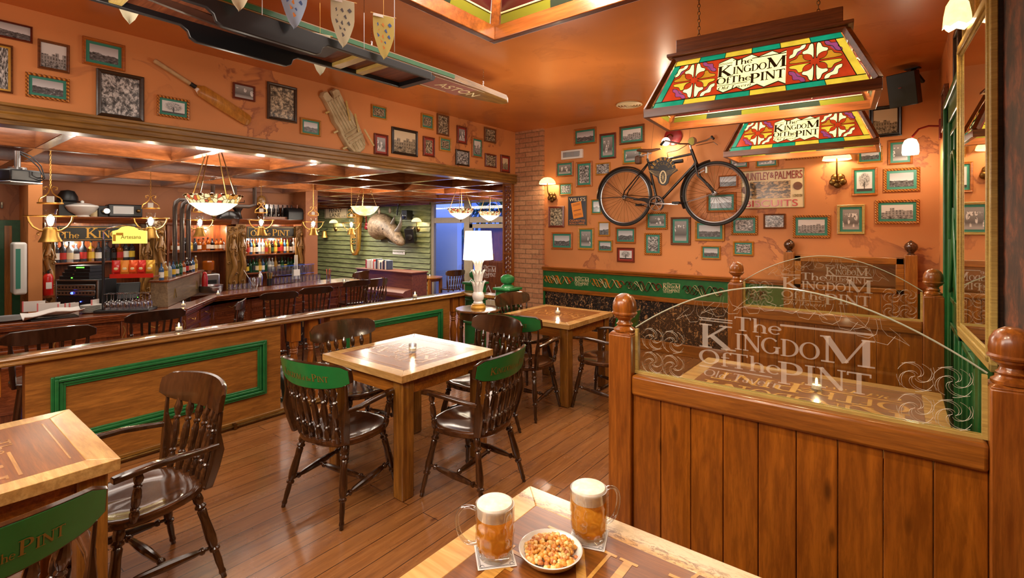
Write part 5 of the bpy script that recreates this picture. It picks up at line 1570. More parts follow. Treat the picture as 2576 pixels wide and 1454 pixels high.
# ---------------------------------------------------------------- ceiling items
c = onZ(1583, 262, ZC)
t = tag(MB().build('x', M['white']) if False else thing('ceiling_vent', None, None, (c.x, c.y, ZC)), 'round slatted ceiling air vent near the bike wall', 'vent')
for r_ in (.16, .125, .09, .055):
    MB().lathe([(r_,-.012),(r_-.02,-.022),(r_-.024,-.018),(r_-.006,-.0)], 30, cap=False).build('vent_ring', M['cream'], t)
MB().lathe([(0,-.015),(.02,-.018),(.03,-.008),(0,-.006)], 20).build('vent_hub', M['cream'], t)
# ---------------------------------------------------------------- bar counter
ZB = 0.65
BP = [onZ(0, 817, ZB), onZ(471, 776, ZB), onZ(544, 745, ZB), onZ(862, 709, ZB), onZ(915, 704, ZB)]
BP[0] = BP[0] + (BP[0]-BP[1])*1.2
depth = .62
back = [Vector((BP[0].x-depth, BP[0].y, ZB)), Vector((BP[1].x-depth, BP[1].y+.25, ZB)), Vector((BP[2].x-depth+.1, BP[2].y+.25, ZB)), Vector((BP[3].x-depth, BP[3].y, ZB)), Vector((BP[4].x-depth, BP[4].y, ZB))]
bar = thing('bar_counter', 'long mahogany bar counter with drawers, brass pulls and a moulded top edge', 'bar counter', (0,0,0))
def offs(pts, d):
    out = []
    for i, p in enumerate(pts):
        a = pts[max(i-1,0)]; b = pts[min(i+1,len(pts)-1)]
        t_ = (b-a).normalized(); n = Vector((t_.y, -t_.x, 0))
        out.append(p + n*(-d))
    return out
for k, (dd, z0, z1) in enumerate(((0, ZB-.03, ZB), (.015, ZB-.055, ZB-.03), (.035, ZB-.085, ZB-.055))):
    f_ = offs(BP, dd)
    poly = [(p.x, p.y) for p in f_] + [(p.x, p.y) for p in reversed(back)]
    MB().prism(poly, z0, z1, 'z').build('counter_top' if k == 0 else 'top_moulding', M['bar_y'], bar, bevel=.006)
fr_ = offs(BP, .10)
mb = MB(); poly = [(p.x, p.y) for p in fr_] + [(p.x+.1, p.y) for p in reversed(back)]
mb.prism(poly, LOW, ZB-.085, 'z'); mb.build('carcass', M['bar_z'], bar)
def on_face(i, s, z, o):
    a, b = fr_[i], fr_[i+1]; t_ = (b-a).normalized(); n = Vector((t_.y, -t_.x, 0))
    p = a + t_*s + n*o; return Vector((p.x, p.y, z))
for i in range(4):
    a, b = fr_[i], fr_[i+1]; L = (b-a).length
    n = max(1, round(L/.62)); w = L/n
    for k in range(n):
        s0 = k*w+.03; s1 = (k+1)*w-.03
        def brd(name, s0, s1, z0, z1, th=.018, mat='bar_y'):
            mb = MB(); e = .022
            c = [on_face(i, s0, z0, 0), on_face(i, s1, z0, 0), on_face(i, s1, z1, 0), on_face(i, s0, z1, 0)]
            d_ = [on_face(i, s0+.004, z0+.004, th), on_face(i, s1-.004, z0+.004, th), on_face(i, s1-.004, z1-.004, th), on_face(i, s0+.004, z1-.004, th)]
            f2 = [on_face(i, s0+e, z0+e, th), on_face(i, s1-e, z0+e, th), on_face(i, s1-e, z1-e, th), on_face(i, s0+e, z1-e, th)]
            g_ = [on_face(i, s0+e+.008, z0+e+.008, th*.4), on_face(i, s1-e-.008, z0+e+.008, th*.4), on_face(i, s1-e-.008, z1-e-.008, th*.4), on_face(i, s0+e+.008, z1-e-.008, th*.4)]
            mb.rings([c, d_, f2, g_]); return mb.build(name, M[mat], bar)
        o = brd('drawer', s0, s1, ZB-.26, ZB-.115)
        mb = MB(); c0 = (s0+s1)/2
        mb.tube([on_face(i, c0-.045, ZB-.175, .018), on_face(i, c0-.04, ZB-.18, .035), on_face(i, c0, ZB-.20, .042), on_face(i, c0+.04, ZB-.18, .035), on_face(i, c0+.045, ZB-.175, .018)], .006, 6)
        hb = mb.build('handle', M['brass'], o)
        brd('lower_panel', s0, s1, ZB-.42, ZB-.29)
        brd('foot_panel', s0, s1, LOW+.12, ZB-.46)
        if k == n-1 or i == 0:
            mb = MB(); mb.bar(on_face(i, (k+1)*w, LOW, .012), on_face(i, (k+1)*w, ZB-.09, .012), .055, .03, up=(1,0,0)); pl = mb.build('pilaster', M['bar_z'], bar, bevel=.004)
            mb = MB(); mb.tube([on_face(i, (k+1)*w+.012*sin(q*.9), ZB-.42+q*.025, .03) for q in range(12)], .006, 5); mb.build('carved_scroll', M['carved'], pl)
# black chalked boards set in the bar front
for i, s0, s1, txt in ((2, .25, 1.0, 'STOUT & D 8'), (2, 1.2, 1.75, 'No 1200')):
    a = on_face(i, s0, LOW+.12, .022); b = on_face(i, s1, LOW+.12, .022)
    t_ = (b-a).normalized(); n = Vector((t_.y, -t_.x, 0))
    th_ = thing('bar_front_board', ['black painted pub board under the bar behind the middle stools','black painted pub board under the bar near its right end'][s0 > 1], 'sign', ((a+b)/2 + n*.0), math.atan2(t_.y, t_.x))
    L = (b-a).length
    MB().box((-L/2,-.012,0),(L/2,0,.42)).build('board', M['black_gloss'], th_, bevel=.003)
    sans('painted_lettering', txt, L*.8, .09, M['orange' if s0 < 1 else 'gold'], th_, (0,-.014,.3)); 
    mb = MB(); 
    for q in range(7): mb.tube([(L*(-.4+.12*q)+.02*sin(b_), -.014, .14+.02*cos(b_*1.7+q)) for b_ in [w*.6 for w in range(8)]], .003, 4, flat=.3)
    mb.build('painted_scrolls', M['cream'], th_)

# ---------------------------------------------------------------- bar stools
def make_stool(label, w=.235):
    t = thing('bar_stool', label, 'stool', (0,0,0), 0, 'high backed bar stools')
    zs = .75; mb = MB(); mb.T = Matrix.Translation((0,0,zs-.44)); make_seat(mb, w*.93, w*.88, .19); mb.build('seat', M['stool'], t)
    ft = {}
    for sx_ in (-1, 1):
        for sy_ in (-1, 1):
            p0 = Vector((sx_*.14, sy_*.12, zs-.03)); p1 = Vector((sx_*.215, sy_*.20, 0)); ft[sx_, sy_] = (p0, p1)
            MB().turned(p0, p1, [(0,.018),(.3,.02),(.5,.016),(.52,.021),(.55,.016),(.85,.014),(1,.013)], 9).build('leg', M['stool'], t)
    P = lambda k, f: ft[k][0] + (ft[k][1]-ft[k][0])*f
    for f, ks in ((.72, (((-1,1),(1,1)), ((-1,-1),(1,-1)))), (.62, (((-1,-1),(-1,1)), ((1,-1),(1,1))))):
        for a, b in ks: MB().turned(P(a, f), P(b, f), STR, 8).build('stretcher', M['stool'], t)
    n = 10; hw = w+.02; rs = []
    cp = lambda x, z, o: Vector((x, -.215+.035*(x/hw)**2-.16*(z-1.05)-o, z))
    for i in range(n+1):
        x = -hw+2*hw*i/n; e = abs(x)/hw; zt = 1.145-.012*e**2-(.03*max(0,(e-.8)/.2)**2); zb = 1.035+.02*max(0,(e-.7)/.3)
        rs.append([cp(x, zb, 0), cp(x, zt, 0), cp(x, zt, .02), cp(x, zb, .02)])
    mb = MB(); mb.rings(rs); mb.build('crest_rail', M['stool'], t, bevel=.004)
    for x in (-.12,-.06,0,.06,.12):
        MB().bar((x*.85,-.165,zs-.02), cp(x*1.05, 1.045, .01), .020, .009, up=(0,1,0)).build('slat', M['stool'], t)
    for s_ in (-1, 1):
        MB().turned((s_*.185,-.155,zs-.02), cp(s_*.205, 1.045, .01), [(0,.013),(.2,.017),(.5,.018),(.6,.012),(.63,.018),(.66,.012),(.8,.017),(.9,.012),(1,.011)], 9).build('back_post', M['stool'], t)
    return t
st = make_stool('dark high backed bar stool at the far left in front of the bar')
def stool_at(px, py, d, sc, rz_, o=None, label=None):
    c = at_depth(px, py, d); c.z = LOW
    if o: o.location = c; o.rotation_euler = (0,0,rz_); o.scale = (sc,)*3; return o
    return dup(st, c, rz_, label, scale=sc)
FWX = R(90)
stool_at(122, 830, 4.05, 1.10, FWX-.10, st)
for px, d, sc, rz_, lb in ((375, 5.2, 1.05, FWX+.02, 'dark bar stool second from the left, in front of the glass washing tray'),
                           (560, 6.15, 1.0, FWX+.95, 'dark bar stool turned sideways at the chamfered bar corner'),
                           (695, 7.15, 1.0, FWX-.25, 'dark bar stool in front of the left black pub board'),
                           (786, 7.75, 1.0, FWX-.2, 'dark bar stool seen above the pair of turned balusters'),
                           (884, 8.7, 1.0, FWX-.1, 'dark bar stool at the right end of the bar')):
    stool_at(px, 760, d, sc, rz_, None, lb)
# lower chairs near the piano and the hall table
def low_chair(px, d, rz_, label, sc=1.0):
    c = at_depth(px, 700, d); r_ = dup(CH, (c.x, c.y, LOW), rz_, label, group='chairs of the hall side', scale=sc)
    for ch in list(r_.children):
        if ch.name.startswith(('arm',)):
            for g in list(ch.children): bpy.data.objects.remove(g)
            bpy.data.objects.remove(ch); continue
        if ch.name.startswith('crest_rail'):
            for g in list(ch.children): bpy.data.objects.remove(g)
    r_['category'] = 'chair'
    return r_
low_chair(925, 10.2, FWX, 'brown chair between the bar end and the piano', 1.15)
low_chair(885, 11.4, FWX+.4, 'brown chair behind the bar end, further left', 1.2)
low_chair(1034, 12.8, -FWX+.1, 'dark chair left of the small hall table', 1.08)
low_chair(1134, 13.0, FWX-.2, 'dark chair right of the small hall table, against the blue window', 1.08)
c = at_depth(1081, 700, 13.0)
t = thing('hall_table', 'small square legged hall table with rounded top carrying a tealight', 'table', (c.x, c.y, LOW))
MB().lathe([(0,.73),(.33,.73),(.34,.74),(.34,.765),(0,.765)], 30).build('tabletop', M['pine_x'], t)
for sx_ in (-1,1):
    for sy_ in (-1,1): MB().box((sx_*.2-.035,sy_*.2-.035,0),(sx_*.2+.035,sy_*.2+.035,.73)).build('leg', M['pine_z'], t, bevel=.004)
MB().box((-.2,-.2,.65),(.2,.2,.73)).build('apron', M['pine_x'], t)
dupc((c.x, c.y, LOW+.765), 'lit tealight glass on the small hall table')

# ---------------------------------------------------------------- piano with books
yp = 7.45
pl = onY(898, 674, yp); pr = onY(1037, 671, yp)
t = thing('upright_piano', 'reddish brown upright piano with closed lid against the green boards', 'piano', ((pl.x+pr.x)/2, yp, LOW))
pw = pr.x-pl.x; ph = pl.z-LOW
mb = MB(); mb.box((-pw/2,0,.0),(pw/2,.45,ph-.03)); mb.build('case', M['piano'], t, bevel=.006)
MB().box((-pw/2-.03,-.03,ph-.03),(pw/2+.03,.47,ph)).build('lid', M['piano'], t, bevel=.006)
mb = MB(); mb.rings([[(x,a,b) for a,b in ((0,ph*.45),(-.22,ph*.45),(-.26,ph*.5),(-.25,ph*.56),(-.2,ph*.6),(0,ph*.63))] for x in (-pw/2+.02, pw/2-.02)]); mb.build('keyboard_fall', M['piano'], t)
for s_ in (-1,1): MB().box((s_*(pw/2-.05)-.04,-.24,0),(s_*(pw/2-.05)+.04,-.16,ph*.45)).build('leg', M['piano'], t, bevel=.01)
mb = MB(); mb.tube([(-.03+.05*cos(a), -.005, ph*.8+.03*sin(a*2)) for a in [q*.4 for q in range(16)]], .004, 4, flat=.3); mb.tube([(.12+.04*cos(a), -.005, ph*.8+.03*sin(a)) for a in [q*.4 for q in range(12)]], .004, 4, flat=.3); mb.build('inlaid_monogram', M['inlay'], t)
bx = onY(926, 674, yp+.2).x; bx1 = onY(985, 672, yp+.2).x; x = bx; i = 0; rr = random.Random(11)
cols = [(176,40,34),(222,214,200),(230,226,214),(206,186,160),(228,220,206),(222,216,200),(200,60,44),(220,214,204),(60,60,66),(190,170,150),(228,222,208),(46,50,60),(210,200,186),(90,40,36),(36,44,58),(222,210,190),(60,66,80)]
bmats = [plain('book_cover', c_, .5) for c_ in cols]
while x < bx1-.03 and i < 17:
    w_ = rr.uniform(.028, .055)*(bx1-bx)/.72; h_ = rr.uniform(.17, .25); z0 = LOW+ph
    b_ = thing('book', ORD[i]+' book from the left in the row on top of the piano', 'book', (x+w_/2, yp+.2, z0), 0, 'books on the piano')
    MB().box((-w_/2+.001,-.08,0),(w_/2-.001,.08,h_)).build('cover', bmats[i], b_, bevel=.002)
    MB().box((-w_/2+.005,-.076,.004),(w_/2-.005,.085,h_+.0008)).build('pages', M['paper'], b_)
    x += w_; i += 1

# ---------------------------------------------------------------- backbar
XB = -9.6
def bz(px, py): return onX(px, py, XB)
def unit(label, pa, pb, ztop, shelves, name='back_bar_unit'):
    ya, yb_ = onX(pa, 600, XB).y, onX(pb, 600, XB).y; w = yb_-ya
    t = thing(name, label, 'cabinet', (XB, ya, LOW), R(90))      # local x along +Y, local -y faces the room
    H_ = ztop-LOW
    MB().box((0,.28,0),(w,.30,H_)).build('back_panel', M['bar_z'], t)
    for x in (0, w-.03): MB().box((x,0,0),(x+.03,.28,H_)).build('side_panel', M['bar_z'], t, bevel=.003)
    mb = MB(); mb.rings([[(x,a,b) for a,b in ((.30,H_-.02),(-.01,H_-.02),(-.03,H_+.0),(-.05,H_+.03),(-.07,H_+.06),(-.07,H_+.08),(.30,H_+.08))] for x in (-.04, w+.04)]); mb.build('cornice', M['bar_x'], t, bevel=.003)
    for z in shelves: MB().box((.03,.0,z-LOW-.025),(w-.03,.28,z-LOW)).build('shelf', M['bar_x'], t, bevel=.003)
    MB().box((0,-.12,0),(w,.28,.86)).build('base_cupboard', M['bar_z'], t, bevel=.004)
    MB().box((-.01,-.15,.86),(w+.01,.28,.90)).build('back_counter', M['bar_x'], t, bevel=.004)
    return t, w
u1, w1 = unit('carved back bar unit with the gold name board and one long bottle shelf', 110, 388, 1.72, (1.12,))
u2, w2 = unit('carved back bar unit with the gold board and two packed bottle shelves', 604, 765, 1.72, (1.13, .78))
u3, w3 = unit('recessed middle back bar unit with spirits above the coffee machine', 420, 574, 1.70, (1.23,))
def board(parent, w, x0, x1, txt):
    MB().box((x0,-.015,1.43-LOW),(x1,.005,1.66-LOW)).build('name_board', M['black_gloss'], parent, bevel=.002)
    mb = MB()
    for a,b,c_,d_ in ((x0+.02,x1-.02,1.45,1.455),(x0+.02,x1-.02,1.635,1.64),(x0+.02,x0+.025,1.45,1.64),(x1-.025,x1-.02,1.45,1.64)):
        mb.box((a,-.018,c_-LOW),(b,-.014,d_-LOW))
    pl_ = lambda u, v: (u, -.0185, 1.478-LOW+v)
    if txt == 1:
        x = put_text(mb, 'The', x0+.05, 0, .095, pl_, sx=.95); x = put_text(mb, 'K', x+.07, 0, .15, pl_); x = put_text(mb, 'INGD', x, 0, .11, pl_, sx=.95)
    else:
        x = put_text(mb, 'Of', x0+.07, 0, .11, pl_); x = put_text(mb, 'The', x+.03, 0, .09, pl_, sx=.95); x = put_text(mb, 'P', x+.03, 0, .13, pl_); x = put_text(mb, 'INT', x, 0, .11, pl_)
    mb.build('gold_lettering', M['gold'], parent, fix=False)
board(u1, w1, onX(143,600,XB).y-onX(110,600,XB).y, onX(350,600,XB).y-onX(110,600,XB).y, 1)
board(u2, w2, onX(620,600,XB).y-onX(604,600,XB).y, onX(742,600,XB).y-onX(604,600,XB).y, 2)
# carved mermaid posts
def mermaid(label, px, z0=.62, z1=1.62, w=.2, Xf=XB):
    y = onX(px, 600, Xf).y
    t = thing('carved_mermaid_post', label, 'carving', (Xf, y, z0), R(90), 'carved mermaid posts')
    H_ = z1-z0
    MB().box((-w/2,-.02,0),(w/2,.02,H_)).build('backing_board', M['carved'], t, bevel=.004)
    mb = MB(); k = H_
    body = [(.02,-.05,.80),(.015,-.055,.74),(.0,-.06,.68),(-.015,-.065,.60),(-.005,-.06,.54),(.02,-.065,.46),(.035,-.06,.38),(.01,-.055,.30),(-.03,-.05,.22),(-.05,-.045,.15),(-.03,-.045,.09),(.02,-.045,.07),(.05,-.045,.12),(.03,-.045,.165),(.0,-.045,.15)]
    rad_ = [.018,.03,.037,.036,.027,.038,.042,.037,.031,.026,.022,.019,.016,.013,.008]
    mb.tube([(a, b, c_*k) for a, b, c_ in body], rad_, 10)
    mb.ball((.02,-.055,.85*k), .034, 12)
    for s_ in (-1, 1):
        mb.ball((-.005+s_*.018,-.095,.66*k), .018, 8)
        mb.tube([(s_*.035,-.06,.735*k),(s_*.06,-.065,.66*k),(s_*.045,-.09,.60*k),(s_*.01,-.10,.635*k)], [.014,.013,.011,.009], 8)
    for j in range(7):
        a = -.06+.02*j; mb.tube([(.02+a*.4,-.05,.9*k),(a*1.1,-.045,.86*k),(a*1.3+.015*sin(j),-.035,.78*k),(a*1.2,-.03,.70*k),(a*1.4+.01,-.025,.62*k)], [.01,.012,.012,.01,.006], 6)
    for q, (cx, cz, r_) in enumerate(((-.05,.93,.035),(.05,.95,.03),(.0,1.0-.03,.03),(-.06,.44,.028),(.065,.27,.028),(-.065,.04,.03),(.06,.03,.03),(.07,.56,.02))):
        mb.tube([(cx+r_*cos(a)*(1-a/9), -.03, cz*k+r_*sin(a)*(1-a/9)) for a in [j*.5 for j in range(15)]], .009, 6)
    mb.build('mermaid_relief', M['carved'], t, smooth=60)
    return t
mermaid('carved mermaid post at the left edge above the fire extinguisher', 118, .48, 1.63, .17, XB+.05)
mermaid('carved mermaid post right of the crisps rack', 367, .48, 1.63, .17, XB+.05)
mermaid('carved mermaid post beside the hanging pipes', 400, .48, 1.75, .17, XB+.10)
mermaid('carved mermaid post left of the pair beside the right board', 583, .48, 1.66, .19, XB+.12)
mermaid('carved mermaid post right of the pair beside the right board', 606, .48, 1.70, .17, XB+.06)
mermaid('carved mermaid post right of the packed bottle shelves', 752, .48, 1.68, .14, XB+.05)
# plaster columns
y0_, y1_ = onX(769, 600, -9.4).y, onX(799, 600, -9.4).y
struct('wall_column', MB().box((-9.9, y0_, LOW), (-9.4, y1_, 2.56)), M['plaster_bar'])
y0_, y1_ = onX(71, 600, -9.2).y, onX(107, 600, -9.2).y
struct('wall_pier', MB().box((-9.9, y0_, LOW), (-9.2, y1_, 2.56)), M['plaster'])
struct('trim_arch', MB().rings([[(x, y, z) for y, z in [(onX(430,500,-9.85).y, 1.7)] + [(onX(430,500,-9.85).y+.55+.55*-cos(a), 1.7+.28*sin(a)) for a in [j*pi/12 for j in range(1, 12)]] + [(onX(430,500,-9.85).y+1.1, 1.7)]] for x in (-9.88, -9.6)]), M['bar_x'])
# green door far left, white box, picture
d2 = struct('door_3', MB().box((-9.9, -.1, LOW), (-9.82, onX(55, 600, -9.8).y, 1.74)), M['green_dark'], bevel=.004)
MB().box((-9.83, onX(24,600,-9.8).y-.05, LOW), (-9.80, onX(30,600,-9.8).y, 1.66)).build('door_edge', M['pine_z'], d2)
MB().box((-9.82, -.1, LOW), (-9.78, onX(44,600,-9.8).y, 1.70)).build('door_frame', M['pine_z'], d2) if False else None
c = onX(52, 610, -9.0); cb = onX(52, 742, -9.0)
t = thing('white_wall_cabinet', 'tall white curved wall cabinet left of the plaster pier', 'cabinet', (-9.1, onX(34,600,-9.0).y, cb.z))
ww = onX(69,600,-9.0).y-onX(34,600,-9.0).y; hh = c.z-cb.z
MB().box((-.2,0,0),(.1,ww,hh)).build('casing', M['white'], t, bevel=.03, segs=4)
MB().box((.1,ww*.15,.12*hh),(.106,ww*.5,.88*hh)).build('grille', M['green_mat'], t)

# fire extinguisher
c0 = at_depth(121, 742, 6.9); c1 = at_depth(121, 688, 6.9)
t = thing('fire_extinguisher', 'red fire extinguisher left of the amplifier rack', 'fire extinguisher', (c0.x, c0.y, c0.z))
hh = c1.z-c0.z
MB().lathe([(0,0),(.052,0),(.055,.01),(.055,hh*.82),(.045,hh*.93),(.02,hh),(0,hh)], 20).build('cylinder', M['red'], t)
MB().box((.04,-.03,hh*.3),(.057,.03,hh*.6)).build('label_sticker', M['paper'], t)
mb = MB(); mb.box((-.02,-.012,hh),(.02,.012,hh+.04)); mb.bar((0,0,hh+.04),(.05,.02,hh+.06),.014,.008); mb.build('valve_handle', M['black'], t)
struct('trim_extinguisher_shelf', MB().box((c0.x-.1,c0.y-.1,c0.z-.03),(c0.x+.1,c0.y+.1,c0.z)), M['bar_x'])

# ---------------------------------------------------------------- bottles
def glass_col(name, rgb, tr=.5): 
    m = NT(name); m.set(.06, 0, .2); c = lin(rgb); m.base(c); m.b.inputs['Transmission Weight'].default_value = tr; return m.mat
BC = {k: glass_col('bottle_'+k, v) for k, v in {'green':(30,90,50),'amber':(190,96,24),'clear':(206,214,214),'dark':(30,26,26),'blue':(70,120,170),'gold':(216,160,60),'smoke':(80,84,92)}.items()}
LB = {k: plain('label_'+k, v, .5) for k, v in {'white':(226,222,210),'yellow':(222,186,60),'red':(180,44,36),'black':(30,30,32),'cream':(214,196,156),'green':(60,110,70)}.items()}
protos = {}
def bottle(kind, gc, lc, label, loc, h, r, group, cap='black'):
    key = (kind, gc, lc, cap)
    if key not in protos:
        t = thing('bottle', label, 'bottle', loc, 0, group)
        if kind == 'tall': pf = [(0,0),(.95,0),(1,.02),(1,.58),(.9,.66),(.45,.76),(.36,.80),(.34,.94),(0,.94)]
        elif kind == 'square': pf = [(0,0),(1,0),(1.02,.02),(1.02,.62),(.8,.70),(.4,.75),(.36,.92),(0,.92)]
        else: pf = [(0,0),(.95,0),(1.05,.05),(1.05,.45),(.85,.6),(.38,.72),(.33,.93),(0,.93)]
        MB().lathe(pf, 12 if kind != 'square' else 8).build('glass', BC[gc], t)
        MB().lathe([(1.03,.14),(1.03,.46)], 12 if kind != 'square' else 8, cap=False).build('label', LB[lc], t)
        MB().lathe([(0,.92),(.40,.92),(.40,1.0),(0,1.0)], 8).build('cap', LB[cap], t)
        protos[key] = t
    else:
        t = dup(protos[key], loc, label=label, group=group)
    t.scale = (r, r, h)
    return t
rr = random.Random(5)
def row(pxs, X, z, hs, kinds, where, group, r=.038):
    for i, px in enumerate(pxs):
        y = onX(px, 600, X).y; k = kinds[i % len(kinds)]
        bottle(k[0], k[1], k[2], '%s bottle from the left %s' % (ORD[i], where), (X, y, z), hs*rr.uniform(.9, 1.06), r*rr.uniform(.9,1.1), group, k[3] if len(k) > 3 else 'black')
row([141,157.5,175,191,209,229,248,269,285,301,316,331.5], XB-.12, 1.12, .30, [('tall','smoke','white'),('tall','smoke','red'),('tall','clear','cream'),('tall','smoke','white'),('tall','smoke','red'),('square','gold','yellow'),('tall','smoke','white'),('tall','smoke','black'),('tall','dark','black'),('square','amber','red'),('tall','smoke','white'),('tall','smoke','yellow')], 'on the long shelf under the left name board', 'large bottles on the left shelf', .046)
row([436,445,455,466,478,490,500,512,523,534,545,556,565], XB-.12, 1.23, .22, [('tall','amber','cream'),('tall','amber','white'),('tall','clear','white'),('round','dark','white'),('square','gold','yellow'),('round','smoke','white'),('square','amber','white'),('round','amber','cream'),('tall','amber','white'),('square','dark','white')], 'on the middle recessed shelf above the coffee machine', 'spirit bottles in the middle recess', .042)
row([623,630,637,645,653,661,669,677,684,692,700,708,716,723,731,738], XB-.14, 1.13, .29, [('tall','amber','red','black'),('tall','blue','white','red'),('tall','gold','cream'),('tall','dark','white'),('square','clear','white','white'),('tall','clear','cream'),('tall','gold','red'),('round','gold','cream'),('tall','dark','green'),('tall','gold','yellow'),('tall','dark','red')], 'on the upper shelf under the right name board', 'bottles on the upper right shelf', .036)
row([621,629,637,645,653,661,669,677,685,693,701,709,717,725,733,741][:16], XB-.14, .78, .28, [('tall','dark','yellow'),('round','green','red'),('tall','green','black','red'),('square','green','cream'),('square','gold','yellow'),('tall','blue','white'),('round','green','yellow'),('tall','clear','white','red'),('tall','clear','white','white'),('round','gold','yellow','red'),('tall','dark','cream'),('tall','green','green')], 'on the lower shelf under the right name board', 'bottles on the lower right shelf', .037)
# shelf spot lamps
for nm, px, z in (('left', 190, 1.40), ('middle', 535, 1.6), ('right', 648, 1.42), ('right', 705, 1.42)):
    y = onX(px, 600, XB-.1).y
    lamp_light('shelf_lamp', (XB-.1, y, z), 16, SOFT, .02)

# ---------------------------------------------------------------- things on the bar
def onbar(px, py): return onZ(px, py, ZB)
# etched glass case with bottles on top
c0 = onbar(425, 775); c1 = onbar(512, 735); 
t = thing('etched_bar_case', 'grey etched glass screen box on the bar carrying a row of bottles', 'case', ((c0.x+c1.x)/2-.1, (c0.y+c1.y)/2, ZB), math.atan2((c1-c0).y, (c1-c0).x))
L = (c1-c0).length; hc = .31
MB().box((-L/2,-.02,0),(L/2,.16,hc)).build('glass_box', M['casewood'] if 'casewood' in M else wood('limed_wood', (150,122,94), (104,82,62), 'x', 1, .4), t, bevel=.006)
MB().box((-L/2-.02,-.04,hc),(L/2+.02,.18,hc+.025)).build('lid', M['bar_x'], t, bevel=.004)
mb = MB()
for cx in (-L*.33, L*.3):
    mb.tube([(cx-.05,-.023,.08),(cx,-.023,.2),(cx+.05,-.023,.08)], .004, 4, closed=True, flat=.4); mb.tube([(cx+.02*cos(a),-.023,.11+.02*sin(a)) for a in [q*pi/4 for q in range(8)]], .003, 4, closed=True, flat=.4)
mb.build('etched_marks', M['gold_dim'], t)
bk = [('tall','blue','white'),('tall','gold','yellow','white'),('round','clear','white'),('tall','blue','yellow'),('tall','green','white'),('tall','green','green'),('tall','amber','white'),('tall','dark','red','white'),('tall','dark','cream')]
A = t.matrix_basis.copy()
Mx = Matrix.Translation(t.location) @ Matrix.Rotation(t.rotation_euler.z, 4, 'Z')
for i in range(11):
    p = Mx @ Vector((-L/2+.04+i*(L-.08)/10, .06, hc+.025))
    k = bk[i % 9]; bottle(k[0], k[1], k[2], ORD[i]+' small bottle from the left on top of the etched bar case', p, .21*rr.uniform(.92,1.05), .027, 'mixer bottles on the bar case', k[3] if len(k) > 3 else 'black')
# menu, red grenadine bottle, steel pan
c = onbar(405, 772); t = thing('menu_stand', 'upright drinks menu card with a red fruit beside the bar case', 'menu', c, YAW)
MB().box((-.055,-.004,0),(.055,.004,.25)).build('card', M['paper'], t); MB().ball((.015,-.008,.06), .028, 12, 0, (1,.3,1)).build('printed_fruit', M['redd'], t)
mb = MB(); mb.box((-.055,-.006,0),(-.04,-.003,.25)); mb.box((.04,-.006,0),(.055,-.003,.25)); mb.build('pink_border', M['pink'] if 'pink' in M else plain('pink_card', (222,110,110), .6), t)
c = onbar(386, 770); t = thing('sauce_bottle', 'squat sauce bottle with a white cap beside the menu card', 'bottle', c); MB().lathe([(0,0),(.04,0),(.042,.02),(.042,.08),(.03,.1),(0,.1)], 16).build('glass', BC['amber'], t); MB().lathe([(0,.1),(.036,.1),(.036,.14),(0,.14)], 16).build('cap', M['white'], t)
c = onbar(515, 735); t = thing('red_dispenser', 'glossy red dispenser bottle on the bar corner', 'bottle', c); MB().lathe([(0,.02),(.04,.02),(.042,.04),(.042,.22),(.03,.27),(.03,.29),(.015,.31),(0,.31)], 18).build('body', M['red'], t); MB().lathe([(0,0),(.055,0),(.055,.03),(0,.03)], 18).build('chrome_foot', M['chrome'], t)
c = onbar(548, 738); t = thing('steel_pan', 'shallow steel pan on the bar beside the red dispenser', 'pan', c-Vector((.25,0,0))); MB().lathe([(0,0),(.14,0),(.15,.02),(.16,.1),(.165,.105),(.155,.1),(.14,.02),(0,.015)], 30).build('bowl', M['steel'], t); MB().tube([(.15,.05,.07),(.2,.06,.08),(.2,-.06,.08),(.15,-.05,.07)], .006, 6).build('handle', M['steel'], t)
dupc(onbar(461, 770), 'lit tealight glass on the bar below the etched case'); dupc(onbar(547, 742)+Vector((.02,.0,0)), 'lit tealight glass at the chamfered bar corner'); dupc(onbar(866, 712), 'lit tealight glass near the right end of the bar')
# coffee machine and grinder
c = onX(560, 690, -9.2); t = thing('coffee_machine', 'steel espresso machine below the recessed shelf', 'coffee machine', (-9.45, onX(498, 700, -9.4).y, .48))
MB().box((-.15,-.18,0),(.18,.3,.36)).build('body', M['steel'], t, bevel=.02); MB().box((.18,-.12,.1),(.2,.24,.26)).build('front_panel', M['black'], t, bevel=.004); mb = MB()
for q in (-.05,.15): mb.cyl((.2,q,.2),(.2,q,.13),.03); mb.bar((.2,q,.15),(.32,q,.13),.02,.02)
mb.build('group_heads', M['chrome'], t)
t = thing('coffee_grinder', 'black coffee grinder with a dark bean hopper beside the espresso machine', 'grinder', (-9.45, onX(527, 700, -9.4).y, .48))
MB().box((-.08,-.08,0),(.1,.08,.32)).build('body', M['black'], t, bevel=.015); MB().lathe([(.03,.32),(.05,.38),(.09,.42),(.095,.56),(.08,.58),(0,.585)], 18).build('bean_hopper', BC['amber'], t)
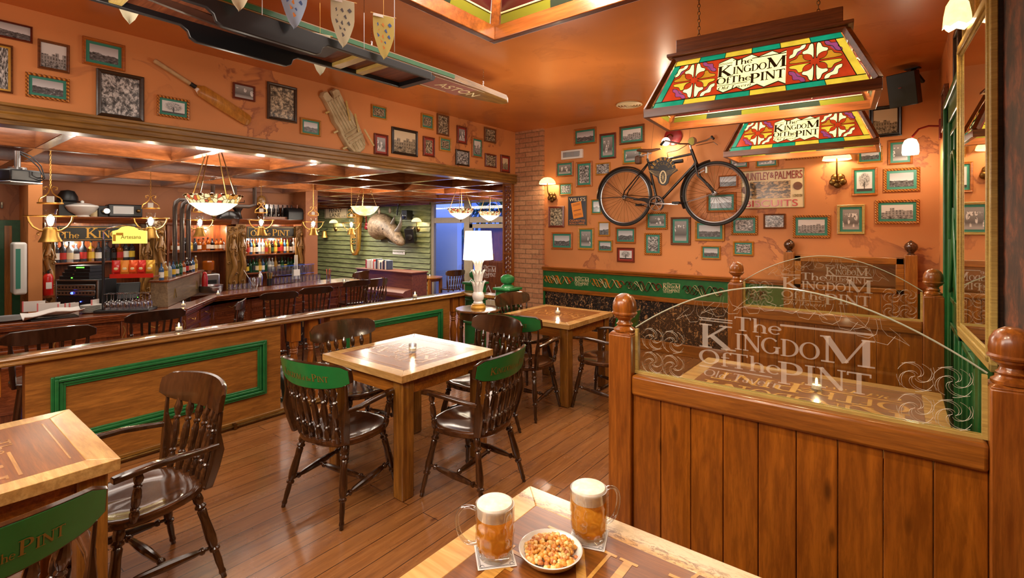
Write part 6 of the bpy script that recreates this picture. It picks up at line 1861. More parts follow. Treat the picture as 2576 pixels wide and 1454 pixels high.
# amplifier rack
ra = at_depth(140, 790, 6.55); rb_ = at_depth(248, 790, 6.55)
yw = .0; t = thing('amplifier_rack', 'black amplifier rack in a metal edged flight case with blue lights', 'amplifier', ((ra.x+rb_.x)/2, (ra.y+rb_.y)/2, .42), math.atan2(rb_.y-ra.y, rb_.x-ra.x))
RW = (rb_-ra).length; RH = .52
MB().box((-RW/2,0,-.0),(RW/2,.3,RH)).build('flight_case', M['black'], t, bevel=.006)
mb = MB()
for x in (-RW/2, RW/2-.02): mb.box((x,-.012,0),(x+.02,.01,RH))
mb.box((-RW/2,-.012,RH-.02),(RW/2,.01,RH)); mb.build('metal_edging', M['steel'], t, bevel=.002)
for k, (z0, z1, mt_) in enumerate(((.385,.455,'steel'),(.31,.375,'steel'),(.16,.30,'black_gloss'),(.02,.15,'black_gloss'))):
    u = MB().box((-RW/2+.03,-.02,z0),(RW/2-.03,0,z1)).build('amplifier_unit', M[mt_], t, bevel=.003)
    mb = MB()
    for q in range(10): mb.box((-RW*.4+q*RW*.08,-.024,(z0+z1)/2-.01),(-RW*.4+q*RW*.08+.02,-.02,(z0+z1)/2+.012)) if k < 2 else None
    for s_ in (-1,1): mb.ball((s_*(RW/2-.045),-.022,z1-.02), .006, 8)
    mb.build('knobs', M['black' if k < 2 else 'chrome'], u)
    if k: mb = MB(); mb.ball((RW*.12 if k > 1 else -RW*.08,-.026,(z0+z1)/2), .008 if k > 1 else .016, 8); mb.build('blue_led', M['screen_blue'], u)
for k, (w_, z_, h_) in enumerate(((.40,RH+.001,.045),(.36,RH+.047,.05),(.34,RH+.098,.04),(.30,RH+.139,.045))):
    p = Matrix.Translation(t.location) @ Matrix.Rotation(t.rotation_euler.z, 4, 'Z') @ Vector((-.04+.02*k, .12, z_))
    bx_ = thing('set_top_box', ['lowest','second','third','topmost'][k]+' black audio box in the stack on the amplifier rack', 'audio box', p, t.rotation_euler.z, 'audio boxes on the rack')
    MB().box((-w_/2,-.12,0),(w_/2,.12,h_)).build('casing', M['black'], bx_, bevel=.003)
    MB().box((-w_*.1,-.1215,h_*.35),(w_*(.25 if k == 3 else -.05),-.12,h_*.65)).build('display', M['screen_green'] if k in (0,3) else M['steel'], bx_)
struct('trim_rack_shelf', MB().box((ra.x-.35, ra.y-.15, .38), (rb_.x+.1, rb_.y+.1, .42)), M['bar_y'])
# till screen
c = at_depth(308, 735, 6.9); t = thing('till_screen', 'black touch screen till tilted back under the crisps rack', 'till', (c.x, c.y, .60), YAW-.1+.55)
old = MB(); old.T = Matrix.Rotation(R(-22), 4, 'X'); old.box((-.19,-.02,.02),(.19,.02,.27)); old.build('housing', M['black'], t, bevel=.012)
o2 = MB(); o2.T = Matrix.Rotation(R(-22), 4, 'X'); o2.box((-.165,-.023,.045),(.165,-.019,.25)); o2.build('screen', M['black_gloss'], t)
MB().box((-.1,.0,-.2),(.1,.12,.06)).build('stand', M['black'], t, bevel=.01)
o3 = MB(); o3.T = Matrix.Rotation(R(-22), 4, 'X'); o3.ball((.175,-.024,.04), .005, 8); o3.build('power_led', M['screen_green'], t)
# post with lit yellow sign
c = onbar(260, 786); t = thing('sign_post_display', 'black post display holding a lit yellow sign and a crisps shelf', 'display stand', c, YAW+.25); t.scale = (.78, 1, 1)
top = at_depth(260, 575, (c.x/ray(260, 786)[0])).z - ZB
MB().cyl((0,0,0),(0,0,top*.87),.017,n=12).build('post', M['black'], t); MB().box((-.08,-.08,0),(.62,.16,.03)).build('base_tray', M['black'], t, bevel=.006)
mb = MB(); mb.tube([(0,0,top*.85),(0,0,top*.96),(.05,0,top*1.0),(.25,0,top*1.04),(.5,0,top*1.0)], .008, 6); mb.build('top_arm', M['chrome'], t)
pts = [(.12,top*.82),(.56,top*.82),(.56,top*.97),(.45,top*.985),(.40,top*1.02),(.32,top*1.03),(.24,top*1.02),(.19,top*.985),(.12,top*.97)]
MB().prism(pts, -.012, .012, 'y').build('yellow_sign', M['yellow_sign'], t)
sans('sign_lettering', 'Artesana', .26, .045, M['gold_dim'], t, (.36,-.014,top*.90))
mb = MB(); mb.box((.13,-.016,top*.85),(.165,-.012,top*.93)); mb.box((.17,-.016,top*.92),(.26,-.012,top*.95)); mb.build('printed_glass', M['gold'], t)
MB().box((.05,.05,top*.40),(.62,.22,top*.415)).build('crisps_shelf', M['bar_x'], t); MB().box((.05,.045,top*.40),(.62,.05,top*.45)).build('red_shelf_edge', M['red'], t)
MB().bar((0,0,top*.41),(.07,.1,top*.41),.01,.01).build('shelf_bracket', M['black'], t)
A_ = Matrix.Translation(t.location) @ Matrix.Rotation(t.rotation_euler.z, 4, 'Z')
pk = [M['red'], M['orange'], plain('orange_foil',(226,90,40),.25,.3), plain('crimson_foil',(206,50,40),.25,.3), plain('gold_foil',(206,160,60),.25,.5)]
for i in range(5):
    p = A_ @ Vector((.08+i*.086, .12, top*.415)); b_ = thing('crisp_packet', ORD[i]+' shiny crisp packet from the left on the red edged shelf', 'crisp packet', p, t.rotation_euler.z+rr.uniform(-.2,.2), 'crisp packets'); b_.scale = (1.0, 1.1, 1.35)
    mb = MB(); rs = []
    for z_, w_, d_ in ((0,.045,.004),(.01,.046,.006),(.04,.052,.028),(.085,.05,.03),(.125,.047,.012),(.14,.048,.003)): rs.append([(w_*a, d_*b, z_+.003*a*a) for a, b in ((-1,0),(-.6,-1),(0,-1.15),(.6,-1),(1,0),(.6,1),(0,1.15),(-.6,1))])
    mb.rings(rs); mb.build('packet', pk[i], b_); mb = MB(); mb.ball((0,-.03,.07), .022, 8, 0, (1,.25,.7)); mb.build('printed_mark', M['cream'], b_)
# wine glasses upside down on the tray
prot = None
for i in range(14):
    p = A_ @ Vector((.05+(i//2)*.064, -.03+.09*(i%2), .03))
    if prot is None:
        prot = thing('wine_glass', '', 'glass', p, 0, 'upturned wine glasses on the tray')
        MB().lathe([(.032,0),(.036,.03),(.037,.055),(.028,.085),(.008,.10),(.0035,.11),(.0035,.175),(.03,.182),(.032,.185),(0,.186)], 14, cap=False).build('glass', M['tumbler'], prot); g = prot
    else: g = dup(prot, p)
    g['label'] = '%s upturned wine glass from the left in the %s row of the bar tray' % (ORD[i//2], 'back' if i % 2 else 'front')
# plates, cloth, menus, tray at left end
pr_ = None
for i in range(8):
    p = onbar(236, 789) + Vector((-.12,0,i*.011))
    if pr_ is None: pr_ = thing('plate', '', 'plate', p, 0, 'stacked plates on the bar'); MB().lathe([(0,0),(.06,0),(.095,.010),(.10,.013),(.095,.0135),(.06,.004),(0,.004)], 24).build('rim', M['china'], pr_); g = pr_
    else: g = dup(pr_, p)
    g['label'] = '%s white plate from the bottom of the stack on the bar' % ORD[i]
t = thing('paper_tray', 'white paper lined tray on the bar behind the left stool', 'tray', onbar(140, 803)+Vector((-.12,0,0)), R(90)+.0)
mb = MB(); w_ = .24
for i in range(1): mb.rings([[(-w_+x*2*w_, y, .02+.045*abs(y/.14)**2+.012*sin(x*9+y*20)+.03*x) for y in (-.14,-.07,0,.07,.14)] + [(-w_+x*2*w_, y, .012+.045*abs(y/.14)**2+.012*sin(x*9+y*20)+.03*x) for y in (.14,.07,0,-.07,-.14)] for x in [q/8 for q in range(9)]])
mb.build('crumpled_paper', M['paper'], t); MB().box((-w_*.8,-.12,0),(w_*.8,.12,.012)).build('tray', M['black'], t, bevel=.003)
for i, (px, h_) in enumerate(((90,.12),(128,.10),(165,.09),(182,.10),(192,.10),(246,.14))):
    p = onbar(px, 786)+Vector((-.12,0,0)); t = thing('folded_menu', ORD[i]+' folded white menu card with pink edge from the left on the bar', 'menu', p, R(90)-.4+.2*i, 'folded menus on the bar')
    MB().box((-.1 if i < 2 else -.05,-.004,0),(.1 if i < 2 else .05,.004,h_)).build('card', M['paper'], t); MB().box((-.1 if i < 2 else -.05,-.006,0),(-.088 if i < 2 else -.04,.006,h_+.002)).build('pink_edge', M['redd'] if False else bpy.data.materials['pink_card'], t)
t = thing('glass_platter', 'round steel platter at the left end of the bar', 'platter', onbar(22, 808)+Vector((-.1,0,0))); MB().lathe([(0,0),(.2,0),(.24,.02),(.245,.022),(.2,.008),(0,.008)], 36).build('rim', M['steel'], t)
# glasses, jugs and shakers on the right bar section
gp = None
def tumbler(p, label, r=.034, h=.09):
    global gp
    if gp is None:
        gp = thing('tumbler', label, 'glass', p, 0, 'glasses standing on the bar'); MB().lathe([(0,.0),(.88,0),(.92,.05),(1,1),(.94,1),(.86,.1),(0,.08)], 14).build('glass', M['tumbler'], gp); g = gp
    else: g = dup(gp, p, label=label)
    g.scale = (r, r, h); return g
for i, px in enumerate((588,600,612,624,635)): tumbler(onbar(px, 731-i)+Vector((-.12,0,0)), ORD[i]+' small tumbler from the left at the near end of the drip rail')
for i in range(13): tumbler(onbar(706+i*9.3, 718-i*.9)+Vector((-.22,0,.0)), ORD[i]+' tumbler from the left in the front row of the glass rack', .036, .12)
for i in range(12): tumbler(onbar(712+i*9.3, 712-i*.9)+Vector((-.5,0,.1)), ORD[i]+' tall glass from the left in the back row of the glass rack', .034, .15)
a_, b_ = onbar(712, 712)+Vector((-.5,0,0)), onbar(820, 700)+Vector((-.5,0,0))
t = tag(MB().bar(a_+Vector((0,0,.09)), b_+Vector((0,0,.09)), .12, .012).bar(a_+Vector((0,0,.262)), b_+Vector((0,0,.262)), .14, .012).bar(a_, a_+Vector((0,0,.26)), .02, .1, up=(1,0,0)).bar(b_, b_+Vector((0,0,.26)), .02, .1, up=(1,0,0)).build('glass_rack', M['tumbler']), 'long clear rack holding tall glasses at the right of the bar', 'rack')
t = thing('cocktail_shaker', 'steel cocktail shaker on the bar between glass jug and straws', 'shaker', onbar(669, 722)+Vector((-.2,0,0))); MB().lathe([(0,0),(.035,0),(.042,.15),(.04,.16),(.03,.2),(.018,.22),(.018,.25),(0,.255)], 18).build('steel_body', M['chrome'], t)
t = thing('glass_jug', 'wide glass jug with a white straw on the bar', 'jug', onbar(653, 727)+Vector((-.2,-.0,0))); MB().lathe([(0,0),(.05,0),(.07,.05),(.085,.17),(.08,.17),(.065,.05),(0,.01)], 20).build('glass', M['tumbler'], t); MB().cyl((.02,0,.02),(-.04,-.14,.3),.005).build('straw', M['white'], t)
for i, (px, py, lb) in enumerate(((689, 720, 'black cup packed with green and black straws on the bar'), (838, 708, 'clear cup packed with bright coloured straws at the right of the bar'))):
    t = thing('straw_cup', lb, 'straw holder', onbar(px, py)+Vector((-.15,0,0)))
    MB().lathe([(0,0),(.04,0),(.045,.12),(.04,.12),(.038,.01),(0,.01)], 14).build('cup', M['black' if i == 0 else 'tumbler'], t)
    for q, mt_ in enumerate((M['green'], M['black'] if i == 0 else M['orange'], M['gold'] if i == 0 else plain('pink_straw', (230,100,140), .5))):
        mb = MB()
        for w_ in range(5): a = w_*1.3+q; mb.cyl((.015*cos(a),.015*sin(a),.02),(.045*cos(a),.045*sin(a),.22),.0035,n=6)
        mb.build('straws', mt_, t)
t = thing('water_jug', 'dark lidded glass jug at the right end behind the rack', 'jug', onbar(800, 702)+Vector((-.62,0,0))); MB().lathe([(0,0),(.07,0),(.075,.22),(.06,.24),(0,.24)], 18).build('glass', M['tumbler'], t); MB().lathe([(0,.24),(.065,.24),(.065,.27),(0,.28)], 18).build('lid', M['black'], t); MB().tube([(0,.07,.2),(0,.12,.18),(0,.12,.08),(0,.07,.05)], .008, 6).build('handle', M['black'], t)
t = thing('straw_dispenser', 'white card holder with two tall white straws near the plaster column', 'straw holder', onbar(783, 706)+Vector((-.55,0,0))); MB().box((-.04,-.06,0),(.04,.06,.18)).build('card_box', M['paper'], t); 
for q in (-.02,.02): MB().cyl((0,q,.18),(0,q,.46),.011,n=8).build('white_tube', M['white'], t)

# pipes: three uprights into a bundle of bent brown pipes
for i, px in enumerate((440, 458, 474)):
    c = at_depth(px, 700, 7.45); zt_ = 2.06-.03*i
    path = [(c.x, c.y, ZB+.3), (c.x, c.y, zt_-.12), (c.x-.02, c.y+.02, zt_-.04), (c.x-.08, c.y+.08, zt_), (c.x-.2-.1*i, c.y+.5+.28*i, zt_), (c.x-.25-.1*i, c.y+.62+.28*i, zt_+.04), (c.x-.25-.1*i, c.y+.62+.28*i, 2.33)]
    p_ = MB(); p_.tube(path, .031, 12); p_.tube([(c.x, c.y, LOW), (c.x, c.y, ZB+.3)], .032, 12)
    tag(p_.build('brown_pipe', plain('brown_pipe_paint', (60,44,34), .35, .3), smooth=60), ['leftmost','middle','rightmost'][i]+' of the three bent brown pipes rising behind the bar case', 'pipe', 'bent brown pipes')

# odds and ends on top of the units
def odd(name, label, cat, px, X, build, z=1.80):
    y = onX(px, 600, X).y; t = thing(name, label, cat, (X, y, z), R(90)); build(t); return t
odd('soup_tureen', 'white china tureen on top of the left back bar unit', 'tureen', 207, -9.68, lambda t: (MB().lathe([(0,0),(.09,0),(.08,.02),(.16,.08),(.2,.15),(.19,.17),(.1,.2),(0,.21)], 28).build('bowl', M['china'], t), MB().ball((0,0,.22), .025).build('lid_knob', M['china'], t)))
odd('old_radio', 'black old radio with a silver dial on the left unit', 'radio', 312, -9.68, lambda t: (MB().box((-.22,-.1,0),(.22,.1,.2)).build('casing', M['black_gloss'], t, bevel=.02), MB().box((-.16,-.105,.05),(.1,-.1,.17)).build('dial_panel', M['steel'], t), MB().ball((.16,-.11,.1), .03).build('tuning_knob', M['old_brass'], t)))
odd('bellows_camera', 'old black bellows camera between tureen and radio', 'camera', 262, -9.68, lambda t: (MB().box((-.09,-.07,0),(.09,.07,.17)).build('body', M['black'], t, bevel=.01), MB().turned((0,-.07,.09),(0,-.15,.09),[(0,.06),(1,.04)],16).build('lens', M['chrome'], t)))
odd('stone_jar', 'small speckled stone jar left of the bellows camera', 'jar', 238, -9.68, lambda t: MB().lathe([(0,0),(.05,0),(.055,.02),(.055,.14),(.035,.16),(.035,.18),(0,.18)], 16).build('jar', M['cream'], t))
odd('hanging_helmet', 'black brimmed helmet mounted high above the left unit', 'hat', 170, -9.75, lambda t: (MB().lathe([(0,.4),(.08,.38),(.12,.3),(.125,.24),(.16,.22),(.125,.235)], 20).build('crown', M['black'], t), MB().box((-.1,-.03,.0),(.1,0,.22)).build('stand', M['black'], t)))
odd('coffee_mill', 'old iron coffee mill with a crank on the middle unit', 'mill', 598, -9.6, lambda t: (MB().lathe([(0,0),(.08,0),(.05,.1),(.06,.15),(.09,.2),(.09,.24),(0,.26)], 16).build('hopper', M['enamel'], t), MB().tube([(0,0,.26),(0,0,.3),(.12,0,.31),(.12,0,.35)], .008, 6).build('crank', M['enamel'], t)))
odd('wall_crate', 'old wooden crate of dark bottles on the right unit', 'crate', 700, -9.65, lambda t: (MB().box((-.35,-.1,0),(.35,.12,.05)).box((-.35,-.1,.05),(-.33,.12,.3)).box((.33,-.1,.05),(.35,.12,.3)).box((-.35,.1,.05),(.35,.12,.3)).build('slats', M['bar_x'], t), [MB().lathe([(0,.05),(.03,.05),(.03,.2),(.012,.24),(.012,.29),(0,.29)], 10, at=(-.27+.09*q,0,0)).build('dark_bottle', BC['dark'], t) for q in range(7)]))
odd('dark_trunk', 'dark domed trunk at the right end of the right unit', 'trunk', 743, -9.6, lambda t: MB().rings([[(x,.12*cos(a)-.0,.14+.1*sin(a)) for a in [j*pi/8 for j in range(9)]]+[(x,-.12,0),(x,.12,0)] for x in (-.2,.2)]).build('body', M['black'], t))
odd('carved_mask', 'carved grotesque mask hanging above the right name board', 'mask', 657, -9.75, lambda t: (MB().ball((0,-.02,.36), .09, 14, 0, (1,.5,1.2)).build('face', M['carved'], t), MB().tube([(-.05,-.07,.3),(0,-.08,.27),(.05,-.07,.3)], .01, 6).build('mouth', M['black'], t)))
odd('serving_dome', 'dark oval serving dome on the middle unit', 'dome', 575, -9.55, lambda t: MB().lathe([(.2,0),(.19,.06),(.12,.13),(0,.15)], 24, sy=.6).build('dome', M['enamel'], t))
# green leather armchair on the lower floor by the step
t = thing('leather_armchair', 'dark green leather armchair seen low between partition panel and balusters', 'armchair', (-4.78, 2.0, LOW))
mb = MB(); mb.box((-.35,-.4,.0),(.3,.4,.42)); mb.build('seat', M['leather'], t, bevel=.05, segs=4)
mb = MB(); mb.tube([(-.3,.42,.55),(0,.44,.58),(.22,.42,.55),(.26,.42,.4),(.26,.42,.1)], .1, 14); mb.build('arm', M['leather'], t, smooth=60)
# projector
c = at_depth(44, 442, 4.5)
t = thing('projector', 'black ceiling projector with a lit lens hanging left from a steel pole', 'projector', c, YAW-.25); t.scale = (.8, .8, 1)
MB().box((-.16,-.16,-.06),(.16,.14,.05)).build('housing', M['black_gloss'], t, bevel=.015)
MB().box((-.10,-.165,-.03),(-.03,-.158,.035)).build('lens_window', M['projector_beam'], t)
MB().box((-.165,-.165,-.075),(.165,.145,-.058)).build('lower_casing', M['steel'], t, bevel=.006)
mb = MB(); mb.cyl((0,0,.06),(0,0,2.33-c.z),.028); mb.cyl((0,0,.05),(0,0,.075),.08); mb.box((-.11,-.02,.05),(.11,.02,.065)); mb.build('ceiling_pole', M['steel'], t)
mb = MB(); mb.tube([(.02,.02,.2),(.1,.05,.16),(.2,.08,.08),(.24,.1,.0),(.2,.12,-.02),(.14,.13,-.01)], .006, 6); mb.tube([(.02,.02,.22),(.12,.06,.18),(.24,.08,.09),(.27,.1,-.02),(.18,.12,-.04),(.14,.12,-.03)], .006, 6); mb.build('cables', M['black'], t)
# ---------------------------------------------------------------- framed pictures
def picture(label, wall, px0, px1, pyt, pyb, frame, ph, mat=None, fw=.17, mw=.10, group=None, d=.022):
    if wall == 'back':
        a, b = onY(px0, (pyt+pyb)/2, YB), onY(px1, (pyt+pyb)/2, YB); pc = (px0+px1)/2
        # true centre pixel column
        w = b.x-a.x; xc = (a.x+b.x)/2
        u = ((xc/YB)*FW[1]-FW[0])/(RT[0]-(xc/YB)*RT[1]); pc = W_PX/2+u*F_PX
        zt, zb_ = onY(pc, pyt, YB).z, onY(pc, pyb, YB).z; loc = (xc, YB-.001, (zt+zb_)/2); rz = 0
    else:
        a, b = onX(px0, (pyt+pyb)/2, XL), onX(px1, (pyt+pyb)/2, XL); w = b.y-a.y; yc = (a.y+b.y)/2
        k = XL/yc; u = (k*FW[1]-FW[0])/(RT[0]-k*RT[1]); pc = W_PX/2+u*F_PX
        zt, zb_ = onX(pc, pyt, XL).z, onX(pc, pyb, XL).z; loc = (XL+.001, yc, (zt+zb_)/2); rz = R(90)
    h = zt-zb_; t = thing('framed_photograph', label, 'picture', loc, rz, group)
    m_ = min(w, h); f = fw*m_*.62
    mb = MB()
    O = [(-w/2,-h/2),(w/2,-h/2),(w/2,h/2),(-w/2,h/2)]; I = [(-w/2+f,-h/2+f),(w/2-f,-h/2+f),(w/2-f,h/2-f),(-w/2+f,h/2-f)]
    for k in range(4):
        j = (k+1) % 4
        o0, o1, i1, i0 = O[k], O[j], I[j], I[k]
        def L(p, q, s): return (p[0]+(q[0]-p[0])*s, p[1]+(q[1]-p[1])*s)
        prof = [(0,0),(0,-d*.8),(.25,-d),(.6,-d*.75),(.85,-d*.9),(1,-d*.55),(1,0)]
        r0 = [(L(o0,i0,s)[0], y, L(o0,i0,s)[1]) for s, y in prof]; r1 = [(L(o1,i1,s)[0], y, L(o1,i1,s)[1]) for s, y in prof]
        mb.rings([r0, r1], cap=False)
    mb.build('frame', M[frame], t)
    g = f*.9
    if mat:
        MB().box((-w/2+g,-d*.4,-h/2+g),(w/2-g,-d*.25,h/2-g)).build('mount', M[mat], t); g2 = f + mw*m_
    else: g2 = f*.95
    MB().box((-w/2+g2,-d*.46,-h/2+g2),(w/2-g2,-d*.42,h/2-g2)).build('photograph', M[ph], t)
    return t
G1 = 'framed pictures on the bike wall'; G2 = 'framed pictures above the bar beam'
BW = [
 (1445,1501,323,364,'frame_orange','ph_land','green_mat','orange framed cloudy landscape at the top left of the bike wall'),
 (1509,1550,336,400,'frame_red','ph_people','green_mat','upright red framed photo of an athlete, top of the bike wall'),
 (1559,1622,316,362,'frame_walnut','ph_house','green_mat','brown framed photo of a big church, topmost above the bicycle saddle'),
 (1567,1616,372,412,'frame_yellow','ph_people','green_mat','yellow framed group photo just behind the bicycle saddle'),
 (1400,1443,407,445,'frame_orange','ph_people','green_mat','glossy orange framed photo right beside the left flower sconce'),
 (1450,1491,407,470,'frame_orange','ph_busy','green_mat','tall orange framed waterfall photo above the blue cigarette sign'),
 (1499,1536,410,440,'frame_yellow','ph_busy',None,'small yellow framed photo above the bicycle rear wheel'),
 (1408,1440,461,491,'frame_yellow','ph_busy','green_mat','small pale framed photo under the left sconce shade'),
 (1381,1420,519,572,'frame_red','ph_sepia_busy',None,'dark red framed picture left of the blue cigarette sign'),
 (1488,1515,501,539,'frame_yellow','ph_land','green_mat','small upright photo right of the blue cigarette sign'),
 (1388,1441,584,627,'frame_orange','ph_land','green_mat','orange framed sea view at the lower left corner of the bike wall'),
 (1455,1495,573,628,'frame_yellow','ph_people','green_mat','upright yellow framed photo under the blue cigarette sign'),
 (1506,1535,558,594,'frame_yellow','ph_land',None,'small upright photo below the bicycle rear wheel, upper of two'),
 (1505,1542,604,633,'frame_yellow','ph_land','green_mat','small wide photo below the bicycle rear wheel, lower of two'),
 (1549,1600,572,612,'frame_orange','ph_land','green_mat','orange framed pale photo directly under the bicycle rear wheel'),
 (1553,1597,623,659,'frame_red','ph_tree','red_mat','small red framed photo of trees, lowest under the rear wheel'),
 (1626,1680,534,577,'frame_rope','ph_people','green_mat','rope framed group of children under the bicycle chain wheel'),
 (1622,1665,586,641,'frame_rope','ph_busy','green_mat','upright rope framed photo of a horse head'),
 (1688,1738,546,616,'frame_walnut','ph_people','green_mat','tall brown framed photo of dancing girls between the wheels'),
 (1749,1823,556,606,'frame_yellow','ph_land','green_mat','wide photo of a cliff half behind the front wheel'),
 (1778,1852,485,534,'frame_orange','ph_land','green_mat','landscape seen through the lower spokes of the front wheel'),
 (1808,1856,441,472,'frame_orange','ph_land',None,'photo of a castle seen through the upper spokes of the front wheel'),
 (1835,1883,393,424,'frame_orange','ph_people','green_mat','photo of two standing men above the front wheel'),
 (1901,1957,385,421,'frame_yellow','ph_people','green_mat','team photo just under the smaller looking lamp, above the biscuit sign'),
 (1840,1906,543,591,'frame_rope','ph_busy','green_mat','rope framed photo of a stony stream right of the front wheel'),
 (1845,1896,607,643,'frame_yellow','ph_busy','green_mat','small photo of rocks low on the wall near the middle settle'),
 (1765,1813,618,652,'frame_yellow','ph_land','green_mat','small photo of a low fort, lowest under the front wheel'),
 (1921,1976,538,575,'frame_walnut','ph_busy',None,'brown framed photo of rushing water under the biscuit sign'),
 (1829,1856,288,313,'frame_orange','ph_land','green_mat','small picture high on the wall almost hidden by the big lamp'),
 (1975,2072,352,400,'frame_rope','ph_land','green_mat','wide picture mostly hidden behind the second lamp'),
 (2157,2221,371,410,'frame_yellow','ph_land','green_mat','yellow framed mountain range right of the flower sconce'),
 (2234,2296,353,414,'frame_orange','ph_people','green_mat','orange framed old team photo near the red arm sconce'),
 (2142,2208,422,492,'frame_orange','ph_tree','green_mat','orange framed photo of a bare winter tree'),
 (2223,2314,423,482,'frame_rope','ph_land','green_mat','rope framed photo of a dark crag at sunset'),
 (2202,2313,503,563,'frame_rope','ph_house','green_mat','ribbed frame with a photo of a white house among trees'),
 (2106,2176,515,589,'frame_pale','ph_people','green_mat','pale cream framed photo of a flock of sheep'),
 (1995,2089,541,598,'frame_rope','ph_house','green_mat','ribbed frame with a photo of a castle keep'),
]
for a in BW: picture(a[7], 'back', a[0], a[1], a[2], a[3], a[4], a[5], a[6], group=G1)
picture('large black framed interior photo beside the loudspeaker', 'back', 2186, 2269, 267, 345, 'frame_black', 'ph_sepia', None, .22, group=G1)
LW = [
 (-20,81,58,100,'frame_red','ph_land',None,'red framed skyline photo cut by the left edge, topmost'),
 (-30,32,111,232,'frame_walnut','ph_busy','gold','gilt lined tall picture cut off by the left edge'),
 (94,174,107,179,'frame_walnut','ph_house',None,'broad brown framed photo of a shop front at the upper left'),
 (206,313,104,171,'frame_orange','ph_land','green_mat','broad orange framed photo of a lake and tower'),
 (63,174,191,251,'frame_rope','ph_land','green_mat','yellow patterned frame with a lake photo at the lower left'),
 (241,361,184,300,'frame_dark','ph_busy',None,'large dark framed photo of an old dining hall'),
 (394,475,246,297,'frame_rope','ph_tree','green_mat','yellow patterned frame with wintry trees under the cricket bat'),
 (585,640,213,252,'frame_red','ph_people',None,'small red framed photo of a beach above the bat blade'),
 (671,745,214,305,'frame_dark','ph_sepia_busy',None,'tall dark framed photo of a woman in a garden'),
 (755,805,300,341,'frame_yellow','ph_land','green_mat','small yellow framed lake view left of the cricket pad'),
 (933,971,267,299,'frame_yellow','ph_sepia_busy','green_mat','small yellow framed photo just right of the cricket pad top'),
 (940,975,338,390,'frame_red','ph_people','red_mat','upright dark red framed photo beside the pad foot'),
 (984,1049,325,391,'frame_black','ph_sepia',None,'large black framed sepia view of a square'),
 (1058,1089,288,325,'frame_yellow','ph_sepia_busy','green_mat','small yellow framed photo, upper, right of the black frame'),
 (1098,1128,289,341,'frame_walnut','ph_sepia_busy',None,'upright brown framed photo under the end of the long board'),
 (1063,1092,345,394,'frame_red','ph_sepia_busy','red_mat','upright red framed photo directly right of the black frame'),
 (1104,1133,347,381,'frame_yellow','ph_sepia_busy','green_mat','small yellow framed photo in the middle of the right cluster'),
 (1148,1173,318,362,'frame_red','ph_people','red_mat','narrow upright red framed photo, upper middle of the right cluster'),
 (1145,1179,378,417,'frame_dark','ph_busy',None,'dark framed photo of a white letter C emblem'),
 (1186,1213,347,397,'frame_orange','ph_house','green_mat','narrow orange frame with green mount and a tower photo'),
 (1217,1246,323,359,'frame_walnut','ph_sepia_busy',None,'small dark framed photo, top of the pair nearest the brick column'),
 (1219,1247,388,421,'frame_red','ph_sepia_busy',None,'small red framed photo, low, near the brick column'),
 (1258,1281,391,434,'frame_red','ph_sepia','red_mat','narrow upright frame nearest the brick column'),
]
for a in LW: picture(a[7], 'left', a[0], a[1], a[2], a[3], a[4], a[5], a[6], group=G2)
# frame on the back of the bar side, far left
t = picture('small dark framed picture above the green door at the left edge', 'left', 0, 12, 500, 532, 'frame_dark', 'ph_sepia', None, group=None)
t.location = onX(4, 516, -9.88); 
# pictures along the right wall seen edge on
for i, (y, z0, w_, h_, fr_, lb) in enumerate(((3.05, 2.52, .4, .32, 'frame_yellow', 'wide yellow framed picture above the green door, nearest'), (3.62, 2.52, .36, .34, 'frame_pale', 'pale framed picture above the green door behind the nearest'), (4.2, 2.52, .34, .38, 'frame_dark', 'dark framed picture above the green door near its middle'), (5.3, 2.42, .32, .34, 'frame_walnut', 'brown framed picture on the right wall beyond the green door'))):
    t = thing('framed_photograph', lb, 'picture', (XR-.001, y, z0+h_/2), R(-90), 'edge on pictures above the green door')
    mb = MB(); f = .03
    for lo, hi in (((-w_/2,-h_/2),(w_/2,-h_/2+f)),((-w_/2,h_/2-f),(w_/2,h_/2)),((-w_/2,-h_/2+f),(-w_/2+f,h_/2-f)),((w_/2-f,-h_/2+f),(w_/2,h_/2-f))): mb.box((lo[0],-.03,lo[1]),(hi[0],0,hi[1]))
    mb.build('frame', M[fr_], t, bevel=.004); MB().box((-w_/2+f,-.012,-h_/2+f),(w_/2-f,-.008,h_/2-f)).build('photograph', M['ph_sepia'], t)
t = thing('carved_barometer', 'carved wooden wall piece hanging right of the corner beyond the green door', 'wall ornament', (XR-.001, 4.95, 1.52), R(-90)); t.scale = (.7, 1, .74)
mb = MB(); mb.rings([[(x*w_, y, z) for x, y in ((-.06,0),(-.06,-.03),(0,-.045),(.06,-.03),(.06,0))] for z, w_ in ((0,.5),(.06,1),(.1,.7),(.14,1),(.95,1),(1.0,.7),(1.04,1.1),(1.1,.4))]); mb.build('carved_body', M['bar_z'], t)

# ---------------------------------------------------------------- enamel and tin signs
def wall_sign(name, label, x0, x1, yt, yb, mat, wall='back', Y=None, d=.012):
    Y = Y or YB
    a, b = onY(x0, (yt+yb)/2, Y), onY(x1, (yt+yb)/2, Y); w = b.x-a.x; xc = (a.x+b.x)/2
    u = ((xc/Y)*FW[1]-FW[0])/(RT[0]-(xc/Y)*RT[1]); pc = W_PX/2+u*F_PX
    zt, zb_ = onY(pc, yt, Y).z, onY(pc, yb, Y).z
    t = thing(name, label, 'sign', (xc, Y-.001, (zt+zb_)/2)); h = zt-zb_
    MB().box((-w/2,-d,-h/2),(w/2,0,h/2)).build('sign_plate', mat, t, bevel=.003)
    return t, w, h
t, w, h = wall_sign('cigarette_sign', 'dark blue enamel cigarette sign with an orange packet', 1430, 1477, 493, 567, M['navy'])
sans('sign_lettering', "WILLS'S", w*.86, h*.12, M['cream'], t, (0,-.0135,h*.38))
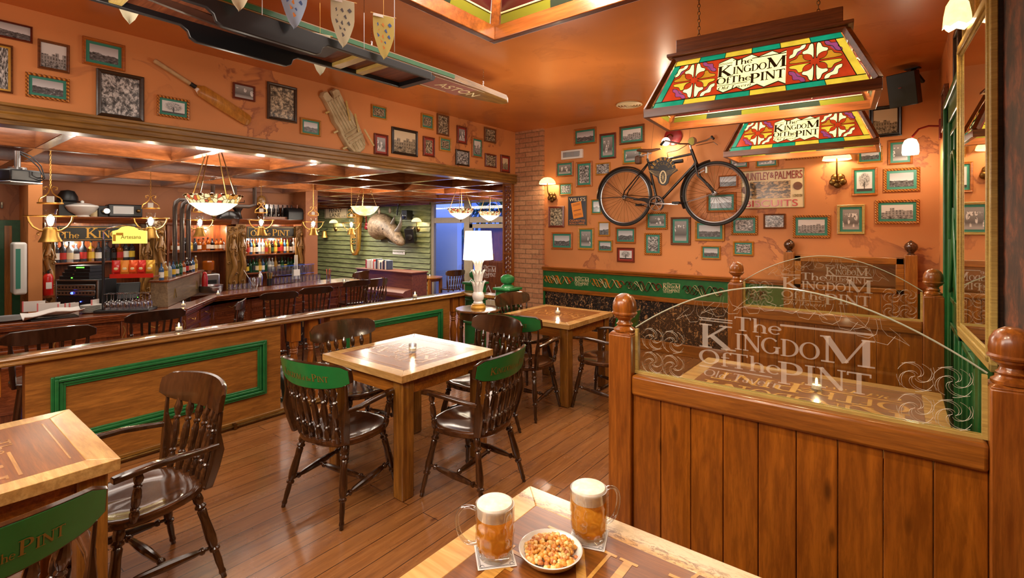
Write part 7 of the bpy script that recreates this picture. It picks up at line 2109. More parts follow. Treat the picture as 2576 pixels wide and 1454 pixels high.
sans('sign_lettering', 'CIGARETTES', w*.84, h*.07, M['orange'], t, (0,-.0135,-h*.34)); sans('sign_lettering', 'SOLD HERE.', w*.84, h*.06, M['orange'], t, (0,-.0135,-h*.43))
mb = MB(); mb.T = Matrix.Translation((0,0,h*.02)) @ Matrix.Rotation(R(-10), 4, 'Y'); mb.box((-w*.27,-.014,-h*.27),(w*.27,-.011,h*.27)); o = mb.build('painted_packet', M['orange'], t)
mb = MB(); mb.T = Matrix.Translation((0,0,h*.02)) @ Matrix.Rotation(R(-10), 4, 'Y')
for z in (.2,.16,.0,-.02,-.14,-.18): mb.box((-w*.2,-.015,h*z),(w*.2,-.0145,h*(z+.012)))
mb.build('printed_lines', M['frame_red'], t)
mb = MB()
for lo, hi in (((-w/2,-h/2),(w/2,-h/2+.008)),((-w/2,h/2-.008),(w/2,h/2)),((-w/2,-h/2),(-w/2+.006,h/2)),((w/2-.006,-h/2),(w/2,h/2))): mb.box((lo[0],-.0135,lo[1]),(hi[0],-.012,hi[1]))
mb.build('edge_line', M['gold_dim'], t)
t, w, h = wall_sign('biscuit_sign', 'big embossed tin biscuit sign with a factory view behind the front wheel', 1866, 2024, 427, 524, M['cream'])
sans('sign_lettering', 'HUNTLEY', w*.42, h*.2, M['redd'], t, (-w*.25,-.014,h*.345), ext=.003); sans('sign_lettering', 'PALMERS', w*.42, h*.2, M['redd'], t, (w*.26,-.014,h*.345), ext=.003); sans('ampersand', '&', w*.06, h*.14, M['redd'], t, (.0,-.014,h*.36), ext=.002)
sans('sign_lettering', 'BISCUITS', w*.84, h*.17, M['red'], t, (-w*.02,-.014,-h*.37), ext=.003); sans('sign_lettering', 'LONDON', w*.14, h*.07, M['gold_dim'], t, (w*.40,-.014,-h*.19), ext=.001)
MB().box((-w*.36,-.014,-h*.24),(w*.29,-.011,h*.20)).build('factory_view', M['ph_colour'], t)
MB().turned((w*.40,-.011,h*.05),(w*.40,-.016,h*.05),[(0,.045),(1,.045)],20).build('medal', M['frame_walnut'], t)
MB().turned((-w*.43,-.011,h*.0),(-w*.43,-.016,h*.0),[(0,.045),(1,.045)],20).build('medal', M['frame_walnut'], t)
mb = MB()
for lo, hi in (((-w/2,-h/2),(w/2,-h/2+.008)),((-w/2,h/2-.008),(w/2,h/2)),((-w/2,-h/2),(-w/2+.008,h/2)),((w/2-.008,-h/2),(w/2,h/2))): mb.box((lo[0],-.016,lo[1]),(hi[0],-.012,hi[1]))
mb.build('tin_rim', M['gold_dim'], t)
# emergency light
t, w, h = wall_sign('emergency_light', 'white oblong emergency light fitting above the left sconce', 1415, 1468, 378, 400, M['white'], d=.04); t['category'] = 'light fitting'
MB().box((-w*.4,-.05,-h*.32),(w*.4,-.04,h*.3)).build('diffuser', M['tumbler'], t, bevel=.006)
# speaker
c = onY(2282, 223, YB-.25); t = thing('loudspeaker', 'black loudspeaker hung on a bracket in the upper right corner', 'speaker', c, R(-22)); t.scale = (.82,)*3
mb = MB(); mb.T = Matrix.Rotation(R(14), 4, 'X'); mb.rings([[(x*w_,y,z) for x, z in ((-1,-.19),(1,-.19),(1,.19),(-1,.19))] for y, w_ in ((-.14,.14),(.12,.09))]); mb.build('cabinet', M['black'], t, bevel=.006)
mb = MB(); mb.T = Matrix.Rotation(R(14), 4, 'X'); mb.box((-.03,-.145,.02),(0,-.14,.03)); mb.build('badge', M['redd'], t)
mb = MB(); mb.bar((0,.05,.15),(.03,.1,.24),.03,.03); mb.box((-.05,.05,.235),(.09,.13,.25)); mb.bar((.02,.1,.24),(.06,.26,.1),.03,.03); mb.build('wall_bracket', M['black'], t)

# ---------------------------------------------------------------- bicycle
YK = 6.10
def BP_(px, py, dy=0.0):
    p = onY(px, py, YK); return Vector((p.x, YK+dy, p.z))
bk_ = thing('bicycle', 'old black roadster bicycle hung flat on the plaster wall', 'bicycle', (0,0,0))
rh, fh = BP_(1571, 496), BP_(1798, 487); rw = .383
def wheel(c, r, name):
    t = MB(); n = 72
    t.tube([(c.x+r*.965*cos(a), c.y, c.z+r*.965*sin(a)) for a in [2*pi*j/n for j in range(n)]], .0175, 10, closed=True)
    o = t.build('tyre', M['rubber'], bk_)
    t = MB(); t.tube([(c.x+r*.90*cos(a), c.y, c.z+r*.90*sin(a)) for a in [2*pi*j/n for j in range(n)]], .011, 8, closed=True, flat=1.2); t.build('rim', M['steel'], o)
    t = MB()
    for j in range(36):
        a = 2*pi*j/36; s_ = (-1, 1)[j % 2]; b = a + (.9 if j % 4 < 2 else -.9)
        t.tube([(c.x+.022*cos(b), c.y+s_*.025, c.z+.022*sin(b)), (c.x+r*.895*cos(a), c.y, c.z+r*.895*sin(a))], .0014, 4)
    t.build('spokes', M['old_brass'], o)
    t = MB(); t.turned((c.x, c.y-.045, c.z), (c.x, c.y+.045, c.z), [(0,.008),(.1,.010),(.15,.026),(.22,.026),(.28,.014),(.72,.014),(.78,.026),(.85,.026),(.9,.01),(1,.008)], 14); t.build('hub', M['steel'], o)
wheel(rh, rw, 'rear'); wheel(fh, rw, 'front')
bb = BP_(1655, 513); st_top = BP_(1629, 399); hd_t = BP_(1741, 380); hd_b = BP_(1752, 412); stb = BP_(1633, 408)
mb = MB()
mb.cyl(bb, st_top, .016); mb.cyl(stb+Vector((0,0,-.01)), hd_t+Vector((0,0,-.035)), .0145); mb.cyl(hd_b+Vector((-.005,0,.01)), bb, .0165); mb.cyl(hd_t+Vector((-.01,0,.02)), hd_b+Vector((.008,0,-.02)), .020)
for s_ in (-1, 1):
    mb.tube([stb+Vector((0,s_*.015,0)), rh+Vector((.03,s_*.055,.08)), rh+Vector((0,s_*.055,0))], .0085, 8); mb.tube([bb+Vector((0,s_*.03,0)), rh+Vector((.05,s_*.055,.0)), rh+Vector((0,s_*.055,0))], .0095, 8)
mb.cyl(bb+Vector((0,-.04,0)), bb+Vector((0,.04,0)), .024)
mb.build('frame_tubes', M['enamel'], bk_)
mb = MB()
for s_ in (-1, 1):
    mb.tube([hd_b+Vector((.0,s_*.045,-.01)), hd_b+Vector((.03,s_*.05,-.15)), hd_b+(fh-hd_b)*.72+Vector((-.012,s_*.05,0)), hd_b+(fh-hd_b)*.9+Vector((.01,s_*.05,-.01)), fh+Vector((0,s_*.05,0))], .010, 8)
mb.bar(hd_b+Vector((-.005,-.05,-.005)), hd_b+Vector((-.005,.05,-.005)), .03, .03); mb.build('front_fork', M['enamel'], bk_)
def guard(c, a0, a1, tail=None):
    n = 30; rs = []
    for i in range(n+1):
        a = R(a0+(a1-a0)*i/n); r = rw+.022
        rs.append([(c.x+(r+dr)*cos(a), c.y+dy, c.z+(r+dr)*sin(a)) for dr, dy in ((-.012,-.03),(.004,-.018),(.008,0),(.004,.018),(-.012,.03),(0,.014),(.004,0),(0,-.014))])
    m_ = MB(); m_.rings(rs); m_.build('mudguard', M['enamel'], bk_)
guard(rh, 20, 182); guard(fh, 98, 205)
mb = MB()
for c, aa in ((rh, (180, 140)), (fh, (195,))):
    for a in aa:
        for s_ in (-1,1): mb.tube([c+Vector((0,s_*.05,0)), c+Vector((cos(R(a))*(rw+.02), s_*.025, sin(R(a))*(rw+.02)))], .003, 5)
mb.build('mudguard_stays', M['enamel'], bk_)
# chain case, crank, pedals
pts = []
for i in range(17):
    a = R(-60+200*i/16); pts.append((bb.x+.105*cos(a), bb.z+.105*sin(a)))
pts += [(bb.x-.16, bb.z+.085), (bb.x-.30, bb.z+.07), (bb.x-.31, bb.z+.055), (bb.x-.17, bb.z+.04), (bb.x-.09, bb.z-.01), (bb.x-.06, bb.z+.04), (bb.x, bb.z+.072), (bb.x+.06, bb.z+.045), (bb.x+.075, bb.z-.02)]
MB().prism(pts, YK-.062, YK-.050, 'y').build('chain_guard', M['enamel'], bk_)
mb = MB(); n = 40
mb.tube([(bb.x+.085*cos(a), YK-.07, bb.z+.085*sin(a)) for a in [2*pi*j/n for j in range(n)]], .006, 6, closed=True)
for j in range(5): a = 2*pi*j/5+.3; mb.bar((bb.x, YK-.07, bb.z), (bb.x+.085*cos(a), YK-.07, bb.z+.085*sin(a)), .006, .016, up=(0,1,0))
ch = mb.build('chain_wheel', M['chrome'], bk_)
mb = MB(); pd1 = BP_(1711, 514); 
mb.bar((bb.x, YK-.08, bb.z), (pd1.x, YK-.08, pd1.z), .016, .012, up=(0,1,0)); mb.bar((bb.x, YK+.06, bb.z), (2*bb.x-pd1.x, YK+.06, bb.z+.006), .016, .012, up=(0,1,0)); mb.build('cranks', M['chrome'], bk_)
for x, yy, s_ in ((pd1.x, -.13, 1), (2*bb.x-pd1.x, .09, -1)):
    mb = MB(); mb.box((x-.045, YK+yy-.04, bb.z-.016+(.0)), (x+.045, YK+yy-.015, bb.z+.014)); mb.box((x-.045, YK+yy+.015, bb.z-.016), (x+.045, YK+yy+.04, bb.z+.014)); mb.cyl((x, YK+yy-.04, bb.z), (x, YK+yy+.05, bb.z), .008); mb.build('pedal', M['rubber'], bk_, bevel=.004)
mb = MB(); mb.tube([bb+Vector((0,-.058,.08)), rh+Vector((0,-.058,.032))], .004, 4); mb.tube([bb+Vector((0,-.058,-.08)), rh+Vector((0,-.058,-.032))], .004, 4); mb.build('chain', M['old_brass'], bk_)
# saddle
sd = BP_(1630, 380); mb = MB(); rs = []
for t_, w_, h_, dz in ((-.13,.03,.01,.012),(-.12,.085,.028,.006),(-.07,.095,.035,.0),(0,.07,.032,-.006),(.06,.038,.026,-.004),(.12,.024,.022,.004),(.165,.016,.014,.01),(.175,.006,.006,.01)):
    rs.append([(sd.x+t_, YK+w_*cos(a), sd.z+dz+h_*max(-.35, sin(a))) for a in [2*pi*j/14 for j in range(14)]])
mb.rings(rs); sdo = mb.build('saddle', plain('saddle_leather', (92,58,34), .4, 0, .3), bk_, smooth=60)
mb = MB()
for s_ in (-1, 1):
    for q in range(1): 
        mb.tube([(sd.x-.09+.018*cos(a), YK+s_*.05+.018*sin(a), sd.z-.02-.05*a/(8*pi)) for a in [j*pi/5 for j in range(40)]], .003, 5)
mb.cyl(st_top, (sd.x, YK, sd.z-.01), .012); mb.bar((sd.x-.1, YK, sd.z-.06), (sd.x+.05, YK, sd.z-.03), .02, .012); mb.build('springs', M['steel'], sdo)
mb = MB(); mb.box((sd.x-.17, YK-.04, sd.z-.16), (sd.x-.09, YK+.04, sd.z-.05)); mb.build('tool_bag', plain('bag_leather', (84,52,30), .5), bk_, bevel=.02, segs=3)
# handlebar, brake rods, lamp
hb = hd_t+Vector((-.02,0,.07))
mb = MB(); mb.cyl(hd_t+Vector((-.01,0,.02)), hb, .012)
L1, L2 = BP_(1682, 369), BP_(1788, 343)
mb.tube([(L1.x, YK-.24, L1.z), (L1.x+.06, YK-.27, L1.z+.03), (hb.x-.06, YK-.20, hb.z+.0), (hb.x+.02, YK-.06, hb.z+.01), (hb.x+.03, YK, hb.z+.015), (hb.x+.05, YK+.05, hb.z+.03), (L2.x-.08, YK+.12, L2.z-.02), (L2.x-.01, YK+.13, L2.z+.02), (L2.x, YK+.12, L2.z-.005)], .010, 10)
mb.build('handlebar', M['steel'], bk_)
mb = MB(); mb.tube([(L1.x-.005, YK-.245, L1.z-.01), (L1.x+.04, YK-.265, L1.z+.025)], .016, 10); mb.tube([(L2.x-.03, YK+.13, L2.z+.022), (L2.x+.002, YK+.12, L2.z-.015)], .015, 10); mb.build('grips', M['rubber'], bk_)
mb = MB(); p3 = BP_(1798, 361); p4 = BP_(1684, 398)
mb.tube([(hb.x+.05, YK+.05, hb.z-.0), (p3.x-.05, YK+.12, p3.z+.04), (p3.x, YK+.12, p3.z)], .005, 6); mb.tube([(hb.x-.02, YK-.07, hb.z-.0), (hb.x-.12, YK-.1, hb.z-.06), (p4.x, YK-.08, p4.z+.06), (p4.x-.01, YK-.02, p4.z)], .004, 6)
mb.build('brake_levers', M['steel'], bk_)
lm = BP_(1745, 357); mb = MB(); mb.turned((lm.x-.04, YK+.03, lm.z), (lm.x+.005, YK-.06, lm.z), [(0,.01),(.2,.035),(.6,.05),(1,.052)], 20); l_ = mb.build('head_lamp', M['chrome'], bk_)
MB().turned((lm.x+.004, YK-.062, lm.z), (lm.x+.008, YK-.066, lm.z), [(0,.048),(1,.03)], 20).build('lamp_glass', M['sg_yellow'] if False else plain('headlamp_lens', (200,210,120), .1, 0, .6), l_)
mb = MB(); c2 = BP_(1781, 427); mb.cyl((c2.x, YK-.06, c2.z-.045), (c2.x, YK-.06, c2.z+.03), .022); mb.bar((c2.x-.09, YK-.05, c2.z-.04), (c2.x, YK-.06, c2.z), .012, .012); mb.build('dynamo', M['chrome'], bk_)
# pump under the top tube
mb = MB(); a_, b_ = BP_(1640, 411), BP_(1720, 401); mb.cyl(a_+Vector((0,-.03,-.02)), b_+Vector((0,-.03,-.02)), .024, n=14); mb.build('frame_bag', M['black'], bk_)
# cycle badge sign hung in the frame
sg = thing('cycle_badge_sign', 'black shaped cycle maker sign with a winged wheel in the bicycle frame', 'sign', BP_(1672, 430, -.05))
pts = [(-.17,.035),(-.15,.10),(-.10,.155),(-.03,.18),(.04,.175),(.11,.14),(.155,.08),(.165,.02),(.20,-.01),(.13,-.05),(.09,-.09),(.07,-.17),(.03,-.20),(-.02,-.195),(-.06,-.16),(-.08,-.09),(-.13,-.05),(-.20,.0)]
pts = [(a*.95, b*.95) for a, b in pts]
MB().prism(pts, -.006, .006, 'y').build('badge_board', M['black_gloss'], sg, bevel=.002)
def arc_text(s, r, a0, a1, hgt, mat, cz):
    n = len(s)
    for i, ch_ in enumerate(s):
        a = R(a0+(a1-a0)*i/(n-1)); o = sans('badge_letter', ch_, hgt*.75, hgt, mat, sg, (r*cos(a), -.0085, cz+r*sin(a)), (pi/2, -(a-pi/2), 0), ext=.0015)
arc_text('WEARWELL', .145, 160, 18, .042, M['gold'], .0); arc_text('CYCLES', .090, 150, 30, .032, M['gold_dim'], .0)
mb = MB(); mb.tube([(.048*cos(a)*.8, -.009, -.085+.078*sin(a)) for a in [2*pi*j/24 for j in range(24)]], .008, 6, closed=True, flat=.4)
for j in range(12): a = 2*pi*j/12; mb.tube([(0,-.008,-.085), (.038*cos(a), -.008, -.085+.074*sin(a))], .0016, 4)
for s_ in (-1, 1):
    for q in range(4): mb.tube([(s_*.04,-.009,-.07+.018*q), (s_*(.11+.015*q),-.009,-.045+.018*q), (s_*(.16+.01*q),-.009,-.01+.008*q)], .006, 4, flat=.4)
mb.build('winged_wheel', M['cream'], sg)
mb = MB()
for px in (1636, 1730): a_ = BP_(px, 404, -.01); mb.tube([a_, (a_.x, YB-.03, ZC)], .0015, 4)
mb.build('hanging_wires', M['black'], bk_)

# ---------------------------------------------------------------- cricket bat and pad on the left wall
def LWp(px, py, o=0.0): 
    p = onX(px, py, XL+o); return p
a_, b_ = LWp(385, 153, .002), LWp(627, 308, .002)
d_ = (b_-a_); Lb = d_.length
t = thing('cricket_bat', 'old yellow willow cricket bat hung slanting among the pictures', 'bat', a_, R(90))
ang = math.atan2(-(d_.z), d_.y)
mb = MB(); Rm = Matrix.Rotation(-ang*-1, 4, 'Y'); mb.T = Rm @ Matrix.Rotation(R(90), 4, 'Y') @ Matrix.Identity(4)
# local: bat along +x then turned by ang in the wall plane
def bt(x, y, z): 
    c_, s_ = cos(ang), sin(ang); return (x*c_ + z*s_, y, -x*s_ + z*c_)
mb = MB(); rs = []
for x, w_, th_ in ((.40,.02,.03),(.43,.035,.04),(.455,.053,.045),(.6,.056,.05),(.85,.056,.055),(.96,.053,.05),(.99,.04,.04),(1.0,.02,.03)):
    x *= Lb; rs.append([bt(x, -.0-th_*.0, -w_), bt(x, -th_*.5, -w_), bt(x, -th_*.85, 0), bt(x, -th_*.5, w_), bt(x, 0, w_)])
mb.rings(rs); mb.build('blade', M['bat'], t)
mb = MB(); mb.tube([bt(Lb*q, -.02, 0) for q in (0, .01, .1, .2, .3, .38)], [.014,.019,.018,.017,.017,.017], 12); mb.build('handle', M['twine'], t)
mb = MB(); mb.tube([bt(Lb*q, -.02, 0) for q in (.345, .36, .39, .40)], .0185, 12); mb.build('black_binding', M['black'], t)
t = thing('cricket_pad', 'cream canvas cricket leg pad with straps hung on the left wall', 'pad', LWp(868, 300), R(90))
a_, b_ = LWp(822, 232), LWp(905, 382)
Lp = (b_-a_).length; c0 = (a_+b_)/2; t.location = (XL+.001, c0.y, c0.z); ang = math.atan2(-(b_-a_).z, (b_-a_).y)
outl = [(-.50,-.085,),(-.47,-.115),(-.30,-.105),(-.05,-.125),(.10,-.13),(.25,-.115),(.40,-.10),(.49,-.05),(.50,.03),(.45,.10),(.30,.135),(.12,.135),(.02,.12),(-.10,.13),(-.25,.105),(-.40,.10),(-.50,.105),(-.535,.075),(-.53,.03),(-.43,.015),(-.40,.0),(-.44,-.02),(-.50,-.03)]
mb = MB(); W2 = 1.05
rs = []
for sc_, y in ((1.0,0),(1.0,-.03),(.93,-.055),(.0,-.06)):
    rs.append([bt2 for bt2 in [(lambda x, z: (x*cos(ang)+z*sin(ang), y, -x*sin(ang)+z*cos(ang)))(u*Lp*(sc_ if sc_ else 0.02), -v*W2*(sc_ if sc_ else .02)) for u, v in outl]])
def pp(u, v, y): x, z = u*Lp, -v*W2; return (x*cos(ang)+z*sin(ang), y, -x*sin(ang)+z*cos(ang))
mb = MB(); n = len(outl)
vs = [pp(u, v, 0) for u, v in outl] + [pp(u, v, -.035) for u, v in outl] + [pp(u*.96, v*.93, -.055) for u, v in outl]
fs = []
for k in range(2):
    for i in range(n): j = (i+1) % n; fs.append((k*n+i, k*n+j, (k+1)*n+j, (k+1)*n+i))
fs.append(tuple(range(2*n, 3*n))); mb.add(vs, fs); mb.build('canvas_body', M['canvas'], t)
mb = MB()
for v in (-.07,-.035,0,.035,.07): mb.tube([pp(u, v*(1+.35*max(0,u)), -.056) for u in (-.38,-.2,0,.12)], .014, 6)
for u in (.16,.22,.28): mb.tube([pp(u, v, -.056) for v in (-.10,-.05,0,.05,.10)], .014, 6)
for v in (-.06,-.02,.02,.06): mb.tube([pp(u, v, -.056) for u in (.32,.38,.44)], .014, 6)
mb.build('padded_ribs', M['canvas'], t)
mb = MB()
for u0, v0, u1, v1 in ((-.28,-.11,.0,-.03),(-.05,-.13,.22,-.06),(.22,-.14,.52,-.15)): mb.bar(pp(u0,v0,-.075), pp(u1,v1,-.075), .022, .004, up=(0,1,0))
for u, v in ((-.25,.12),(.05,.15),(.32,.15)): mb.bar(pp(u,v-.02,-.03), pp(u-.01,v+.035,-.03), .02, .01, up=(0,1,0))
mb.build('straps', M['frame_pale'], t)

# ---------------------------------------------------------------- hanging things under the ceiling
t = thing('hanging_long_board', 'long green edged wooden board with painted letters hung from chains', 'board', (0,0,0))
e = onZ(1300, 268, 2.85); xr_ = -3.0; wB = .36; y1 = e.y
poly = [(xr_-wB,-.6),(xr_,-.6),(xr_,y1-.9),(xr_-.06,y1-.1),(xr_-.12,y1),(xr_-.2,y1),(xr_-wB+.05,y1-.4),(xr_-wB,y1-1.0)]
MB().prism(poly, 2.90, 2.955, 'z').build('hull_board', M['beam_y'], t, bevel=.006)
MB().box((xr_-.002,-.6,2.912),(xr_+.006,y1-.9,2.943)).build('green_stripe', M['green'], t)
mb = MB(); mb.box((xr_-wB+.03,-.5,2.8985),(xr_-.03,y1-.55,2.8998)); mb.build('painted_underside', plain('mauve_underside', (150,96,84), .35), t)
mb = MB(); cx = xr_-wB/2-.0; cy = 2.55
mb.tube([(cx+.10*cos(a), cy+.13*sin(a), 2.897) for a in [j*pi/10 for j in range(20)]], .005, 4, closed=True, flat=.4)
mb.tube([(xr_-.045, y, 2.897) for y in (-.4, y1-.7, y1-.45)], .004, 4, flat=.4); mb.tube([(xr_-wB+.045, y, 2.897) for y in (-.4, y1-1.1, y1-.7)], .004, 4, flat=.4)
mb.build('painted_lines', M['cream'], t)
o = sans('painted_number', '8', .14, .12, M['cream'], t, (cx, cy, 2.897), (pi, 0, R(90))); o = sans('painted_letters', 'ASTON', .5, .11, M['cream'], t, (cx, cy+.72, 2.897), (pi, 0, R(90)))
for y in (.6, 2.3, y1-.35):
    i = 0; z = 2.955; mb = MB()
    while z < ZC: mb.tube([(xr_-.15+(.006*cos(a) if i%2 else 0), y+(0 if i%2 else .006*cos(a)), z+.012+.012*sin(a)) for a in [j*pi/3 for j in range(6)]], .002, 4, closed=True); z += .02; i += 1
    mb.build('chain', M['chrome'], t)
# black hanging trough
t = thing('hanging_black_trough', 'black wooden trough shaped frame with stepped sides hung overhead', 'hanging frame', (0,0,0))
e0 = onZ(1007, 221, 2.62); e1 = onZ(1082, 200, 2.62); xa, xb_, ye = e0.x, e1.x, (e0.y+e1.y)/2
yb0, yb1 = onX(470, 90, xa).y, onX(735, 155, xa).y
for x in (xa, xb_):
    s = [( -.6,2.62),(yb0-.03,2.62),(yb0,2.60),(yb0+.01,2.57),(yb0+.04,2.555),(yb1-.04,2.555),(yb1-.01,2.57),(yb1,2.60),(yb1+.03,2.62),(ye,2.62),(ye,2.668),(-.6,2.668)]
    MB().prism(s, x-.014, x+.014, 'x').build('side_board', M['black_gloss'], t, bevel=.004)
MB().prism([(ye-.02,2.668),(ye+.05,2.65),(ye+.03,2.62),(ye-.02,2.62)], xa, xb_, 'x').build('end_board', M['black_gloss'], t)
MB().box((xa+.014,-.6,2.65),(xb_-.014,ye,2.664)).build('inner_board', M['piano'], t)
for y, w_ in ((.62,.05),(1.72,.06),(yb1+.42,.05)): MB().box((xa+.014,y,2.625),(xb_-.014,y+w_,2.65)).build('cross_slat', M['frame_pale'], t, bevel=.003)
mb = MB(); mb.bar((xa+.2,.7,2.64),(xa+.15,1.15,2.62),.02,.035); mb.build('steel_slide', M['steel'], t)
pts = [(xa+.05,1.2),(xa+.08,1.1),(xa+.2,1.1),(xa+.27,1.2),(xa+.27,1.6),(xa+.1,1.62),(xa+.04,1.5)]
MB().prism(pts, 2.635, 2.649, 'z').build('holed_plate', plain('dark_brown_plate', (46,32,28), .4), t)
mb = MB()
for y in (.2, 1.3, ye-.3):
    for x in (xa, xb_): mb.tube([(x, y, 2.72), (x, y, 2.85 if x < xa+.01 else 2.85)], .003, 4) if False else mb.tube([(x, y, 2.72), (x+(.0), y, ZC)], .0022, 4)
mb.build('hanging_wires', M['steel'], t)
# pennants
def pennant(px, pyb, X, label, cols, sc=1.0):
    p = onX(px, pyb, X); t = thing('shield_pennant', label, 'pennant', (X, p.y, p.z), R(90)+R(-18), 'shield shaped cloth pennants')
    h_, w_ = .26*sc, .125*sc; n = 10
    def edge(v): return w_/2*min(1, (max(v,0)/(h_*.55))**.6) if v < h_*.55 else w_/2
    mb = MB(); rs = []
    for i in range(n+1):
        v = h_*i/n; e_ = max(edge(v), .001)
        rs.append([(x*e_, .008*sin(x*2.2+v*14)-.0006, v) for x in (-1,-.5,0,.5,1)] + [(x*e_, .008*sin(x*2.2+v*14)+.0006, v) for x in (1,.5,0,-.5,-1)])
    mb.rings(rs); mb.build('cloth', cols[0], t)
    mb = MB()
    for k in range(5):
        for q in range(3):
            v = h_*(.28+.13*k); x = (q-1)*w_*.28 + (w_*.14 if k % 2 else 0)
            if abs(x) < edge(v)-.015: mb.add([(x, .008*sin(x/edge(v)*2.2+v*14)-.0014, v-.014), (x+.013, .008*sin(x/edge(v)*2.2+v*14)-.0014, v), (x, .008*sin(x/edge(v)*2.2+v*14)-.0014, v+.014), (x-.013, .008*sin(x/edge(v)*2.2+v*14)-.0014, v)], [(0,1,2,3)], (k+q) % 2)
    mb.build('heraldic_print', [cols[1], cols[2]], t, fix=False)
    mb = MB(); mb.box((-w_/2,-.003,h_-.012),(w_/2,.003,h_+.004)); mb.build('white_hem', M['paper'], t)
    mb = MB(); mb.tube([(-w_*.62,0,h_+.003),(w_*.62,0,h_+.003)], .0025, 5); mb.tube([(0,0,h_),(0,0,ZC-p.z)], .001, 4); mb.build('hanging_cord', M['brass'], t)
pc = [plain('pennant_cloth_cream', (196,190,160), .8), plain('pennant_cloth_gold', (190,168,92), .8), plain('pennant_cloth_blue', (150,170,196), .8)]
dk = plain('print_grey', (92,92,96), .8); bl = plain('print_blue', (70,96,150), .8); orr = plain('print_orange', (206,130,60), .8)
xp = xb_+.06
pennant(965, 150, xp, 'shield pennant with blue and orange print nearest the corner of the glass lamp', (pc[1], bl, orr))
pennant(862, 120, xp, 'grey diamond patterned shield pennant', (pc[0], dk, dk))
pennant(739, 73, xp, 'blue and white banded shield pennant cut by the top edge', (pc[2], bl, orr))
pennant(600, 28, xp, 'shield pennant of which only the orange tip shows at the top edge', (pc[0], orr, orr))
pennant(325, 60, xa-.1, 'pennant tip hanging left of the black trough', (pc[0], dk, bl)); pennant(805, 190, xa-.1, 'pennant tip peeping out below the black trough', (pc[0], bl, orr))

# ---------------------------------------------------------------- things on the green boards
YS = YG-.03
def GW(px, py, o=0.0): return onY(px, py, YS-o)
t, w, h = wall_sign('street_sign', 'old cream street name sign on the green boards', 818, 875, 521, 549, M['cream'], Y=YS)
sans('sign_lettering', 'PENNY', w*.56, h*.34, M['black'], t, (-w*.02,-.0135,h*.2)); sans('sign_lettering', 'LANE', w*.46, h*.34, M['black'], t, (-w*.04,-.0135,-h*.22)); sans('sign_lettering', 'L18', w*.16, h*.1, M['black'], t, (w*.34,-.0135,-h*.33))
mb = MB()
for lo, hi in (((-w*.47,-h*.45),(w*.47,-h*.42)),((-w*.47,h*.42),(w*.47,h*.45)),((-w*.475,-h*.45),(-w*.46,h*.45)),((w*.46,-h*.45),(w*.475,h*.45))): mb.box((lo[0],-.014,lo[1]),(hi[0],-.011,hi[1]))
mb.build('edge_line', M['black'], t)
t, w, h = wall_sign('paper_notice', 'small white handwritten notice on the green boards above the piano', 988, 1019, 629, 640, M['paper'], Y=YS, d=.004)
mb = MB()
for i in range(6): mb.tube([(-w*.4+i*w*.13+q*.012, -.006, h*.2*sin(q*2+i)) for q in range(5)], .004, 4, flat=.3)
mb.build('handwriting', M['navy'], t)
def spk(px, py, w_, h_, rz_, label, tilt=0):
    c = GW(px, py, .25); t = thing('loudspeaker', label, 'speaker', c, rz_); mb = MB(); mb.T = Matrix.Rotation(tilt, 4, 'X')
    mb.rings([[(x*a_, y, z) for x, z in ((-w_/2,-h_/2),(w_/2,-h_/2),(w_/2,h_/2),(-w_/2,h_/2))] for y, a_ in ((-.15,1),(.15,.8))]); mb.build('cabinet', M['black'], t, bevel=.01)
    mb = MB(); mb.bar((0,.1,0),(0,.25,0),.05,.05); mb.build('bracket', M['black'], t); mb = MB(); mb.turned((0,-.151,-h_*.15),(0,-.156,-h_*.15),[(0,w_*.36),(1,w_*.3)],18); mb.build('cone', M['enamel'], t)
spk(1025, 541, .19, .27, .2, 'small black cube loudspeaker high on the green boards'); spk(1034, 590, .26, .42, .5, 'larger black loudspeaker beside the rhino horn', .3)
def sc2(px, py, label):
    c = GW(px, py, 0); t = thing('wall_sconce', label, 'lamp', c); MB().turned((0,0,0),(0,-.04,0),[(0,.08),(1,.05)],12).build('backplate', M['old_brass'], t)
    MB().tube([(0,-.04,0),(.06,-.12,.03),(.1,-.15,.14),(.1,-.15,.2)], .01, 6).build('arm', M['old_brass'], t); sconce_shade(t, (.1,-.15,.22), .14, .11)
sc2(1052, 577, 'leaded shade sconce at the right end of the green boards'); sc2(845, 577, 'leaded shade sconce on the green boards under the street sign')
# rhino head
t = thing('rhino_head', 'mounted rhinoceros head trophy on the green boards', 'trophy', GW(955, 560))
dd = EYE
MB().turned((.0,0,-.1),(.0,-.05,-.1),[(0,.42),(1,.38)],28).build('shield_mount', M['bar_z'], t, bevel=.01)
sc_ = 1.22; mb = MB(); rs = []
spine = [(x_*1.75, y_*.62, z_, a_, b_) for x_, y_, z_, a_, b_ in [(0,-.03,-.12,.30,.36),(.10,-.14,-.10,.29,.35),(.24,-.26,-.10,.25,.29),(.38,-.36,-.17,.20,.22),(.50,-.44,-.26,.16,.19),(.60,-.50,-.36,.14,.16),(.68,-.54,-.44,.12,.13),(.745,-.57,-.48,.09,.09),(.77,-.58,-.49,.03,.03)]]
for i, (x, y, z, ra, rb__) in enumerate(spine):
    a = spine[min(i+1,8)]; b = spine[max(i-1,0)]; tdir = Vector((a[0]-b[0], a[1]-b[1], a[2]-b[2])).normalized(); sdir = tdir.cross(Vector((0,0,1))).normalized(); ud = sdir.cross(tdir)
    rs.append([tuple((Vector((x,y,z)) + sdir*ra*cos(q) + ud*rb__*sin(q)*(1 if sin(q) > 0 else .9))*sc_) for q in [2*pi*j/20 for j in range(20)]])
mb.rings(rs); hd = mb.build('head', M['rhino'], t, smooth=80)
def P3(x, y, z): return Vector((x*1.75, y*.62, z))*sc_
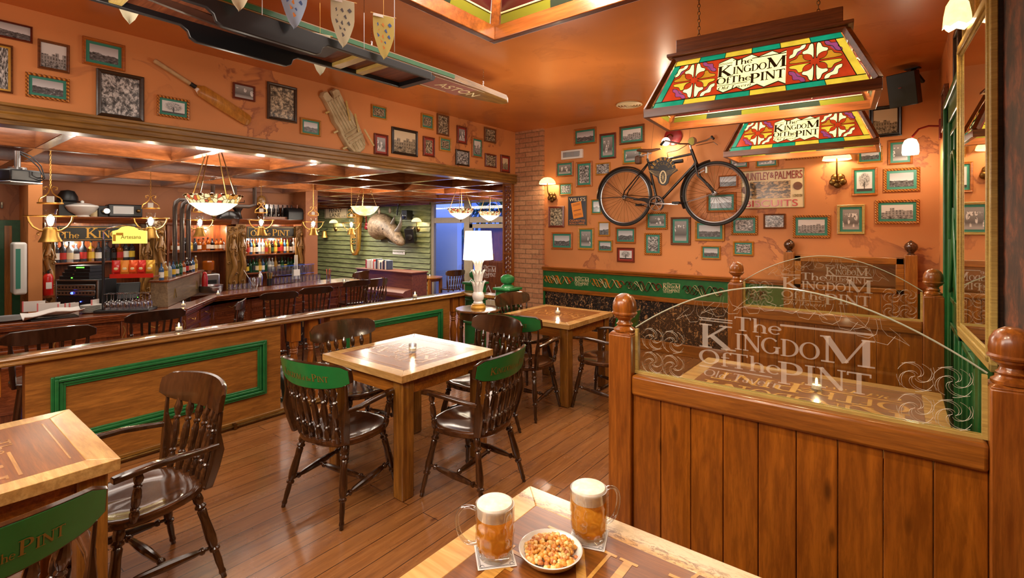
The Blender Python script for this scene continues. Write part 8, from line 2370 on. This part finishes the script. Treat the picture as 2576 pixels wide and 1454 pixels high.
mb = MB(); mb.tube([P3(.60,-.50,-.24), P3(.67,-.53,-.14), P3(.71,-.54,-.02), P3(.715,-.53,.12), P3(.70,-.52,.22)], [.075*sc_,.055*sc_,.035*sc_,.018*sc_,.003], 14); mb.build('front_horn', M['horn'], hd, smooth=80)
mb = MB(); mb.tube([P3(.46,-.42,-.08), P3(.50,-.44,.0), P3(.53,-.45,.09), P3(.54,-.45,.16)], [.06*sc_,.045*sc_,.025*sc_,.003], 14); mb.build('rear_horn', M['horn'], hd, smooth=80)
for s_, p in ((1, P3(.16,-.36,.20)), (-1, P3(.30,-.14,.22))):
    mb = MB(); rs = []
    for k_, (r_, h__) in enumerate(((.02,0),(.055,.05),(.06,.11),(.035,.17),(.005,.20))): rs.append([(p[0]+r_*cos(a), p[1]+.4*r_*sin(a)*1.0, p[2]+h__) for a in [2*pi*j/12 for j in range(12)]])
    mb.rings(rs); mb.build('ear', M['rhino'], hd, smooth=80)
e_ = P3(.44,-.80,-.16); mb = MB(); mb.ball(e_, .022, 10); mb.build('eye', M['black_gloss'], hd)
mb = MB(); mb.tube([P3(.55,-.78,-.46), P3(.66,-.84,-.50), P3(.74,-.80,-.52)], .008, 6); mb.build('mouth_line', M['black'], hd)
mb = MB(); mb.ball(P3(.72,-.80,-.43), .02, 8, 0, (1,.4,.7)); mb.build('nostril', M['black'], hd)
# tuba
t = thing('hanging_tuba', 'old brass tuba hanging bell up on the green boards', 'tuba', GW(893, 590, .16))
mb = MB(); mb.tube([(.18,0,.55),(.18,0,.3),(.19,0,-.1),(.17,0,-.45),(.08,0,-.6),(-.05,0,-.62),(-.16,0,-.5),(-.2,0,-.2),(-.2,0,.1),(-.2,0,.3)], [.15,.11,.085,.075,.07,.062,.055,.045,.038,.03], 16)
b_ = mb.build('main_tubing', M['old_gold'] if 'old_gold' in M else M['brass'], t, smooth=60)
MB().lathe([(.12,.50),(.16,.58),(.22,.66),(.235,.67),(.22,.655),(.15,.58),(.11,.5)], 26, at=(.18,0,0), cap=False).build('bell', M['brass'], t)
mb = MB()
for q in range(3): mb.cyl((-.10+.07*q,-.05,-.12),(-.10+.07*q,-.05,.14),.026); mb.cyl((-.10+.07*q,-.05,.14),(-.10+.07*q,-.05,.19),.008); mb.cyl((-.10+.07*q,-.05,.19),(-.10+.07*q,-.05,.20),.018)
mb.build('valves', M['brass'], t)
mb = MB()
for q in range(3): mb.tube([(-.15,-.02,-.05-.08*q),(-.12,-.05,-.1-.09*q),(0,-.06,-.12-.09*q),(.10,-.05,-.1-.09*q),(.12,-.02,-.04-.08*q)], .014, 8)
mb.tube([(-.2,0,.3),(-.18,-.03,.36),(-.12,-.06,.36),(-.09,-.08,.33)], .012, 8); mb.build('small_tubing', M['brass'], t)
# brass bell below the street sign, red toy, sword
t = thing('ship_bell', 'polished brass bell on a bracket below the street sign', 'bell', GW(816, 580, .12)); MB().lathe([(0,.0),(.03,0),(.07,-.03),(.085,-.16),(.12,-.24),(.115,-.245),(.0,-.2)], 24).build('bell_body', M['brass'], t); MB().bar((0,0,0),(0,.12,.06),.02,.02).build('bracket', M['black'], t)
t = thing('red_violin', 'small red stringed instrument hanging right of the tuba', 'instrument', GW(921, 572, .05)); mb = MB(); mb.ball((0,0,0), .09, 14, 0, (1,.3,.8)); mb.ball((0.01,0,.1), .07, 14, 0, (1,.3,.8)); mb.bar((.01,0,.14),(.0,0,.36),.03,.02); mb.build('body', M['redd'], t, smooth=60)
t = thing('hanging_flute', 'slim dark flute hung slanting above the rhino head', 'flute', GW(1000, 525, .05)); MB().cyl((-.02,0,-.2),(.05,0,.25),.02).build('tube', M['black'], t); mb = MB()
for q in range(6): mb.ball((-.01+.01*q,-.02,-.12+.05*q), .012, 6)
mb.build('keys', M['steel'], t)
